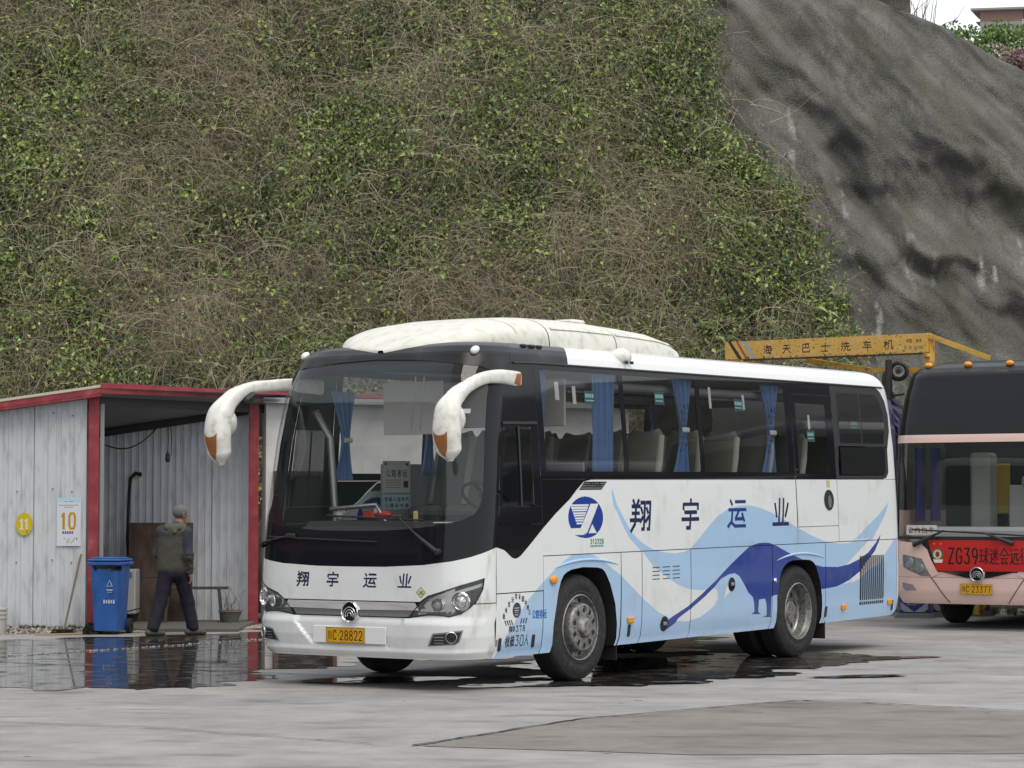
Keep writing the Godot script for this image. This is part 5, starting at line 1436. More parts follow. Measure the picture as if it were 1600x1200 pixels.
	mb.bar(Vector3(-5.45, 3.03, -31.85), Vector3(-3.3, 3.03, -34.45), .06, .12)
	mb.bar(Vector3(-5.5, 2.98, -31.95), Vector3(-9.2, 2.42, -34.6), .06, .10)
	mb.bar(Vector3(-3.75, 3.0, -34.28), Vector3(-9.0, 2.2, -34.28), .05, .10)
	obj("roof_beam", mb, mat("beam_dark", lin(.035, .035, .037), .6), t)
	mb = MB.new()
	for q in [-8.6, -7.9, -7.2, -6.52, -6.05, -5.8]:
		for y in [.93, 1.86, 2.86]:
			if y < roof_h(q, -31.8) - .1: mb.lathe([Vector2(.011, 0), Vector2(.009, .008), Vector2(0, .009)], 8, Transform3D(Basis(Vector3.RIGHT, PI / 2), Vector3(q + .02, y + .02 * sin(q * 9), -31.786)))
	obj("screw_heads", mb, mat("screw_rust", lin(.10, .08, .07), .7), t).set_meta("kind", "stuff")
	# concrete floor step of the hut
	mb = MB.new()
	mb.cbox(Vector3(-6.6, .02, -33.4), Vector3(6.0, .06, 3.0), .01); obj("floor_slab", mb, mat("hut_floor", lin(.11, .104, .097), .8), t)
	# ---- white building beside it
	var wb = thing("white_building", "plain white rendered building wall behind the coach, next to the hut", "building", Transform3D())
	var pl = mat("white_render", Color(1, 1, 1), .8)
	pl.albedo_texture = tile_noise(512, .01, 144, [[0, lin(.50, .50, .49)], [.5, lin(.64, .64, .63)], [1, lin(.70, .70, .69)]], 5)
	pl.uv1_triplanar = true; pl.uv1_world_triplanar = true; pl.uv1_scale = Vector3(.4, .4, .4)
	var d = Vector3(.93, 0, -.367).normalized(); var o0 = Vector3(-3.50, 0, -34.15)
	var bw = Basis(d, Vector3.UP, d.cross(Vector3.UP))
	mb = MB.new()
	for q in [[0.0, .13, 0.0, 3.1], [.13, 1.05, 2.15, 3.1], [1.05, 5.6, 0.0, 3.1]]:
		mb.box(o0 + d * (q[0] + q[1]) / 2 + Vector3(0, (q[2] + q[3]) / 2, 0), Vector3(q[1] - q[0], q[3] - q[2], .2), bw)
	obj("wall", mb, pl, wb)
	var wood = mat("brown_frame", lin(.14, .075, .055), .55)
	mb = MB.new()
	mb.box(o0 + d * .16 + Vector3(0, 1.075, .06), Vector3(.06, 2.15, .26), bw); mb.box(o0 + d * 1.02 + Vector3(0, 1.075, .06), Vector3(.06, 2.15, .26), bw); mb.box(o0 + d * .59 + Vector3(0, 2.12, .06), Vector3(.8, .06, .26), bw)
	obj("door_frame", mb, wood, wb)
	mb = MB.new(); mb.box(o0 + d * .59 + Vector3(0, 1.045, -.06), Vector3(.8, 2.08, .05), bw); obj("door", mb, mat("door_dark", lin(.03, .022, .02), .6), wb)
	mb = MB.new(); mb.box(o0 + d * 2.8 + Vector3(0, 3.14, .0), Vector3(5.8, .08, .6), bw); obj("eaves", mb, grey, wb)
	make_hut_things()
func paper_thing(called, label, cat, img, pos, w, h, key, shape = null):
	var t = thing(called, label, cat, Transform3D(Basis(), pos))
	var mb = MB.new()
	if shape == null:
		mb.quad(Vector3(-w / 2, h / 2, .002), Vector3(w / 2, h / 2, .002), Vector3(w / 2, -h / 2, .002), Vector3(-w / 2, -h / 2, .002), Vector3.BACK)
		mb.quad(Vector3(-w / 2, h / 2, 0), Vector3(w / 2, h / 2, 0), Vector3(w / 2, -h / 2, 0), Vector3(-w / 2, -h / 2, 0), Vector3.FORWARD)
	else:
		mb.patch(shape, func(x, y): return Vector3(x, y, .004), Vector2(1, 1), 0, Vector3(0, 0, -9), func(q): return Vector2(q.x / w + .5, .5 - q.y / h))
	obj("sheet", mb, tex_mat(key, img, .6), t)
	return t
func make_hut_things():
	# notices on the outer wall
	var y1 = new_img(96, 108, Color(.80, .72, .04))
	y1.fill_rect(Rect2i(30, 30, 10, 46), Color(.86, .86, .80)); y1.fill_rect(Rect2i(24, 72, 22, 6), Color(.86, .86, .80)); y1.fill_rect(Rect2i(24, 36, 8, 6), Color(.86, .86, .80))
	y1.fill_rect(Rect2i(56, 30, 10, 46), Color(.86, .86, .80)); y1.fill_rect(Rect2i(50, 36, 8, 6), Color(.86, .86, .80)); y1.fill_rect(Rect2i(58, 80, 12, 18), Color(.62, .60, .30))
	var oc = PackedVector2Array()
	for i in 9: oc.append(Vector2(.115 * cos(TAU * i / 9 + .3), .155 * sin(TAU * i / 9 + .3)))
	paper_thing("bay_sign", "yellow torn bay number eleven sign on the ribbed wall", "sign", y1, Vector3(-6.40, 1.415, -31.782), .24, .32, "bay_eleven", oc)
	var p = new_img(160, 320, Color(.84, .86, .89))
	p.fill_rect(Rect2i(0, 0, 160, 30), Color(.74, .84, .91))
	p.fill_rect(Rect2i(50, 24, 20, 3), Color(.3, .3, .35)); p.fill_rect(Rect2i(80, 22, 30, 3), Color(.3, .3, .35))
	for i in 12: p.fill_rect(Rect2i(14 + i * 11, 46, 7, 6), Color(.45, .45, .55))
	for i in 6: p.fill_rect(Rect2i(50 + i * 10, 60, 6, 5), Color(.35, .35, .42))
	for k in [0, 1]: p.fill_rect(Rect2i(44 + k, 98, 16, 110), Color(.72, .55, .08).lerp(Color(.55, .50, .22), .3 * k))
	glyph(p, "1", Rect2(22, 98, 44, 112), 15, Color(.74, .56, .07)); glyph(p, "0", Rect2(76, 98, 52, 112), 15, Color(.76, .57, .06))
	p.fill_rect(Rect2i(44, 98, 18, 110), Color(.84, .86, .89)); glyph(p, "1", Rect2(24, 98, 44, 112), 15, Color(.74, .56, .07))
	for i in 5: p.fill_rect(Rect2i(38 + i * 15, 222, 11, 18), Color(.50, .22, .52))
	fill_poly(p, pv([60, 290, 70, 272, 92, 268, 84, 300, 70, 310]), Color(.78, .79, .68)); stroke(p, Vector2(94, 302), Vector2(118, 276), 3, Color(.25, .25, .25)); stroke(p, Vector2(118, 276), Vector2(122, 262), 3, Color(.25, .25, .25)); p.fill_rect(Rect2i(132, 262, 5, 20), Color(.3, .3, .3)); p.fill_rect(Rect2i(48, 264, 4, 14), Color(.4, .4, .4))
	paper_thing("bay_notice", "white and blue bay number ten notice beside the red post", "notice", p, Vector3(-5.815, 1.445, -31.782), .315, .63, "bay_ten")
	# recycling bin
	var bl = mat("bin_blue", Color(1, 1, 1), .45)
	bl.albedo_texture = tile_noise(512, .012, 151, [[0, lin(.015, .075, .27)], [.5, lin(.022, .11, .38)], [.85, lin(.03, .125, .41)], [1, lin(.10, .19, .42)]], 5)
	bl.uv1_triplanar = true; bl.uv1_scale = Vector3(.7, .7, .7)
	var t = thing("wheelie_bin", "blue wheelie bin with white recycling triangle beside the red post", "bin", at(Vector3(-5.20, .0, -31.4), -8))
	var mb = MB.new()
	var bf = func(s, y):
		var w = lerp(.165, .205, y / .86); var dd = lerp(.20, .25, y / .86); var c = cos(s); var n = sin(s)
		return Vector3(w * sign(c) * pow(abs(c), .22), .05 + y, dd * sign(n) * pow(abs(n), .22))
	mb.grid(bf, 0, TAU, 64, 0, .86, 6, Vector3(0, .45, 0)); mb.quad(Vector3(-.16, .05, -.19), Vector3(.16, .05, -.19), Vector3(.16, .05, .19), Vector3(-.16, .05, .19), Vector3.DOWN); obj("body", mb, bl, t)
	mb = MB.new(); mb.cbox(Vector3(0, .91, 0), Vector3(.46, .045, .55), .012); obj("rim", mb, bl, t)
	mb = MB.new(); mb.cbox(Vector3(0, .955, .01), Vector3(.445, .035, .53), .015); mb.cbox(Vector3(0, .98, .02), Vector3(.37, .025, .43), .01); obj("lid", mb, bl, t)
	mb = MB.new(); mb.tube([Vector3(-.18, .93, -.31), Vector3(.18, .93, -.31)], .016, 8); mb.bar(Vector3(-.16, .93, -.26), Vector3(-.16, .93, -.31), .03, .03); mb.bar(Vector3(.16, .93, -.26), Vector3(.16, .93, -.31), .03, .03); obj("handle", mb, bl, t)
	for x in [-.20, .20]:
		mb = MB.new(); mb.lathe([Vector2(.02, -.025), Vector2(.10, -.025), Vector2(.10, .025), Vector2(.02, .025)], 20, Transform3D(Basis(Vector3.BACK, PI / 2), Vector3(x, .10, -.20))); obj("wheel", mb, M.black_rubber, t)
	# crumpled liner showing under the lid
	mb = MB.new()
	var nz = noise(6, 5, 3)
	mb.grid(func(s, y): return bf.call(s, .80) * Vector3(1.02, 0, 1.02) + Vector3(0, .86 + .04 * y - .05 * (1 - y) * (.5 + nz.get_noise_2d(s * 2, 1)), 0) + Vector3(cos(s), 0, sin(s)) * .012 * nz.get_noise_2d(s * 4, y * 3), .2, 1.8, 40, 0, 1, 4, Vector3(0, .8, 0)); obj("liner", mb, mat("liner_black", lin(.02, .02, .022), .25), t)
	mb = MB.new()
	var tri = [Vector3(.03, .62, 0), Vector3(.10, .62, 0), Vector3(.065, .70, 0)]
	for i in 3: mb.bar(tri[i] + Vector3(0, 0, .241), tri[(i + 1) % 3] + Vector3(0, 0, .241), .004, .012, Vector3.BACK)
	for i in 4: mb.box(Vector3(.035 + i * .02, .575, .236), Vector3(.015, .018, .004)); mb.box(Vector3(.04 + i * .016, .545, .234), Vector3(.010, .008, .004))
	obj("recycling_mark", mb, mat("mark_white", lin(.55, .6, .68), .6), t)
	mb = MB.new()
	for i in 5: mb.box(Vector3(-.01 + i * .032, .425, .227), Vector3(.018, .05 - .012 * (i % 2), .004))
	obj("stencil_number", mb, M.mark_white, t)
	# broom
	t = thing("broom", "old broom with worn wooden handle leaning on the ribbed wall", "broom", Transform3D(Basis(), Vector3(-5.80, 0, -31.35)))
	mb = MB.new(); mb.tube([Vector3(.02, .06, .02), Vector3(.08, .5, -.18), Vector3(.155, 1.02, -.40)], [.013, .014, .014], 10); obj("handle", mb, mat("old_wood", lin(.17, .135, .10), .8), t)
	mb = MB.new(); mb.cbox(Vector3(0, .055, .03), Vector3(.26, .03, .05), .01); obj("head", mb, mat("broom_dark", lin(.03, .025, .022), .9), t)
	mb = MB.new()
	for i in 160:
		var x = rng.randf_range(-.13, .13)
		mb.tube([Vector3(x, .05, .03 + rng.randf_range(-.02, .02)), Vector3(x * 1.25 + rng.randfn(0, .012), .006, .04 + rng.randfn(0, .03))], .004, 3, false)
	obj("bristles", mb, M.broom_dark, t)
	# junk by the bin: an old dark rag heap
	t = thing("rag_heap", "small dark heap of rags at the foot of the blue bin", "rags", Transform3D(Basis(), Vector3(-5.42, .0, -31.3)))
	mb = MB.new()
	mb.grid(func(s, y): return Vector3(cos(s) * .13 * (1 - y * .5), .13 * y + .03 * nz.get_noise_2d(s * 2, y * 3) * 2, sin(s) * .09 * (1 - y * .5)) * (1 + .4 * nz.get_noise_2d(s * 1.5, y)), 0, TAU, 24, 0, 1, 8, Vector3.ZERO); obj("cloth", mb, mat("rag_dark", lin(.02, .016, .014), .9), t)
	# inside: white cabinet, board, bench, pot, wire, lamp
	t = thing("white_cabinet", "small white cabinet with louvres in the dark of the hut", "cabinet", at(Vector3(-5.42, .05, -33.75), 0))
	mb = MB.new(); mb.cbox(Vector3(0, .42, 0), Vector3(.42, .62, .4), .015); obj("body", mb, mat("cabinet_white", lin(.46, .47, .46), .5), t)
	for i in 5:
		mb = MB.new(); mb.cbox(Vector3(.1, .68 - i * .016, .202), Vector3(.12, .006, .006), .001); obj("louvre", mb, M.black_trim, t)
	for x in [-.17, .17]:
		mb = MB.new(); mb.box(Vector3(x, .055, .1), Vector3(.05, .11, .05)); obj("foot", mb, M.black_trim, t)
	mb = MB.new(); mb.tube([Vector3(.0, .6, .21), Vector3(.05, .45, .24), Vector3(0, .25, .22), Vector3(.1, .15, .26), Vector3(.3, .2, .24)], .010, 6); obj("hose", mb, M.black_trim, t)
	t = thing("brown_board", "tall brown wooden board leaning against the back wall of the hut", "board", Transform3D(Basis(Vector3.RIGHT, -.07), Vector3(-4.93, .05, -33.95)))
	var bw = mat("board_brown", Color(1, 1, 1), .7)
	bw.albedo_texture = tile_noise(512, .015, 152, [[0, lin(.045, .028, .022)], [.5, lin(.085, .05, .038)], [1, lin(.13, .085, .065)]], 5)
	bw.uv1_triplanar = true; bw.uv1_scale = Vector3(.8, .3, .8)
	mb = MB.new(); mb.cbox(Vector3(0, .30, 0), Vector3(.90, .60, .025), .004); mb.cbox(Vector3(0, .99, 0), Vector3(.90, .77, .025), .004); obj("panel", mb, bw, t)
	mb = MB.new(); mb.box(Vector3(0, .604, -.002), Vector3(.88, .012, .018)); obj("joint", mb, M.black_trim, t)
	t = thing("wooden_bench", "plain wooden bench behind the walking man", "bench", at(Vector3(-4.42, .05, -33.72), 4))
	var ow = mat("bench_wood", lin(.06, .05, .042), .75)
	mb = MB.new(); mb.cbox(Vector3(0, .47, 0), Vector3(.95, .035, .22), .006); obj("seat", mb, ow, t)
	for x in [-.36, .36]:
		for z in [-.08, .08]:
			mb = MB.new(); mb.bar(Vector3(x * .95, .46, z), Vector3(x * 1.08, 0, z * 1.6), .045, .035); obj("leg", mb, ow, t)
		mb = MB.new(); mb.bar(Vector3(x, .24, -.1), Vector3(x, .24, .1), .03, .03); obj("stretcher", mb, ow, t)
	t = thing("plant_pot", "grey pot of dead plants at the foot of the inner red post", "pot", Transform3D(Basis(), Vector3(-3.90, .04, -33.62)))
	mb = MB.new(); mb.lathe([Vector2(.0, .0), Vector2(.10, .0), Vector2(.155, .15), Vector2(.17, .155), Vector2(.17, .175), Vector2(.15, .175), Vector2(.145, .14), Vector2(0, .13)], 28, Transform3D()); obj("pot", mb, mat("pot_grey", lin(.16, .145, .13), .85), t)
	mb = MB.new()
	for i in 16:
		var p0 = Vector3(rng.randfn(0, .05), .13, rng.randfn(0, .04))
		mb.tube([p0, p0 + Vector3(rng.randfn(0, .04), .10, rng.randfn(0, .03)), p0 + Vector3(rng.randfn(0, .09), .15 + rng.randf() * .25, rng.randfn(0, .06))], [.004, .003, .002], 4, false)
	obj("stems", mb, vm_brown(), t)
	t = thing("hanging_cable", "black cable sagging under the hut roof", "cable", Transform3D())
	mb = MB.new()
	var cp = []
	for i in 15: cp.append(Vector3(lerp(-5.62, -4.85, i / 14.0), 2.50 + .30 * pow(i / 14.0, 2) - .10 * sin(i / 14.0 * PI), -33.4))
	mb.tube(cp, .009, 6); obj("wire", mb, M.black_rubber, t)
	t = thing("lamp_holder", "bare bulb holder hanging from a beam in the hut", "lamp", Transform3D(Basis(), Vector3(-4.74, 2.36, -33.3)))
	mb = MB.new(); mb.tube([Vector3(0, .03, 0), Vector3(.005, .2, 0), Vector3(0, .44, 0)], .007, 6); mb.tube([Vector3(.045, -.02, 0), Vector3(.05, .2, 0), Vector3(.04, .44, 0)], .006, 6); obj("flex", mb, M.black_rubber, t)
	mb = MB.new(); mb.lathe([Vector2(.015, .04), Vector2(.03, .0), Vector2(.035, -.07), Vector2(.02, -.10), Vector2(0, -.10)], 14, Transform3D()); obj("holder", mb, M.black_trim, t)
	t = thing("downpipe_hose", "thick black hose standing against the back wall of the hut", "hose", Transform3D())
	mb = MB.new(); mb.tube([Vector3(-5.35, .1, -34.22), Vector3(-5.40, .6, -34.25), Vector3(-5.44, 1.2, -34.26), Vector3(-5.42, 1.85, -34.26), Vector3(-5.40, 2.05, -34.25), Vector3(-5.33, 2.12, -34.24), Vector3(-5.24, 2.10, -34.24)], [.018, .018, .02, .022, .026, .03, .03], 10); obj("pipe", mb, M.black_rubber, t)
	t = thing("switch_box", "small pale switch box on the hut wall above the bin", "box", Transform3D(Basis(), Vector3(-5.80, 1.02, -34.27)))
	mb = MB.new(); mb.cbox(Vector3.ZERO, Vector3(.13, .14, .07), .01); obj("case", mb, mat("switch_grey", lin(.32, .32, .30), .6), t)
	t = thing("white_bucket", "stack of white plastic buckets by the ribbed wall", "bucket", Transform3D(Basis(), Vector3(-6.66, .0, -31.35)))
	var wbk = mat("bucket_white", lin(.50, .49, .45), .5)
	for i in 3:
		mb = MB.new(); mb.lathe([Vector2(.0, .0), Vector2(.115, 0.0), Vector2(.135, .20), Vector2(.147, .205), Vector2(.147, .225), Vector2(.135, .228), Vector2(.12, .2), Vector2(0, .19)], 28, Transform3D(Basis(), Vector3(0, i * .055, 0))); obj("bucket", mb, wbk, t)
	# garden hose lying along the kerb
	t = thing("garden_hose", "thin yellow hose lying along the foot of the hut", "hose", Transform3D())
	cp = []
	for i in 30:
		var f = i / 29.0
		cp.append(Vector3(lerp(-6.1, -2.6, f), .014, lerp(-31.0, -33.2, f) + .12 * sin(f * 9) + .05 * sin(f * 23)))
	mb = MB.new(); mb.tube(cp, .010, 6); obj("tube", mb, mat("hose_yellow", lin(.38, .30, .14), .5), t)
	# gravel strip at the wall foot
	var gm = MB.new(); gm.ball(Vector3.ZERO, Vector3(.5, .36, .42), 6)
	var xs = []
	for i in 2600:
		var x = rng.randf_range(-9.5, -5.35); var z = -31.72 + abs(rng.randfn(0, .20))
		if i > 1800: x = rng.randf_range(-5.4, -3.2); z = -31.6 - (x + 5.4) * .85 + abs(rng.randfn(0, .14))
		var s = rng.randf_range(.012, .042)
		var y = max(0.0, .075 - (z + 31.72) * .16) if i <= 1800 else .01
		xs.append([Transform3D(Basis(Vector3.UP, rng.randf() * TAU) * Basis(Vector3.RIGHT, rng.randf()).scaled(Vector3.ONE * s * 1.4), Vector3(x, y * rng.randf(), z)), Color(1, .97, .92) * rng.randf_range(.35, 1.0)])
	tag(scatter("wall_gravel", gm.mesh(), mat_v("gravel_pale", lin(.46, .44, .41), .9), xs), "strip of pale gravel along the foot of the ribbed wall", "gravel", "", "stuff")
	# weeds and dead grass in the gravel
	xs = []
	for i in 150: xs.append([Transform3D(Basis(Vector3.UP, rng.randf() * TAU).scaled(Vector3.ONE * rng.randf_range(.03, .11)), Vector3(rng.randf_range(-9.3, -5.6), .05, -31.74 + rng.randf() * .05)), Color(.12, .10, .06).lerp(Color(.10, .13, .05), rng.randf() * .6)])
	var gmesh = MB.new()
	for i in 26:
		gmesh.col = Color(1, 1, 1) * rng.randf_range(.6, 1.3)
		var d = Vector3(rng.randfn(0, .5), 1, rng.randfn(0, .5)).normalized()
		leaf(gmesh, Vector3(rng.randfn(0, .1), 0, rng.randfn(0, .1)), d, rdir(), rng.randf_range(.3, .8), .06)
	tag(scatter("wall_weeds", gmesh.mesh(true), mat_v("weed", Color(1, 1, 1), .8), xs), "dry weeds growing where the ribbed wall meets the gravel", "weeds", "", "stuff")
# ---------------------------------------------------------------- hillside: overgrown bank and sprayed-concrete slope
var hz1: FastNoiseLite
var hz2: FastNoiseLite
var hz3: FastNoiseLite
var hz4: FastNoiseLite
func crest(x: float) -> float:
	return interp(x, [-30, 3, 5.2, 7.0, 8.3, 9.8, 12, 16, 30, 60], [15.0, 14.2, 12.4, 11.3, 10.65, 9.72, 8.4, 8.8, 9.5, 10.0])
func veg_edge(h: float) -> float:
	return interp(h, [2, 4.4, 5.2, 6.5, 7.6, 8.3, 10.7, 13], [5.75, 5.45, 5.25, 5.0, 4.2, 3.55, 3.35, 3.0])
func slope_at(x: float, h: float) -> Vector3:
	var db = interp(x, [-30, -9, 0, 4, 10, 25, 60], [38, 37.6, 38.2, 38.6, 39.6, 38, 34])
	var d = db + h * .55
	var rock = smoothstep(3.2, 6.2, x - (veg_edge(h) - 4.6) * .6)
	var soft = hz1.get_noise_2d(x * .5, h * .5) * .55 + hz2.get_noise_2d(x * 1.5, h * 1.5) * .22
	# sprayed concrete: long flutes that run down to the right, scoops and ledges
	var s = x * .76 + h * .65; var f = -x * .65 + h * .76
	var bend = hz2.get_noise_2d(x * .5 + 7, h * .5) * .9
	var flute = hz1.get_noise_2d(s * .55 + 40 + bend * .3, f * .16) * .80 + hz2.get_noise_2d(s * 1.3 + bend, f * .30) * .34 + hz3.get_noise_2d(s * 3.0 + bend, f * .6) * .12 + hz4.get_noise_2d(x * 2.0, h * 2.0) * .06 + hz3.get_noise_2d(s * 8.0, f * 1.6) * .022
	for q in [[7.0, 7.1, .9, .9, .55], [8.1, 6.9, .9, .7, .45], [6.1, 7.6, .4, 1.0, .35], [9.3, 6.5, .7, .8, .4], [7.2, 4.6, .9, .6, .4], [9.4, 4.0, .6, .8, .4]]:
		var e = pow((x - q[0] + (h - q[1]) * .35) / q[2], 2) + pow((h - q[1]) / q[3], 2)
		flute += q[4] * exp(-e * 1.6)
	for q in [[6.0, 8.15, .40, .9, .42], [6.35, 7.3, .55, .8, .40], [8.05, 7.75, .55, .9, .42], [8.75, 7.2, .5, .8, .38], [6.15, 5.75, .40, .7, .36], [7.5, 5.85, .75, .7, .40], [9.0, 4.9, .6, .8, .42], [4.6, 9.3, .25, .8, .28]]:
		var dh = h - q[1] + .10 * sin(x * 7.0)
		var e = pow((x - q[0] + dh * .3) / q[2], 2) + pow(dh / (.17 if dh > 0 else q[3]), 2)
		flute += q[4] * .85 * exp(-e)
	d += lerp(soft, flute * .75, rock)
	return Vector3(x, h, -d)
func make_hill():
	hz1 = noise(.55, 101, 3); hz2 = noise(.6, 102, 3); hz3 = noise(.5, 103, 3); hz4 = noise(.7, 104, 3)
	var cols = []
	var x = -34.0
	while x < 62:
		cols.append(x)
		if x < -12.5: x += 1.6
		elif x < 4.2: x += .14
		elif x < 12.0: x += .055
		else: x += 1.8
	var soil = mat_v("soil", Color(1, 1, 1), .95)
	var sp = mat_v("sprayed_concrete", Color(1, 1, 1), .9)
	var grain = tile_noise(1024, .03, 111, [[0, Color(.60, .60, .60)], [.4, Color(.80, .80, .79)], [.6, Color(.92, .92, .91)], [1, Color(1, 1, 1)]], 6)
	sp.albedo_texture = grain; sp.uv1_triplanar = true; sp.uv1_world_triplanar = true; sp.uv1_scale = Vector3(.7, .7, .7)
	sp.heightmap_enabled = true; sp.heightmap_texture = grain; sp.heightmap_scale = 4.0
	var nrow = 170
	for part in 2:
		var mb = MB.new()
		var cs_ = []
		for c in cols:
			if (part == 0 and c <= 3.01) or (part == 1 and c >= 2.85): cs_.append(c)
		var rows = nrow + 8
		for c in cs_:
			var hc = crest(c)
			for r in rows + 1:
				var p
				if r <= nrow: p = slope_at(c, hc * r / nrow)
				else:
					p = slope_at(c, hc)
					var t = float(r - nrow)
					p += Vector3(0, .10 * t * 1.0 - .02 * t * t, -.5 * t * (1.0 + t * .6))
				var col
				if part == 0:
					var g = hz2.get_noise_2d(c * 2.0, p.y * 2.0)
					col = Color(.045, .036, .026).lerp(Color(.085, .068, .05), clampf(.5 + g, 0, 1))
				else:
					var s = c * .76 + p.y * .65; var f = -c * .65 + p.y * .76
					var g = .5 + hz3.get_noise_2d(s * 2.4, f * .5) * .55 + hz4.get_noise_2d(c * 1.6, p.y * 1.6) * .35
					g += hz3.get_noise_2d(s * 8.0, f * 1.1) * .40 + hz4.get_noise_2d(c * 8.0, p.y * 8.0) * .12
					col = Color(.072, .070, .065).lerp(Color(.20, .195, .18), clampf(g, 0, 1))
					col = col.lerp(Color(.115, .115, .075), clampf(hz2.get_noise_2d(c * 1.1 + 30, p.y * .8) * 1.6 - .25, 0, .6))
					var st = hz3.get_noise_2d(c * 5.0 + hz2.get_noise_2d(c, p.y) * 2.0, p.y * .6 + 9)
					col = col.lerp(Color(.055, .053, .05), clampf((st - .16) * 1.5, 0, .5))
					# lime runs: pale calcite streaks below the ledges
					for q in [[5.95, 6.9, .05, 1.0], [5.05, 8.3, .05, .6], [7.05, 6.1, .07, .55], [7.45, 5.8, .05, .30], [8.3, 5.8, .06, .35], [8.5, 5.7, .04, .3], [9.5, 3.95, .10, .65], [9.75, 3.8, .06, .5], [6.35, 4.7, .05, .5], [9.1, 6.2, .04, .4]]:
						var cx = q[0] + .14 * sin((p.y - q[1]) * 3.0) - (p.y - q[1]) * .25
						var e = pow((c - cx) / q[2], 2) + pow((p.y - q[1]) / q[3], 2)
						if e < 1.6: col = col.lerp(Color(.40, .39, .36), clampf(1.3 - e * .75, 0, 1) * clampf(.35 + hz4.get_noise_2d(c * 7, p.y * 3.5) * 2.2, 0, 1))
				mb.col = col
				mb.vert(p, Vector3.UP)
		var m = rows + 1
		for i in cs_.size():
			for j in m:
				var a = mb.v[min(i + 1, cs_.size() - 1) * m + j] - mb.v[max(i - 1, 0) * m + j]
				var b = mb.v[i * m + min(j + 1, m - 1)] - mb.v[i * m + max(j - 1, 0)]
				var nn = a.cross(b).normalized()
				mb.n[i * m + j] = nn
		for i in cs_.size() - 1:
			for j in m - 1:
				var a = i * m + j
				mb.face(a, a + 1, a + m + 1); mb.face(a, a + m + 1, a + m)
		if part == 0: tag(obj("hillside", mb, soil), "", "", "", "structure")
		else: tag(obj("sprayed_concrete_slope", mb, sp), "", "", "", "structure")
	make_undergrowth()
	make_cliff_top()
func leaf(mb, base: Vector3, dir: Vector3, nrm: Vector3, l: float, w: float):
	var side = dir.cross(nrm).normalized()
	nrm = side.cross(dir).normalized()
	var a = base; var tip = base + dir * l - nrm * l * .12
	var mid = base + dir * l * .45
	var up = nrm * w * .16
	var L = mid - side * w * .5 + up; var R = mid + side * w * .5 + up
	var n1 = (L - a).cross(tip - a).normalized(); if n1.dot(nrm) < 0: n1 = -n1
	var n2 = (R - a).cross(tip - a).normalized(); if n2.dot(nrm) < 0: n2 = -n2
	mb.tri(a, L, tip, n1); mb.tri(a, R, tip, n2)
func strand(mb, pts: Array, w0: float, w1: float):
	for i in pts.size() - 1:
		var d = (pts[i + 1] - pts[i]).normalized()
		var face = Vector3(0, .3, 1)
		var s = d.cross(face).normalized()
		var f0 = float(i) / (pts.size() - 1); var f1 = float(i + 1) / (pts.size() - 1)
		var a = lerp(w0, w1, f0) * .5; var b = lerp(w0, w1, f1) * .5
		var nn = s.cross(d).normalized()
		mb.quad(pts[i] - s * a, pts[i] + s * a, pts[i + 1] + s * b, pts[i + 1] - s * b, nn)
func rdir() -> Vector3:
	return Vector3(rng.randfn(), rng.randfn(), rng.randfn()).normalized()
func tangle_mesh(n: int, spread: float, hang: float, curl: float) -> ArrayMesh:
	var mb = MB.new()
	for i in n:
		var t = rng.randf_range(.55, 1.15)
		mb.col = Color(t, t * rng.randf_range(.94, 1.02), t * rng.randf_range(.86, 1.0))
		var p = Vector3(rng.randfn(0, spread * .5), rng.randfn(0, spread * .35) + hang * .35, rng.randf_range(-.05, .22))
		var d = (Vector3(rng.randfn(0, .55), rng.randfn(-.55, .55), abs(rng.randfn(.12, .15)))).normalized()
		if rng.randf() < .22: d = Vector3(rng.randfn(0, .6), .6, .35).normalized()
		var l = hang * rng.randf_range(.5, 1.3)
		var pts = [p]
		var m = 6
		for k in m:
			d = (d + Vector3(rng.randfn(0, curl), -.26 + rng.randfn(0, curl * .7), rng.randfn(-.04, curl * .5))).normalized()
			p = p + d * l / m
			pts.append(p)
		strand(mb, pts, rng.randf_range(.004, .009), .003)
	return mb.mesh(true)
func sprig_mesh(n: int, size: float, reach: float, droop: float, big: float) -> ArrayMesh:
	var mb = MB.new()
	for i in n:
		var t = rng.randf_range(.6, 1.25)
		mb.col = Color(t, t, t * rng.randf_range(.8, 1.1))
		var p = Vector3(rng.randfn(0, reach * .5), rng.randfn(0, reach * .45), abs(rng.randfn(.06, reach * .35)))
		var d = (p * .8 + rdir() * .5 + Vector3(0, -droop, .15)).normalized()
		var nn = (Vector3(0, .75, .55) + rdir() * .55).normalized()
		var s = size * rng.randf_range(.6, big)
		leaf(mb, p, d, nn, s, s * rng.randf_range(.45, .75))
	return mb.mesh(true)
func blob(x, h, list) -> float:
	var g = 0.0
	for q in list:
		var bx = (q[0] - 800.0) / 92.0; var bh = 1.6 + (797.0 - q[1]) / 92.0
		g = max(g, exp(-pow((x - bx) / (q[2] / 92.0), 2) - pow((h - bh) / (q[3] / 92.0), 2)))
	return g
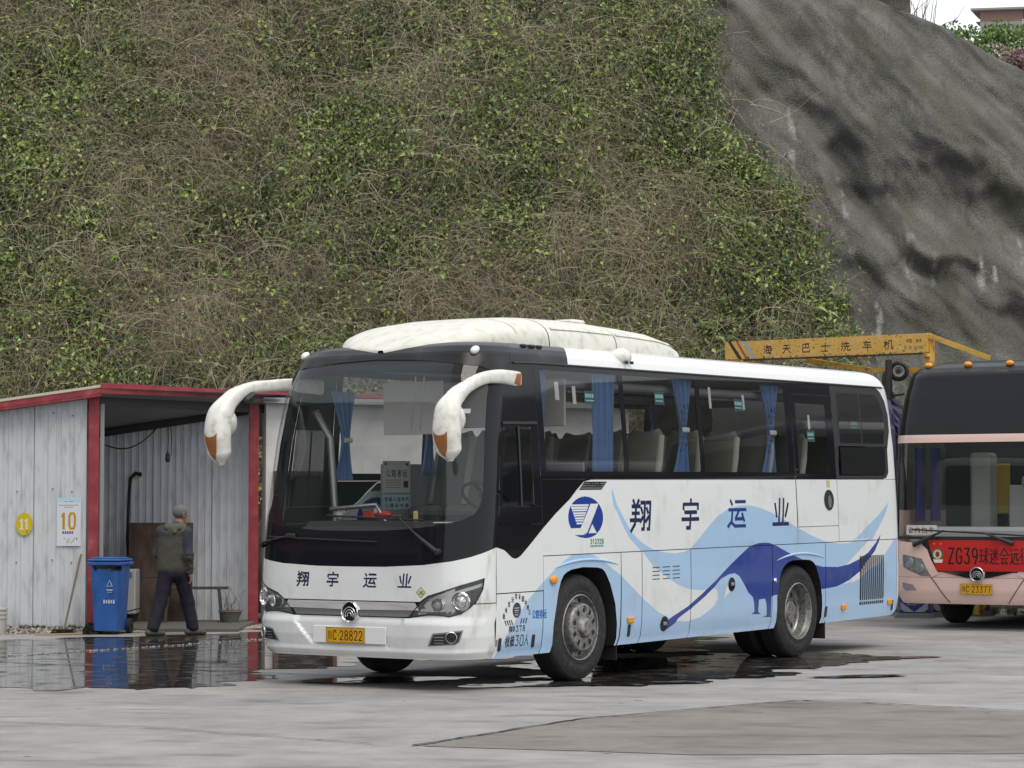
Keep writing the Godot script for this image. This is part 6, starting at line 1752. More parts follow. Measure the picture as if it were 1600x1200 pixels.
func make_undergrowth():
	var green_at = [[110, 160, 150, 130], [30, 330, 90, 120], [770, 290, 150, 130], [860, 120, 120, 90], [560, 220, 90, 60], [1000, 60, 110, 120], [1180, 330, 120, 110], [1230, 470, 110, 80], [640, 400, 80, 60], [60, 510, 120, 60], [420, 60, 60, 50], [1060, 260, 90, 70], [200, 600, 100, 40], [880, 420, 60, 60], [470, 380, 60, 40], [330, 340, 50, 60]]
	var dead_at = [[420, 110, 130, 90], [560, 90, 90, 90], [330, 60, 80, 60]]
	var hay_at = [[950, 240, 60, 140], [1020, 380, 80, 100], [900, 420, 120, 80], [240, 260, 110, 130], [330, 560, 160, 60], [760, 420, 100, 70], [700, 520, 200, 50]]
	var gn = noise(.5, 121, 3); var fine = noise(1.6, 122, 2)
	var dry = []; for i in 5: dry.append([])
	var hay = []; for i in 3: hay.append([])
	var gsm = []; for i in 4: gsm.append([])
	var gbig = []; for i in 3: gbig.append([])
	var dead = []; for i in 2: dead.append([])
	var cnt = 0
	var tries = 9300
	for i in tries:
		var h = rng.randf_range(1.6, 12.0)
		var x = rng.randf_range(-12.5, veg_edge(h) + .1)
		var p = slope_at(x, h)
		var e = .15
		var nn = (slope_at(x + e, h) - slope_at(x - e, h)).cross(slope_at(x, h + e) - slope_at(x, h - e)).normalized()
		if nn.z < 0: nn = -nn
		var g = blob(x, h, green_at) * .85 + gn.get_noise_2d(x, h) * .75 + fine.get_noise_2d(x, h) * .40
		var dd = blob(x, h, dead_at); var hy = blob(x, h, hay_at)
		var edge = smoothstep(1.2, .0, veg_edge(h) - x)
		g += edge * .35
		var out = nn * rng.randf_range(-.02, .30)
		var yaw = rng.randfn(0, .5)
		var bs = Basis(Vector3.UP, yaw + atan2(nn.x, nn.z) * .7) * Basis(Vector3.BACK, rng.randfn(0, .35))
		var s = rng.randf_range(.8, 1.5)
		var k = rng.randf_range(.75, 1.25)
		if rng.randf() < clampf(.42 + g * .78, .20, .97):
			var tone = rng.randf()
			var col = Color(.095, .145, .042).lerp(Color(.25, .33, .085), tone)
			if rng.randf() < .25: col = Color(.075, .12, .055)
			if rng.randf() < .10: col = Color(.36, .44, .11)
			if rng.randf() < .30:
				gbig[rng.randi() % 3].append([Transform3D(bs.scaled(Vector3.ONE * s), p + out * 1.3 + nn * .20), Color(.17, .25, .065).lerp(Color(.36, .47, .12), pow(rng.randf(), 1.4)) * k])
			else:
				gsm[rng.randi() % 4].append([Transform3D(bs.scaled(Vector3.ONE * s), p + out + nn * .14), col * k])
				if rng.randf() < .6: gsm[rng.randi() % 4].append([Transform3D(bs.rotated(Vector3.UP, 1.3).scaled(Vector3.ONE * s * .9), p + out * .4 + nn * .10 + rdir() * .2), col * k * .85])
		if rng.randf() < clampf(.34 - g * .22 + hy * .18, .10, .6):
			var c2 = Color(.27, .235, .165).lerp(Color(.46, .41, .30), rng.randf())
			if rng.randf() < .3: c2 = Color(.17, .135, .10)
			if rng.randf() < hy * .7: hay[rng.randi() % 3].append([Transform3D(bs.scaled(Vector3.ONE * s), p + out + nn * .05), Color(.33, .28, .20) * k])
			else: dry[rng.randi() % 5].append([Transform3D(bs.scaled(Vector3.ONE * s), p + out), c2 * k])
		if rng.randf() < dd * .8 + .10:
			dead[rng.randi() % 2].append([Transform3D(bs.scaled(Vector3.ONE * s), p + out * .6), Color(.24, .175, .125).lerp(Color(.36, .28, .21), rng.randf()) * k])
	var vm = mat_v("dry_stem", Color(1, 1, 1), .9)
	var lm = mat_v("leaf", Color(1, 1, 1), .5)
	lm.backlight_enabled = true; lm.backlight = Color(.35, .35, .35)
	for i in 5: tag(scatter("dry_vine_undergrowth", tangle_mesh(22, .66, .75, .30), vm, dry[i]), "grey brown tangle of dry vines hanging over the bank", "undergrowth", "plants covering the bank", "stuff")
	for i in 3: tag(scatter("hay_undergrowth", tangle_mesh(32, .42, 1.0, .13), vm, hay[i]), "pale straw grass drooping down the bank", "undergrowth", "plants covering the bank", "stuff")
	for i in 4: tag(scatter("leaf_undergrowth", sprig_mesh(44, .053, .36, .25, 1.45), lm, gsm[i]), "small green leaves of creepers covering the bank", "undergrowth", "plants covering the bank", "stuff")
	for i in 3: tag(scatter("broad_leaf_undergrowth", sprig_mesh(10, .10, .24, .35, 1.35), lm, gbig[i]), "bright broad green leaves dotted over the bank", "undergrowth", "plants covering the bank", "stuff")
	for i in 2: tag(scatter("dead_leaf_undergrowth", sprig_mesh(34, .06, .42, .4, 1.3), vm, dead[i]), "withered brown leaves clinging to the bank", "undergrowth", "plants covering the bank", "stuff")
	# single shrubs that stand out along the edge of the sprayed concrete
	var where = [["loose green shrub leaning out highest over the concrete edge", 3.42, 10.2, .8], ["leafy shrub at the bend of the concrete edge under the dark flutes", 3.75, 7.75, .75], ["light green shrub with upright twigs next down the concrete edge", 4.25, 7.45, .8], ["tallest twiggy shrub reaching over the grey slope", 4.85, 7.0, 1.0], ["shrub with a long branch pointing right across the grey slope", 5.1, 6.35, .8], ["round dense shrub low on the bank behind the yellow beam", 5.0, 4.95, .9], ["small bright sapling alone on the grey slope above the yellow beam", 5.75, 5.3, .4], ["lowest small sapling on the grey slope above the yellow beam", 6.0, 4.6, .4], ["dark green bush in the hollow half way up the bank", 1.2, 6.9, .9], ["green bush on the bank just over the coach roof", 4.3, 4.6, .8]]
	var sl = mat_v("shrub_leaf", Color(1, 1, 1), .5)
	sl.backlight_enabled = true; sl.backlight = Color(.35, .35, .35)
	for q in where:
		var base = slope_at(q[1], q[2] - .3)
		var t = thing("hillside_shrub", q[0], "shrub", Transform3D(Basis(), base), "shrubs along the concrete edge")
		var sb = MB.new(); var lb = MB.new()
		var n = int(10 * q[3]) + 4
		for i in n:
			var d = Vector3(rng.randfn(.15, .45), rng.randf_range(.6, 1.1), rng.randf_range(.1, .8)).normalized()
			var l = q[3] * rng.randf_range(.55, 1.15)
			var pts = []
			var p = Vector3(rng.randfn(0, .12), 0, 0)
			for k in 7:
				pts.append(p)
				d = (d + rdir() * .16 + Vector3(.03, -.04, .02)).normalized()
				p += d * l / 6
			sb.tube(pts, [.010, .009, .008, .007, .006, .005, .003], 5, false)
			for k in int(26 * q[3]) + 8:
				var f = rng.randf_range(.25, 1.0)
				var b = pts[min(6, int(f * 6))] + rdir() * .035
				var tone = rng.randf()
				lb.col = Color(.085, .15, .035).lerp(Color(.24, .34, .075), tone * tone)
				if q[0].begins_with("dark"): lb.col *= .55
				var sz = rng.randf_range(.05, .10)
				leaf(lb, b, (rdir() + Vector3(.1, -.1, .3)).normalized(), (Vector3(0, .8, .5) + rdir() * .5).normalized(), sz, sz * .6)
		obj("stems", sb, vm_brown(), t); obj("foliage", lb, sl, t)
func vm_brown():
	if not M.has("shrub_stem"): mat("shrub_stem", lin(.16, .125, .09), .9)
	return M.shrub_stem
func make_cliff_top():
	# plateau things above the sprayed slope
	var hl = mat_v("hedge_leaf", Color(1, 1, 1), .5)
	hl.backlight_enabled = true; hl.backlight = Color(.35, .35, .35)
	var k = 0
	for q in [[9.5, 12.15, -54.0, .6, 1.0, "yellow green"], [10.1, 12.2, -54.3, .7, 1.2, "dark green"], [10.75, 12.15, -54.0, .65, 1.1, "mid green"], [11.35, 12.25, -54.5, .7, 1.3, "bright green"], [11.95, 12.3, -54.2, .7, 1.35, "dense green"], [12.7, 12.3, -54.6, .8, 1.4, "deep green"], [9.1, 11.95, -54.5, .4, .6, "pale green"]]:
		crown_tree("hedge_tree", "%s tree above the sprayed slope, %s" % [q[5], ["first from the bare twigs", "second from the bare twigs", "third from the bare twigs", "below the brick house corner", "in front of the brick house", "rightmost of the row", "low beside the bare twigs"][k]], Vector3(q[0], q[1] - q[4], q[2]), q[3], q[4], hl, Color(.06, .12, .025), Color(.20, .30, .06), 1700)
		k += 1
	crown_tree("blossom_tree", "pink blossoming shrub on the edge of the sprayed slope", Vector3(10.55, 10.4, -50.0), .55, .62, hl, Color(.22, .13, .14), Color(.50, .34, .37), 1100)
	crown_tree("blossom_tree", "second pink blossoming shrub further right on the slope edge", Vector3(11.3, 10.1, -50.0), .7, .75, hl, Color(.22, .13, .14), Color(.50, .34, .37), 1000)
	# pale boulder by the blossom
	var b = thing("pale_boulder", "pale rounded rock on the crest of the sprayed slope", "rock", Transform3D(Basis(), Vector3(9.66, 10.75, -50.5)))
	var mb = MB.new()
	var nz = noise(1.2, 4, 3)
	mb.grid(func(s, t): return Vector3(cos(s) * sin(t) * .55, cos(t) * .35, sin(s) * sin(t) * .5) * .7 * (1 + .3 * nz.get_noise_3d(cos(s) * sin(t), cos(t), sin(s) * sin(t))), 0, TAU, 24, .01, PI - .01, 12, Vector3.ZERO)
	obj("stone", mb, mat("pale_rock", lin(.42, .40, .33), .9), b)
	# bare twigs
	for q in [[7.55, 11.0, "leafless twiggy sapling on the crest beside the dark hut"], [8.05, 10.8, "second leafless sapling on the crest next to the hedge"]]:
		var t = thing("bare_sapling", q[2], "sapling", Transform3D(Basis(), Vector3(q[0], q[1], -47.2)), "bare saplings on the crest")
		mb = MB.new()
		for i in 26:
			var d = Vector3(rng.randfn(.1, .4), 1, rng.randfn(0, .3)).normalized()
			var p = Vector3(rng.randfn(0, .12), -.3, 0)
			var pts = []
			for j in 6:
				pts.append(p); p += d * .24; d = (d + rdir() * .22).normalized()
			mb.tube(pts, [.012, .010, .009, .007, .006, .004], 4, false)
		obj("twigs", mb, vm_brown(), t)
	# small dark hut and the brick house far behind
	var h = thing("crest_hut", "small dark roofed hut on top of the sprayed slope", "hut", at(Vector3(7.75, 11.6, -50.0), 10))
	mb = MB.new(); mb.box(Vector3(0, .1, 0), Vector3(.9, 1.2, .8)); obj("wall", mb, mat("hut_wall_dark", lin(.10, .095, .09), .9), h)
	mb = MB.new(); mb.box(Vector3(-.2, .72, 0), Vector3(1.5, .06, 1.1), Basis(Vector3.BACK, .12)); obj("roof", mb, mat("hut_roof", lin(.22, .21, .20), .8), h)
	var house = thing("brick_house", "flat-roofed brick and concrete house behind the hedge", "house", Transform3D(Basis(Vector3.UP, deg_to_rad(-14)).scaled(Vector3(1.55, 1.0, 1.0)), Vector3(41.6, 41.55, -200.0)))
	mb = MB.new(); mb.box(Vector3(0, .05, 0), Vector3(2.9, .9, 3)); obj("lower_wall", mb, mat("house_render", lin(.30, .29, .275), .85), house)
	var brick = mat("far_brick", Color(1, 1, 1), .9)
	brick.albedo_texture = tile_noise(512, .05, 181, [[0, lin(.16, .09, .075)], [.5, lin(.25, .15, .125)], [1, lin(.36, .26, .22)]], 4)
	brick.uv1_triplanar = true; brick.uv1_scale = Vector3(.5, 1.6, .5)
	mb = MB.new(); mb.box(Vector3(-.3, .95, 0), Vector3(2.3, .9, 2.98)); obj("brick_wall", mb, brick, house)
	mb = MB.new(); mb.box(Vector3(.95, .95, .02), Vector3(.12, .9, 3.02)); mb.box(Vector3(2.0, .6, 0), Vector3(2.0, 2.2, 2.9)); obj("column", mb, M.house_render, house)
	mb = MB.new(); mb.box(Vector3(.6, 1.5, .1), Vector3(5.0, .16, 3.8)); obj("roof_slab", mb, mat("house_slab", lin(.26, .255, .25), .8), house)
	mb = MB.new(); mb.box(Vector3(-1.55, .55, .5), Vector3(.3, .08, 1.6)); obj("ledge", mb, M.house_slab, house)
	for i in 3:
		mb = MB.new(); mb.box(Vector3(1.6, .30 + i * .14, 1.6), Vector3(1.6, .05, .04)); obj("rail", mb, M.paper_white, house)
	mb = MB.new(); mb.box(Vector3(1.7, 1.0, 1.46), Vector3(.7, .55, .03)); obj("window", mb, M.black_gloss, house)
	# the ground they stand on
	mb = MB.new()
	mb.grid(func(x, z): return Vector3(x, interp(x, [4, 7, 9, 12, 60], [11.0, 10.2, 9.6, 8.6, 9.0]) + max(0.0, -z - 49.0) * .16, z), 4, 60, 20, -110, -47.5, 20, Vector3(20, -90, -60))
	tag(obj("plateau_terrain", mb, M.soil), "", "", "", "structure")
func crown_tree(called, label, pos: Vector3, r: float, h: float, m, c0: Color, c1: Color, n: int):
	var t = thing(called, label, "tree", Transform3D(Basis(), pos), "trees above the slope")
	var mb = MB.new()
	mb.tube([Vector3(0, -h * .6, 0), Vector3(.03, 0, 0), Vector3(0, h * .6, 0)], [.09, .07, .04], 7)
	for i in 5:
		var a = TAU * i / 5 + rng.randf()
		mb.tube([Vector3(0, h * .1 * i / 5, 0), Vector3(cos(a) * r * .5, h * .45, sin(a) * r * .4), Vector3(cos(a) * r * .75, h * .8, sin(a) * r * .6)], [.05, .03, .015], 5, false)
	obj("trunk", mb, vm_brown(), t)
	mb = MB.new()
	var clumps = []
	for i in 22: clumps.append([Vector3(rng.randfn(0, .45) * r, h * rng.randf_range(.35, 1.15), rng.randfn(0, .4) * r), rng.randf_range(.22, .42) * r])
	for i in n:
		var c = clumps[rng.randi() % clumps.size()]
		var d = rdir()
		var p = c[0] + d * c[1] * pow(rng.randf(), .4)
		var tone = rng.randf()
		mb.col = c0.lerp(c1, tone * tone)
		var s = rng.randf_range(.07, .125)
		leaf(mb, p, (d + rdir() * .7).normalized(), (Vector3(0, .8, .5) + rdir() * .6).normalized(), s, s * .6)
	obj("crown", mb, m, t)
# ---------------------------------------------------------------- pink coach, wash gantry, barriers
const PH := [.32, .40, .5, .8, 1.0, 1.3, 1.7, 2.2, 2.6, 2.7, 3.1, 3.45, 3.54, 3.60, 3.65, 3.665]
const PW := [1.17, 1.21, 1.24, 1.25, 1.25, 1.25, 1.25, 1.25, 1.245, 1.24, 1.21, 1.16, 1.10, 1.0, .8, .3]
const PR := [.10, .05, .02, .0, .0, .015, .04, .08, .12, .14, .26, .42, .55, .72, 1.0, 1.6]
func pf(sg: float, h: float) -> Vector3:
	var a = abs(sg)
	return Vector3(interp(h, PH, PR) + .45 * interp(a, arc_s, arc_c) + max(0.0, a - SM), h, interp(h, PH, PW) * sign(sg) * interp(a, arc_s, arc_v))
func ps(u: float, h: float, sg: float) -> Vector3:
	return Vector3(u, h, interp(h, PH, PW) * sg)
func make_pink_coach(root_xf: Transform3D, label: String, detail: bool, paint: Color):
	var root = thing("parked_coach", label, "coach", root_xf, "coaches parked in the yard")
	var pk = mat("parked_paint_%d" % taken.parked_coach, paint, .25)
	pk.clearcoat_enabled = true; pk.clearcoat = .4; pk.clearcoat_roughness = .08
	var mid = Vector3(5, 1.8, 0)
	var mb
	var put = func(called, p, m, off = 0.0, par = root):
		var b = MB.new()
		b.patch(p, pf, Vector2(.06, .08), off, mid, func(q): return Vector2((q.x + 1.6) / 3.2, 1.0 - q.y / 3.2))
		return obj(called, b, m, par)
	var S = SM - .004
	# bumper and lower nose with a cut for the red band, wings that rise to the sides
	put.call("bumper", pv([-S, .30, S, .30, S, .80, .80, .60, .55, .80, -.55, .80, -.80, .60, -S, .80]) if false else pv([-S, .35, S, .35, S, .70, -S, .70]), pk)
	var wing = pv([S, .705, .63, .705, .52, .75, .57, .81, .64, .94, .69, 1.07, .78, 1.15, .89, 1.165, 1.14, 1.185, S, 1.20])
	put.call("nose_wing", wing, pk); put.call("nose_wing", mirror_poly(wing), pk)
	put.call("nose_centre", pv([-.62, .703, .62, .703, .53, .745, .53, .775, -.53, .775, -.53, .745]), pk, -.006)
	put.call("nose_under_panel", pv([-.56, .76, .56, .76, .80, 1.21, 1.3, 1.21, 1.3, 1.25, -1.3, 1.25, -1.3, 1.21, -.80, 1.21]), M.black_trim, -.02)
	var bi = new_img(1024, 256, Color(.70, .10, .08))
	var K = Color(.05, .03, .03)
	var cxs = ["Z", "G", "3", "9", "qiu", "mi", "hui", "yuan", "zheng", "jun"]
	var x = 170.0
	for g in cxs:
		var wd = 68.0 if g.length() == 1 else 87.0
		glyph(bi, g, Rect2(x + 4, 62, wd - 8, 138), 15.0 if g.length() == 1 else 10.5, K)
		x += wd
	var ring = PackedVector2Array(); var r2 = PackedVector2Array(); var r3 = PackedVector2Array()
	for i in 24:
		var e = Vector2(cos(TAU * i / 24), sin(TAU * i / 24))
		ring.append(Vector2(84, 120) + e * Vector2(58, 56) * (1.0 if i % 2 else .88)); r2.append(Vector2(84, 118) + e * 38.0); r3.append(Vector2(84, 118) + e * Vector2(18, 24))
	fill_poly(bi, ring, Color(.25, .38, .18)); fill_poly(bi, r2, Color(.75, .72, .66)); fill_poly(bi, r3, Color(.55, .16, .10)); fill_poly(bi, pv([36, 160, 132, 160, 124, 188, 44, 188]), Color(.85, .82, .78)); bi.fill_rect(Rect2i(48, 26, 14, 10), Color(.8, .62, .2)); bi.fill_rect(Rect2i(106, 26, 14, 10), Color(.8, .62, .2))
	if detail:
		var bb = MB.new()
		bb.patch(pv([-.56, .79, .95, .79, .95, 1.20, -.68, 1.20]), pf, Vector2(.06, .08), .006, mid, func(q): return Vector2((q.x + .68) / 1.63, (1.20 - q.y) / .41))
		var bt = tex_mat("banner_print", bi, .45)
		obj("red_banner", bb, bt, root)
		put.call("chrome_strip", pv([-.52, .785, .52, .785, .14, .70, -.14, .70]), M.chrome, .008)
	# lamps
	for sg in [1.0, -1.0]:
		var hl = Node3D.new(); hl.name = "headlight"; root.add_child(hl, true)
		var hp = pv([.64, .715, .68, .78, .77, .95, .96, .99, 1.12, 1.01, 1.28, 1.01, 1.26, .92, 1.11, .865, .96, .795, .78, .72])
		if sg < 0: hp = mirror_poly(hp)
		var b = MB.new(); b.patch(hp, pf, Vector2(.05, .05), .002, mid); obj("housing", b, M.lamp_bowl, hl)
		for q in [[.95, .895, .068], [.79, .825, .055]]:
			var nn = Vector3(-.85, .1, .5 * sg).normalized()
			b = MB.new(); b.lathe([Vector2(q[2], -.01), Vector2(q[2], .012), Vector2(q[2] * .8, .018), Vector2(q[2] * .7, .004), Vector2(q[2] * .4, .012), Vector2(0, .016)], 20, Transform3D(Basis(Quaternion(Vector3.UP, nn)), pf(q[0] * sg, q[1]))); obj("lamp", b, M.grey_plastic, hl)
		b = MB.new(); b.patch(hp, pf, Vector2(.05, .05), .03, mid); obj("lens", b, M.clear_lens, hl)
		var fp = pv([.86, .53, .91, .60, 1.08, .63, 1.09, .56, 1.03, .52])
		if sg < 0: fp = mirror_poly(fp)
		put.call("fog_lamp", fp, M.grey_plastic, .004)
		var seam = MB.new()
		var sp = []
		for i in 9: sp.append(pf(lerp(.65, .42, pow(i / 8.0, .9)) * sg, lerp(.71, .37, i / 8.0)) + Vector3(-.002, 0, 0))
		seam.tube(sp, .006, 5, false); obj("panel_seam", seam, M.black_trim, root)
	if detail:
		var bd = Node3D.new(); bd.name = "badge"; root.add_child(bd)
		bd.position = pf(0, .75) + Vector3(-.02, 0, 0)
		var bx = Transform3D(Basis(Vector3(0, 0, 1), PI / 2), Vector3.ZERO)
		mb = MB.new(); mb.lathe([Vector2(.098, -.03), Vector2(.098, .012), Vector2(.09, .02), Vector2(.083, .012)], 32, bx); obj("badge_ring", mb, M.satin_metal, bd)
		mb = MB.new(); mb.lathe([Vector2(.083, .010), Vector2(0, .012)], 32, bx); obj("badge_disc", mb, M.black_gloss, bd)
		mb = MB.new()
		for rr in [.068, .045, .022]:
			var pts = []
			for i in 13:
				var t = PI * (-.12 + 1.24 * i / 12.0)
				pts.append(Vector3(-.014, -.03 + rr * sin(t) * 1.05, -rr * cos(t)))
			mb.tube(pts, .0055, 6)
		obj("badge_arcs", mb, M.satin_metal, bd)
		var pimg = new_img(440, 140, Color(.78, .58, .06))
		var BR = Color(.22, .10, .05)
		for e in [Rect2i(4, 4, 432, 3), Rect2i(4, 133, 432, 3), Rect2i(4, 4, 3, 132), Rect2i(433, 4, 3, 132)]: pimg.fill_rect(e, BR)
		plate_text(pimg, ["C", "2", "3", "3", "7", "7"], BR)
		number_plate(root, pimg, pf(-.015, .553) + Vector3(-.022, .0, 0), Basis(Vector3.UP, -PI / 2) * Basis(Vector3.BACK, -.02), "parked_plate")
	# glass: lower screen, pink band, dark upper screen, roof
	put.call("lower_windscreen", pv([-1.40, 1.26, 1.40, 1.26, 1.42, 2.50, -1.42, 2.50]), M.windscreen_glass)
	put.call("windscreen_edge", pv([1.403, 1.21, S, 1.21, S, 2.50, 1.423, 2.50]), M.black_gloss); put.call("windscreen_edge", mirror_poly(pv([1.403, 1.21, S, 1.21, S, 2.50, 1.423, 2.50])), M.black_gloss)
	put.call("pink_band", pv([-S, 2.505, S, 2.505, S, 2.61, -S, 2.61]), pk, .01)
	put.call("upper_windscreen", pv([-S, 2.615, S, 2.615, S, 3.46, -S, 3.46]), M.black_gloss)
	mb = MB.new()
	mb.grid(pf, -S, S, 40, 3.465, 3.662, 10, mid); obj("roof_front", mb, M.black_roof_paint, root)
	for sg in [1.0, -1.0]:
		mb = MB.new(); mb.grid(func(u, h): return ps(.45 + interp(h, PH, PR) + u, h, sg), 0, 11.2, 20, 3.465, 3.662, 8, mid); obj("roof_side", mb, pk, root)
		mb = MB.new(); mb.grid(func(u, h): return ps(.455 + interp(h, PH, PR) + u, h, sg), 0, 11.2, 20, .30, 1.60, 10, mid); obj("lower_side", mb, pk, root)
		mb = MB.new(); mb.grid(func(u, h): return ps(.455 + interp(h, PH, PR) + u, h, sg), 0, 11.2, 20, 1.603, 3.46, 10, mid); obj("side_glass", mb, M.tint_band if detail else M.black_gloss, root)
	mb = MB.new(); mb.box(Vector3(11.9, 1.95, 0), Vector3(.1, 3.3, 2.4)); obj("rear_wall", mb, pk, root)
	mb = MB.new(); mb.cbox(Vector3(6.6, .75, 0), Vector3(10.4, .7, 2.2), .02); mb.box(Vector3(1.0, .95, 0), Vector3(1.2, .3, 2.2)); obj("chassis", mb, M.underbody, root)
	for q in [[2.3, 1.0], [8.5, 1.0]]:
		for sg in [1.0, -1.0]:
			var w = Node3D.new(); w.name = "wheel"; root.add_child(w, true)
			w.position = Vector3(q[0], .5, 1.19 * sg)
			if sg < 0: w.rotation.y = PI
			wheel_parts(w, q[0] < 5)
	if not detail: return
	for z in [-.95, -.32, .32, .95]:
		mb = MB.new(); mb.ball(pf(z * 1.06, 3.555) + Vector3(-.01, .02, 0), Vector3(.05, .04, .06), 12); obj("roof_marker", mb, M.amber, root)
	for q in [[[-.88, 1.13], [-.45, 1.33], [-.9, 1.34], [.35, 1.28]], [[.5, 1.16], [.1, 1.30], [-.2, 1.31], [.9, 1.25]]]:
		var wo = Node3D.new(); wo.name = "wiper"; root.add_child(wo, true)
		mb = MB.new(); mb.tube([pf(q[0][0], q[0][1]) + Vector3(-.035, 0, 0), pf((q[0][0] + q[1][0]) / 2, (q[0][1] + q[1][1]) / 2) + Vector3(-.045, 0, 0), pf(q[1][0], q[1][1]) + Vector3(-.03, 0, 0)], [.034, .022, .010], 8); obj("arm", mb, M.black_trim, wo)
		mb = MB.new()
		var wp = []
		for i in 9: wp.append(pf(lerp(q[2][0], q[3][0], i / 8.0), lerp(q[2][1], q[3][1], i / 8.0)) + Vector3(-.02, 0, 0))
		mb.tube(wp, .011, 6); obj("blade", mb, M.black_rubber, wo)
	# behind the glass
	mb = MB.new(); mb.cbox(Vector3(.75, 1.25, 0), Vector3(.7, .25, 2.2), .05); obj("dashboard", mb, M.interior_grey, root)
	mb = MB.new(); mb.cbox(Vector3(.75, 2.58, 0), Vector3(1.0, .08, 2.3), .02); obj("ceiling_shelf", mb, M.interior_dark, root)
	mb = MB.new(); mb.cbox(Vector3(1.9, 1.55, .5), Vector3(.06, .8, 1.3), .02); mb.cbox(Vector3(1.85, 2.0, .6), Vector3(.12, .16, 1.1), .04); obj("partition", mb, M.interior_light, root)
	mb = MB.new(); mb.cbox(Vector3(1.7, 1.8, -.45), Vector3(.4, 1.2, .28), .04); obj("seat_back", mb, M.seat_side, root)
	mb = MB.new(); mb.cbox(Vector3(1.95, 1.9, -.25), Vector3(.03, .7, .2), .01); obj("yellow_panel", mb, mat("panel_yellow", lin(.45, .30, .03), .6), root)
	for z in [-1.08, -.86]:
		mb = MB.new(); mb.grid(func(s, t): return Vector3(.85 + .03 * sin(s * 30) , lerp(1.45, 2.45, t), z + lerp(-.08, .08, s) * (.6 + .4 * abs(t - .5) * 2)), 0, 1, 24, 0, 1, 8, Vector3(2, 2, z)); obj("curtain", mb, mat("curtain_violet", lin(.09, .09, .30), .85), root)
	mb = MB.new(); mb.box(Vector3(2.15, 2.0, 0), Vector3(.05, 3.0, 2.3)); obj("cabin_dark", mb, M.interior_dark, root)
	var si = new_img(256, 96, Color(.84, .84, .84))
	word(si, ["sheng", "nei", "bao", "che"], Rect2(14, 20, 228, 58), .18, 6, Color(.45, .12, .12))
	var sb = MB.new(); sb.patch(pv([-1.03, 1.27, -.57, 1.27, -.57, 1.40, -1.03, 1.40]), pf, Vector2(.06, .08), -.03, mid, func(q): return Vector2((q.x + 1.03) / .46, (1.40 - q.y) / .13)); obj("route_card", sb, tex_mat("route_card", si, .6), root)
	mb = MB.new()
	for i in 7:
		for j in 4: mb.box(Vector3(1.865, 1.62 + j * .045, .28 + i * .06), Vector3(.01, .022, .04))
	obj("partition_slots", mb, M.black_trim, root).set_meta("kind", "stuff")

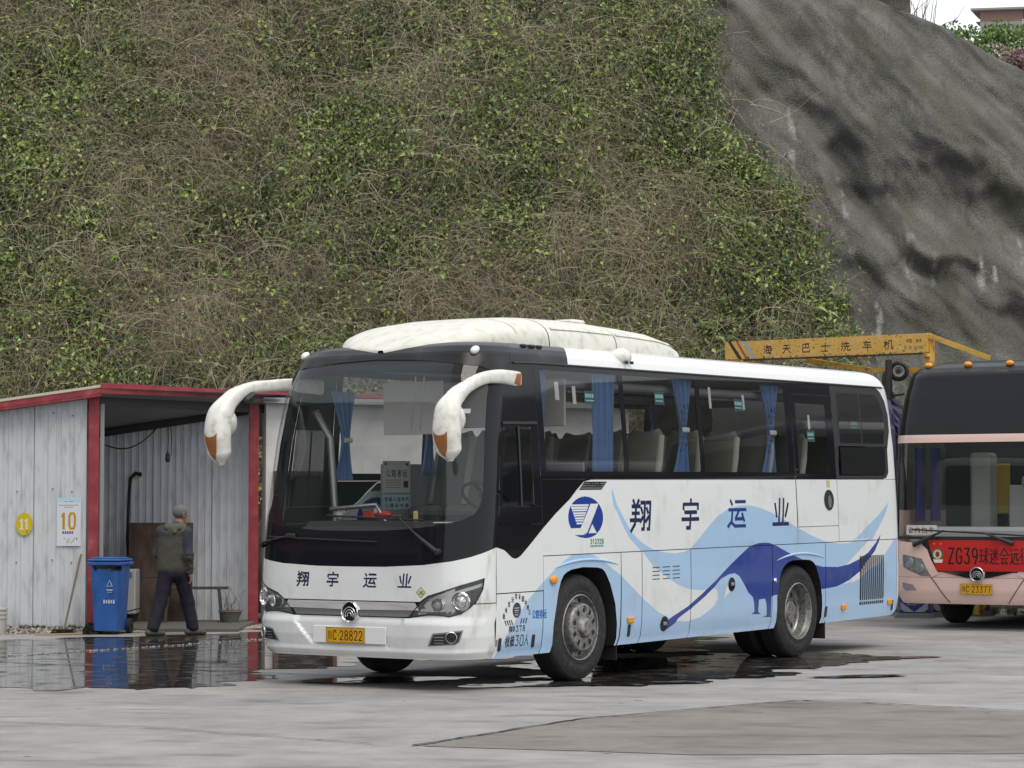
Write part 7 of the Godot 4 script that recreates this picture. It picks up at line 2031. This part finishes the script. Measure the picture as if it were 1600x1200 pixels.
func make_right():
	var a = deg_to_rad(29.0)
	var bs = Basis(Vector3(sin(a), 0, -cos(a)), Vector3.UP, Vector3(cos(a), 0, sin(a)))
	make_pink_coach(Transform3D(bs, Vector3(6.16, 0, -32.1)), "pink coach with a red banner and dark upper screen, cut by the picture edge", true, lin(.70, .50, .45))
	# two more parked coaches further along, out of the frame, which the coach side mirrors
	make_pink_coach(Transform3D(bs, Vector3(11.6, 0, -29.6)), "white coach parked beyond the pink one", false, lin(.62, .63, .63))
	make_pink_coach(Transform3D(bs, Vector3(16.4, 0, -27.2)), "grey coach parked beyond the white one", false, lin(.30, .31, .33))
	# ---- bus wash gantry
	var yl = mat("wash_yellow", Color(1, 1, 1), .55)
	yl.albedo_texture = tile_noise(512, .02, 161, [[0, lin(.16, .08, .03)], [.26, lin(.36, .20, .035)], [.4, lin(.52, .31, .05)], [.7, lin(.57, .345, .06)], [1, lin(.60, .38, .09)]], 5)
	yl.uv1_triplanar = true; yl.uv1_scale = Vector3(.6, .6, .6)
	var p0 = Vector3(3.31, 4.07, -37.5); var p1 = Vector3(5.84, 3.955, -34.0)
	var dx = (p1 - p0); var L = dx.length(); dx = dx.normalized()
	var nz = dx.cross(Vector3.UP).normalized(); nz = -nz if nz.z < 0 else nz
	var up = nz.cross(dx).normalized()
	var gx = Transform3D(Basis(dx, up, nz), p0)
	var t = thing("bus_wash_gantry", "rusty yellow bus wash gantry with black characters on its beam", "gantry", gx)
	var im = new_img(1600, 100, lin(.66, .38, .075))
	var n1 = noise(.01, 7, 4); var n2 = noise(.05, 8, 3)
	for y in 100:
		for x in 1600:
			var c = im.get_pixel(x, y).lerp(lin(.70, .47, .17), clampf(n1.get_noise_2d(x, y * 2) + .3, 0, .8))
			if n2.get_noise_2d(x * .6, y) + .25 * smoothstep(84, 99, float(y)) > .50: c = lin(.10, .05, .03)
			im.set_pixel(x, y, c)
	fill_poly(im, pv([22, 0, 50, 0, 150, 100, 118, 100]), lin(.03, .02, .02)); fill_poly(im, pv([92, 0, 112, 0, 200, 100, 176, 100]), lin(.30, .10, .05)); fill_poly(im, pv([150, 0, 184, 0, 262, 100, 232, 100]), lin(.36, .38, .46))
	var nm = ["hai", "tian", "ba", "shi", "xi", "che", "ji"]
	var xx = [330, 488, 644, 800, 958, 1125, 1285]
	for i in 7: glyph(im, nm[i], Rect2(xx[i], 26, 70, 52), 6.5, lin(.03, .02, .015))
	word(im, ["zhong", "guo", "", "nan", "jing"], Rect2(1450, 28, 116, 18), .2, 2.4, lin(.08, .05, .02))
	word(im, ["T", "E", "L", "", "0", "2", "5", "", "8", "4", "2", "2", "3", "3", "8", "7"], Rect2(1436, 64, 142, 18), .2, 2.2, lin(.08, .05, .02))
	var bm = tex_mat("beam_print", im, .55)
	var mb = MB.new(); mb.cbox(Vector3(L / 2, 0, -.06), Vector3(L, .275, .11), .006); obj("beam", mb, yl, t)
	mb = MB.new(); mb.quad(Vector3(0, .1375, -.002), Vector3(L, .1375, -.002), Vector3(L, -.1375, -.002), Vector3(0, -.1375, -.002), Vector3.BACK); obj("name_board", mb, bm, t)
	mb = MB.new(); mb.box(Vector3(L / 2 + .2, -.15, -.02), Vector3(L - .5, .02, .10)); obj("beam_edge", mb, mat("rust_dark", lin(.05, .035, .025), .8), t)
	for q in [[.55, .34], [3.0, .12], [4.3, .1]]:
		mb = MB.new(); mb.cbox(Vector3(q[0], -.175, -.03), Vector3(q[1], .05, .08), .006); obj("lug", mb, yl, t)
	mb = MB.new(); mb.bar(Vector3(L - .03, .1, -.1), Vector3(L - .03, -.9, -.1), .10, .10); mb.bar(Vector3(L - .03, -.5, -.1), Vector3(L - 1.15, -.5, -2.34), .08, .08); mb.bar(Vector3(L - 1.15, -.4, -2.34), Vector3(L - 1.15, -3.95, -2.34), .12, .12); obj("upright", mb, yl, t)
	mb = MB.new(); mb.bar(Vector3(.1, -.2, -.9), Vector3(.1, -4.05, -.9), .12, .12); obj("upright", mb, yl, t)
	for q in [[Vector3(1.55, -.17, -.3), Vector3(3.05, -.36, -.2)], [Vector3(3.05, -.36, -.2), Vector3(5.0, -.36, -.9)], [Vector3(-1.4, -.17, -.3), Vector3(.2, -.17, -.25)], [Vector3(L, .1, -.06), Vector3(L + .75, -.22, -.5)], [Vector3(3.6, -.46, -.5), Vector3(5.2, -.5, -.9)]]:
		mb = MB.new(); mb.bar(q[0], q[1], .06, .07); obj("brace", mb, yl, t)
	for q in [-.62, -.78, -.92]:
		mb = MB.new(); mb.cbox(Vector3(4.35, q, -.5), Vector3(1.6, .11, .08), .008); obj("rail", mb, yl, t)
	# spinning brush: shaft and hanging strips
	var br = thing("wash_brush", "tall violet bus wash brush between the two coaches", "brush", Transform3D(Basis(), Vector3(5.40, 0, -34.6)), "wash brushes")
	mb = MB.new(); mb.tube([Vector3(0, .75, 0), Vector3(0, 3.75, 0)], .05, 10); obj("shaft", mb, M.black_trim, br)
	mb = MB.new()
	for i in 420:
		var an = rng.randf() * TAU; var y = rng.randf_range(1.5, 3.2); var r = rng.randf_range(.10, .22)
		mb.col = Color(1, 1, 1) * rng.randf_range(.5, 1.3)
		strand(mb, [Vector3(cos(an) * .05, y, sin(an) * .05), Vector3(cos(an) * r, y - .12, sin(an) * r), Vector3(cos(an) * (r + .02), y - .5, sin(an) * (r + .02))], .035, .03)
	obj("bristles", mb, mat_v("brush_violet", lin(.10, .085, .19), .8), br)
	# round black motor on the gantry post above the coach tail
	var mo = thing("brush_motor", "round black motor with a pale hub above the white coach's tail", "motor", Transform3D(Basis(Vector3.UP, -.1).scaled(Vector3.ONE * 1.1), Vector3(5.57, 3.60, -34.8)))
	mb = MB.new(); mb.lathe([Vector2(.05, -.16), Vector2(.125, -.14), Vector2(.135, .0), Vector2(.125, .05), Vector2(.10, .06), Vector2(.085, .03)], 28, Transform3D(Basis(Vector3.RIGHT, PI / 2), Vector3.ZERO)); obj("case", mb, M.black_trim, mo)
	mb = MB.new(); mb.lathe([Vector2(.085, .03), Vector2(.075, .045), Vector2(.055, .042), Vector2(.05, .02), Vector2(0, .02)], 24, Transform3D(Basis(Vector3.RIGHT, PI / 2), Vector3.ZERO)); obj("hub", mb, mat("hub_grey", lin(.34, .32, .31), .6), mo)
	mb = MB.new(); mb.lathe([Vector2(.03, .02), Vector2(.025, .05), Vector2(0, .052)], 16, Transform3D(Basis(Vector3.RIGHT, PI / 2), Vector3.ZERO)); obj("axle", mb, M.black_trim, mo)
	mb = MB.new(); mb.tube([Vector3(-.08, .06, -.05), Vector3(-.15, -.05, -.05), Vector3(-.16, -.20, -.05), Vector3(-.10, -.33, -.05), Vector3(-.07, -.5, -.05), Vector3(-.07, -.9, -.05)], [.04, .06, .06, .05, .03, .03], 8); mb.bar(Vector3(-.14, -.33, -.05), Vector3(.08, -.30, -.05), .04, .03); obj("bracket", mb, M.black_trim, mo)
	# ---- chevron barriers on their feet
	var ci = new_img(128, 96, Color(.62, .64, .68))
	for k in 3: fill_poly(ci, pv([0, 20 + k * 52 - 40, 64, 60 + k * 52 - 40, 128, 20 + k * 52 - 40, 128, 44 + k * 52 - 40, 64, 84 + k * 52 - 40, 0, 44 + k * 52 - 40]), Color(.13, .20, .50))
	var cm = tex_mat("chevron_print", ci, .6)
	var gx2 = 0
	for q in [[5.98, -36.1, "blue and white chevron barrier block nearest the white coach's tail"], [6.52, -36.4, "middle blue and white chevron barrier block under the pink coach"], [6.98, -36.8, "chevron barrier block nearest the pink coach's wheel"]]:
		var bt = thing("barrier_block", q[2], "barrier", at(Vector3(q[0], 0, q[1]), -6), "chevron barrier blocks")
		mb = MB.new(); mb.slab(pv([-.30, 0, .30, 0, .27, .07, -.27, .07]), .36, Transform3D(Basis(), Vector3(0, 0, -.18))); obj("foot", mb, mat("barrier_grey", lin(.20, .20, .20), .85), bt)
		mb = MB.new(); mb.cbox(Vector3(0, .27, 0), Vector3(.46, .40, .16), .015); obj("block", mb, mat("barrier_blue", lin(.05, .10, .27), .6), bt)
		mb = MB.new(); mb.quad(Vector3(-.20, .45, .082), Vector3(.20, .45, .082), Vector3(.20, .09, .082), Vector3(-.20, .09, .082), Vector3.BACK); obj("chevron", mb, cm, bt)
		mb = MB.new(); mb.cbox(Vector3(.25, .26, 0), Vector3(.03, .38, .12), .006); obj("edge_strip", mb, mat("barrier_red", lin(.33, .05, .05), .6), bt)
		gx2 += 1
	# grass and litter along the yard edge
	var xs = []
	for i in 260:
		xs.append([Transform3D(Basis(Vector3.UP, rng.randf() * TAU).scaled(Vector3.ONE * rng.randf_range(.06, .20)), Vector3(rng.randf_range(3.0, 9.5), 0, -36.7 - rng.randf() * 1.2)), Color(.13, .16, .05).lerp(Color(.22, .19, .12), rng.randf())])
	var gmesh = MB.new()
	for i in 26:
		gmesh.col = Color(1, 1, 1) * rng.randf_range(.6, 1.3)
		leaf(gmesh, Vector3(rng.randfn(0, .15), 0, rng.randfn(0, .15)), Vector3(rng.randfn(0, .5), 1, rng.randfn(0, .5)).normalized(), rdir(), rng.randf_range(.3, .9), .07)
	tag(scatter("edge_grass", gmesh.mesh(true), mat_v("edge_grass_leaf", Color(1, 1, 1), .8), xs), "thin grass and weeds along the yard's far edge", "grass", "", "stuff")
	# unseen building added at the left, raised to darken what the coach's nose mirrors
	var ws = thing("added_building", "long tall grey building with dark open bays, added out of view for the coach nose to mirror", "building", at(Vector3(-17.5, 0, -14), 0))
	mb = MB.new()
	for q in [[-18, -14], [-10, -9.0], [-5.0, -4.0], [0, 1.0], [5, 6], [10, 11], [15, 22]]: mb.box(Vector3(0, 2.1, (q[0] + q[1]) / 2.0), Vector3(.3, 4.2, q[1] - q[0]))
	mb.box(Vector3(0, 7.1, 2), Vector3(.28, 7.0, 40)); obj("wall", mb, mat("added_building_render", lin(.20, .20, .195), .8), ws)
	for i in 9:
		for j in 2:
			mb = MB.new(); mb.box(Vector3(.16, 5.6 + j * 2.6, -15.5 + i * 4.4), Vector3(.06, 1.6, 2.6)); obj("window", mb, M.black_gloss, ws)
	mb = MB.new(); mb.box(Vector3(-4, 2.2, 2), Vector3(.3, 4.4, 40)); mb.box(Vector3(-2, 4.4, 2), Vector3(4.2, .12, 40)); obj("inside", mb, M.interior_dark, ws)
	mb = MB.new(); mb.box(Vector3(.2, 3.9, 2), Vector3(.05, .6, 40)); obj("red_fascia", mb, M.red_trim, ws)
# ---------------------------------------------------------------- a walking man, meshed from joined tapered capsules (surface nets)
func cap(p: Vector3, b: Array) -> float:
	var a: Vector3 = b[0]; var ba: Vector3 = b[1] - a
	var t = clampf((p - a).dot(ba) / ba.length_squared(), 0.0, 1.0)
	return (p - a - ba * t).length() - lerpf(b[2], b[3], t)
func field(p: Vector3, bones: Array, k: float) -> float:
	var d = 10.0
	for b in bones:
		var e = cap(p, b)
		if e > d + k: continue
		var h = maxf(k - absf(d - e), 0.0) / k
		d = minf(d, e) - h * h * k * .25
	return d
func nets(mb: MB, lo: Vector3, hi: Vector3, cell: float, fn: Callable, colfn = null):
	var nx = int((hi.x - lo.x) / cell) + 2; var ny = int((hi.y - lo.y) / cell) + 2; var nz = int((hi.z - lo.z) / cell) + 2
	var f = PackedFloat32Array(); f.resize(nx * ny * nz)
	for i in nx:
		for j in ny:
			for k in nz: f[(i * ny + j) * nz + k] = fn.call(lo + Vector3(i, j, k) * cell)
	var id = PackedInt32Array(); id.resize(nx * ny * nz); id.fill(-1)
	var e = cell * .4
	for i in nx - 1:
		for j in ny - 1:
			for k in nz - 1:
				var s = Vector3.ZERO; var n = 0
				var v = []
				for c in 8: v.append(f[((i + (c & 1)) * ny + j + ((c >> 1) & 1)) * nz + k + (c >> 2)])
				for q in [[0, 1], [2, 3], [4, 5], [6, 7], [0, 2], [1, 3], [4, 6], [5, 7], [0, 4], [1, 5], [2, 6], [3, 7]]:
					var a = v[q[0]]; var b = v[q[1]]
					if (a < 0) == (b < 0): continue
					var t = a / (a - b)
					var pa = Vector3(q[0] & 1, (q[0] >> 1) & 1, q[0] >> 2); var pb = Vector3(q[1] & 1, (q[1] >> 1) & 1, q[1] >> 2)
					s += pa.lerp(pb, t); n += 1
				if n == 0: continue
				var p = lo + (Vector3(i, j, k) + s / n) * cell
				var g = Vector3(fn.call(p + Vector3(e, 0, 0)) - fn.call(p - Vector3(e, 0, 0)), fn.call(p + Vector3(0, e, 0)) - fn.call(p - Vector3(0, e, 0)), fn.call(p + Vector3(0, 0, e)) - fn.call(p - Vector3(0, 0, e)))
				if colfn != null: mb.col = colfn.call(p)
				id[(i * ny + j) * nz + k] = mb.vert(p, g.normalized() if g.length() > 1e-9 else Vector3.UP)
	for i in range(1, nx - 1):
		for j in range(1, ny - 1):
			for k in range(1, nz - 1):
				var a = f[(i * ny + j) * nz + k] < 0
				for ax in 3:
					var o = [(i + 1) * ny * nz + j * nz + k, i * ny * nz + (j + 1) * nz + k, i * ny * nz + j * nz + k + 1][ax]
					if (f[o] < 0) == a: continue
					var q
					if ax == 0: q = [id[(i * ny + j) * nz + k], id[(i * ny + j - 1) * nz + k], id[(i * ny + j - 1) * nz + k - 1], id[(i * ny + j) * nz + k - 1]]
					elif ax == 1: q = [id[(i * ny + j) * nz + k], id[((i - 1) * ny + j) * nz + k], id[((i - 1) * ny + j) * nz + k - 1], id[(i * ny + j) * nz + k - 1]]
					else: q = [id[(i * ny + j) * nz + k], id[((i - 1) * ny + j) * nz + k], id[((i - 1) * ny + j - 1) * nz + k], id[(i * ny + j - 1) * nz + k]]
					if q[0] < 0 or q[1] < 0 or q[2] < 0 or q[3] < 0: continue
					mb.face(q[0], q[1], q[2]); mb.face(q[0], q[2], q[3])
func make_person():
	var t = thing("person", "man in a grey and navy hooded jacket and dark trousers walking past the hut", "person", Transform3D(Basis(), Vector3(-4.30, .0, -31.02)))
	var V = func(x, y, z): return Vector3(x, y, z)
	var fwd = Vector3(.80, 0, -.60)
	var neck = Vector3(.025, 1.40, -.01)
	var head = Vector3(.055, 1.545, -.03)
	var hipL = Vector3(-.115, .80, .03); var hipR = Vector3(.06, .80, -.02)
	var kneeL = Vector3(-.185, .42, .07); var ankL = Vector3(-.265, .085, .16)
	var kneeR = Vector3(.14, .43, -.10); var ankR = Vector3(.205, .085, -.12)
	var shL = Vector3(-.185, 1.315, -.04); var shR = Vector3(.125, 1.305, .05)
	var elR = Vector3(.165, 1.03, .09); var wrR = Vector3(.185, .80, .03)
	var elL = Vector3(-.24, 1.05, -.12); var wrL = Vector3(-.12, .86, -.22)
	# ---- the body itself
	var flesh = [[head + V.call(0, .01, 0), neck, .06, .052], [neck, Vector3(-.03, 1.25, 0), .055, .10], [Vector3(-.03, 1.27, 0), Vector3(-.03, .95, 0), .11, .11], [Vector3(-.03, .95, 0), Vector3(-.03, .82, 0), .11, .12], [Vector3(-.03, 1.30, 0), shL, .06, .05], [Vector3(-.03, 1.30, 0), shR, .06, .05], [shR, elR, .045, .036], [elR, wrR, .036, .025], [shL, elL, .045, .036], [elL, wrL, .036, .025], [hipL, kneeL, .075, .05], [kneeL, ankL, .05, .032], [hipR, kneeR, .075, .05], [kneeR, ankR, .05, .032]]
	var skin = mat("skin", lin(.36, .20, .135), .55)
	var mb = MB.new()
	var bf = func(p): return field(p, flesh, .05)
	nets(mb, Vector3(-.42, .04, -.36), Vector3(.34, 1.48, .30), .02, bf)
	# head: skull, jaw, brow, nose, chin, ear
	var side = Vector3(.60, 0, .80)
	var hf = func(p):
		var q = p - head
		var l = Vector3(q.dot(fwd), q.y, q.dot(side))
		var d = (l - Vector3(-.012, .025, 0)).length() - .084
		d = _smin(d, cap(l, [Vector3(.02, -.02, 0), Vector3(.045, -.085, 0), .062, .038]), .04)
		d = _smin(d, cap(l, [Vector3(.082, .012, 0), Vector3(.104, -.022, 0), .010, .013]), .018)
		d = _smin(d, cap(l, [Vector3(.072, .032, -.03), Vector3(.072, .032, .03), .014, .014]), .02)
		d = _smin(d, cap(l, [Vector3(.082, -.058, -.02), Vector3(.082, -.058, .02), .008, .008]), .012)
		d = _smin(d, cap(l, [Vector3(-.01, .02, .080), Vector3(-.005, -.03, .076), .018, .012]), .008)
		d = _smin(d, cap(l, [Vector3(-.01, .02, -.080), Vector3(-.005, -.03, -.076), .018, .012]), .008)
		for s in [-1.0, 1.0]: d = maxf(d, -((l - Vector3(.092, .012, .030 * s)).length() - .013))
		d = _smin(d, cap(p, [head + Vector3(-.02, -.06, 0), neck - Vector3(0, .03, 0), .055, .056]), .03)
		return d
	nets(mb, head - Vector3(.14, .17, .14), head + Vector3(.14, .14, .14), .008, hf)
	# right hand hanging, fingers half curled
	var hx = (wrR - elR).normalized(); var hz_ = Vector3(.3, 0, .95); hz_ = (hz_ - hx * hz_.dot(hx)).normalized(); var hy = hx.cross(hz_)
	var H = func(a, b, c): return wrR + hx * a + hz_ * b + hy * c
	var hb = [[H.call(-.02, 0, 0), H.call(.03, 0, 0), .026, .030], [H.call(.03, -.02, 0), H.call(.085, -.024, 0), .018, .016], [H.call(.03, 0.0, 0), H.call(.09, 0.0, 0), .018, .016], [H.call(.03, .02, 0), H.call(.085, .024, 0), .018, .015]]
	for i in 4:
		var z = -.032 + i * .0213; var l = [.066, .076, .072, .056][i]
		var k1 = H.call(.088, z, .002); var k2 = H.call(.088 + l * .45, z * 1.04, .014); var k3 = H.call(.088 + l * .75, z * 1.02, .034)
		hb.append([k1, k2, .0095, .0088]); hb.append([k2, k3, .0088, .0075])
	hb.append([H.call(.01, -.026, .008), H.call(.05, -.048, .02), .014, .011]); hb.append([H.call(.05, -.048, .02), H.call(.082, -.046, .030), .010, .008])
	var hnf = func(p): return field(p, hb, .008)
	nets(mb, wrR - Vector3(.10, .17, .10), wrR + Vector3(.10, .04, .10), .0055, hnf)
	obj("body", mb, skin, t)
	# ---- hair, cropped and grey
	var hair = mat("grey_hair", Color(1, 1, 1), .9)
	hair.albedo_texture = tile_noise(256, .12, 171, [[0, lin(.05, .05, .052)], [.5, lin(.13, .13, .135)], [1, lin(.28, .28, .28)]], 4)
	hair.uv1_triplanar = true; hair.uv1_scale = Vector3(4, 4, 4)
	var hn = noise(60, 12, 2)
	mb = MB.new()
	nets(mb, head - Vector3(.14, .10, .14), head + Vector3(.14, .15, .14), .008, func(p):
		var q = p - head
		var l = Vector3(q.dot(fwd), q.y, q.dot(side))
		var d = (l - Vector3(-.014, .028, 0)).length() - .094 - .003 * hn.get_noise_3dv(p)
		d = maxf(d, (l - Vector3(.10, -.055, 0)).dot(Vector3(.80, -.60, 0)) + .030)
		d = maxf(d, -(l.y + .055))
		return d)
	obj("hair", mb, hair, t)
	# ---- jacket with hood and two tones
	var fold = noise(9, 31, 3)
	var jb = [[Vector3(-.03, 1.26, 0), Vector3(-.035, .88, .0), .150, .152], [Vector3(-.10, 1.27, .01), Vector3(-.11, .86, .02), .125, .125], [Vector3(.04, 1.26, 0), Vector3(.05, .86, -.01), .125, .120], [Vector3(-.03, 1.33, 0), shL, .085, .078], [Vector3(-.03, 1.33, .0), shR, .085, .078], [shR, elR, .082, .066], [elR, wrR + Vector3(0, .012, 0), .066, .048], [shL, elL, .082, .066], [elL, wrL, .066, .048], [Vector3(-.02, 1.36, .05), Vector3(.02, 1.40, .0), .075, .068]]
	var hood = [[Vector3(-.10, 1.375, .09), Vector3(.06, 1.37, .10), .052, .045], [Vector3(-.09, 1.39, .05), Vector3(.0, 1.32, .13), .05, .04], [Vector3(.06, 1.38, .08), Vector3(.10, 1.40, -.01), .042, .036]]
	var jf = func(p):
		var d = field(p, jb, .05)
		d = _smin(d, field(p, hood, .03), .012)
		d += .007 * fold.get_noise_3d(p.x, p.y * .6, p.z) + .004 * sin(p.y * 70 + fold.get_noise_3d(p.x, p.y, p.z) * 6) * smoothstep(.12, .15, p.x) * smoothstep(1.10, 1.0, p.y)
		return maxf(d, .762 + .01 * sin(p.x * 20) - p.y) if p.x < .125 else maxf(d, .785 - p.y)
	mb = MB.new()
	nets(mb, Vector3(-.36, .70, -.36), Vector3(.34, 1.48, .30), .0125, jf, func(p):
		if cap(p, hood[0]) < .02 or cap(p, hood[1]) < .02 or cap(p, hood[2]) < .02: return Color(.085, .083, .062)
		if p.y > 1.265 - .25 * (p.x + .03) * (p.x + .03): return Color(.034, .036, .052)
		if p.x > .105 and p.y > 1.02: return Color(.034, .036, .052)
		return Color(.072, .070, .055))
	obj("jacket", mb, mat_v("jacket_cloth", Color(1, 1, 1), .85), t)
	# ---- trousers
	var tb = [[Vector3(-.09, .80, .02), Vector3(.03, .80, 0), .125, .12], [hipL, kneeL, .112, .082], [kneeL, ankL + Vector3(0, .02, 0), .084, .078], [hipR, kneeR, .112, .084], [kneeR, ankR + Vector3(0, .02, 0), .084, .078]]
	mb = MB.new()
	nets(mb, Vector3(-.42, .02, -.30), Vector3(.36, .94, .32), .014, func(p):
		var d = field(p, tb, .03) + .007 * fold.get_noise_3d(p.x * 1.2 + 5, p.y * .8, p.z * 1.2)
		return maxf(maxf(d, .055 - p.y), p.y - .90))
	obj("trousers", mb, mat("trouser_cloth", lin(.010, .011, .022), .85), t)
	# ---- shoes
	for q in [[ankL, Vector3(.78, 0, -.62)], [ankR, Vector3(.92, 0, -.38)]]:
		var a: Vector3 = q[0]; var d: Vector3 = q[1].normalized()
		var g = Vector3(a.x, 0, a.z)
		var sb = [[g - d * .07 + Vector3(0, .045, 0), g + d * .05 + Vector3(0, .048, 0), .042, .044], [g + d * .05 + Vector3(0, .042, 0), g + d * .15 + Vector3(0, .034, 0), .042, .032], [g + Vector3(0, .05, 0), g + Vector3(0, .10, 0), .044, .04]]
		mb = MB.new()
		nets(mb, g - Vector3(.22, .01, .22), g + Vector3(.22, .15, .22), .010, func(p): return maxf(field(p, sb, .03), .004 - p.y))
		obj("shoe", mb, mat("shoe_suede", lin(.085, .078, .055), .8), t)
func _smin(a: float, b: float, k: float) -> float:
	var h = maxf(k - absf(a - b), 0.0) / k
	return minf(a, b) - h * h * k * .25
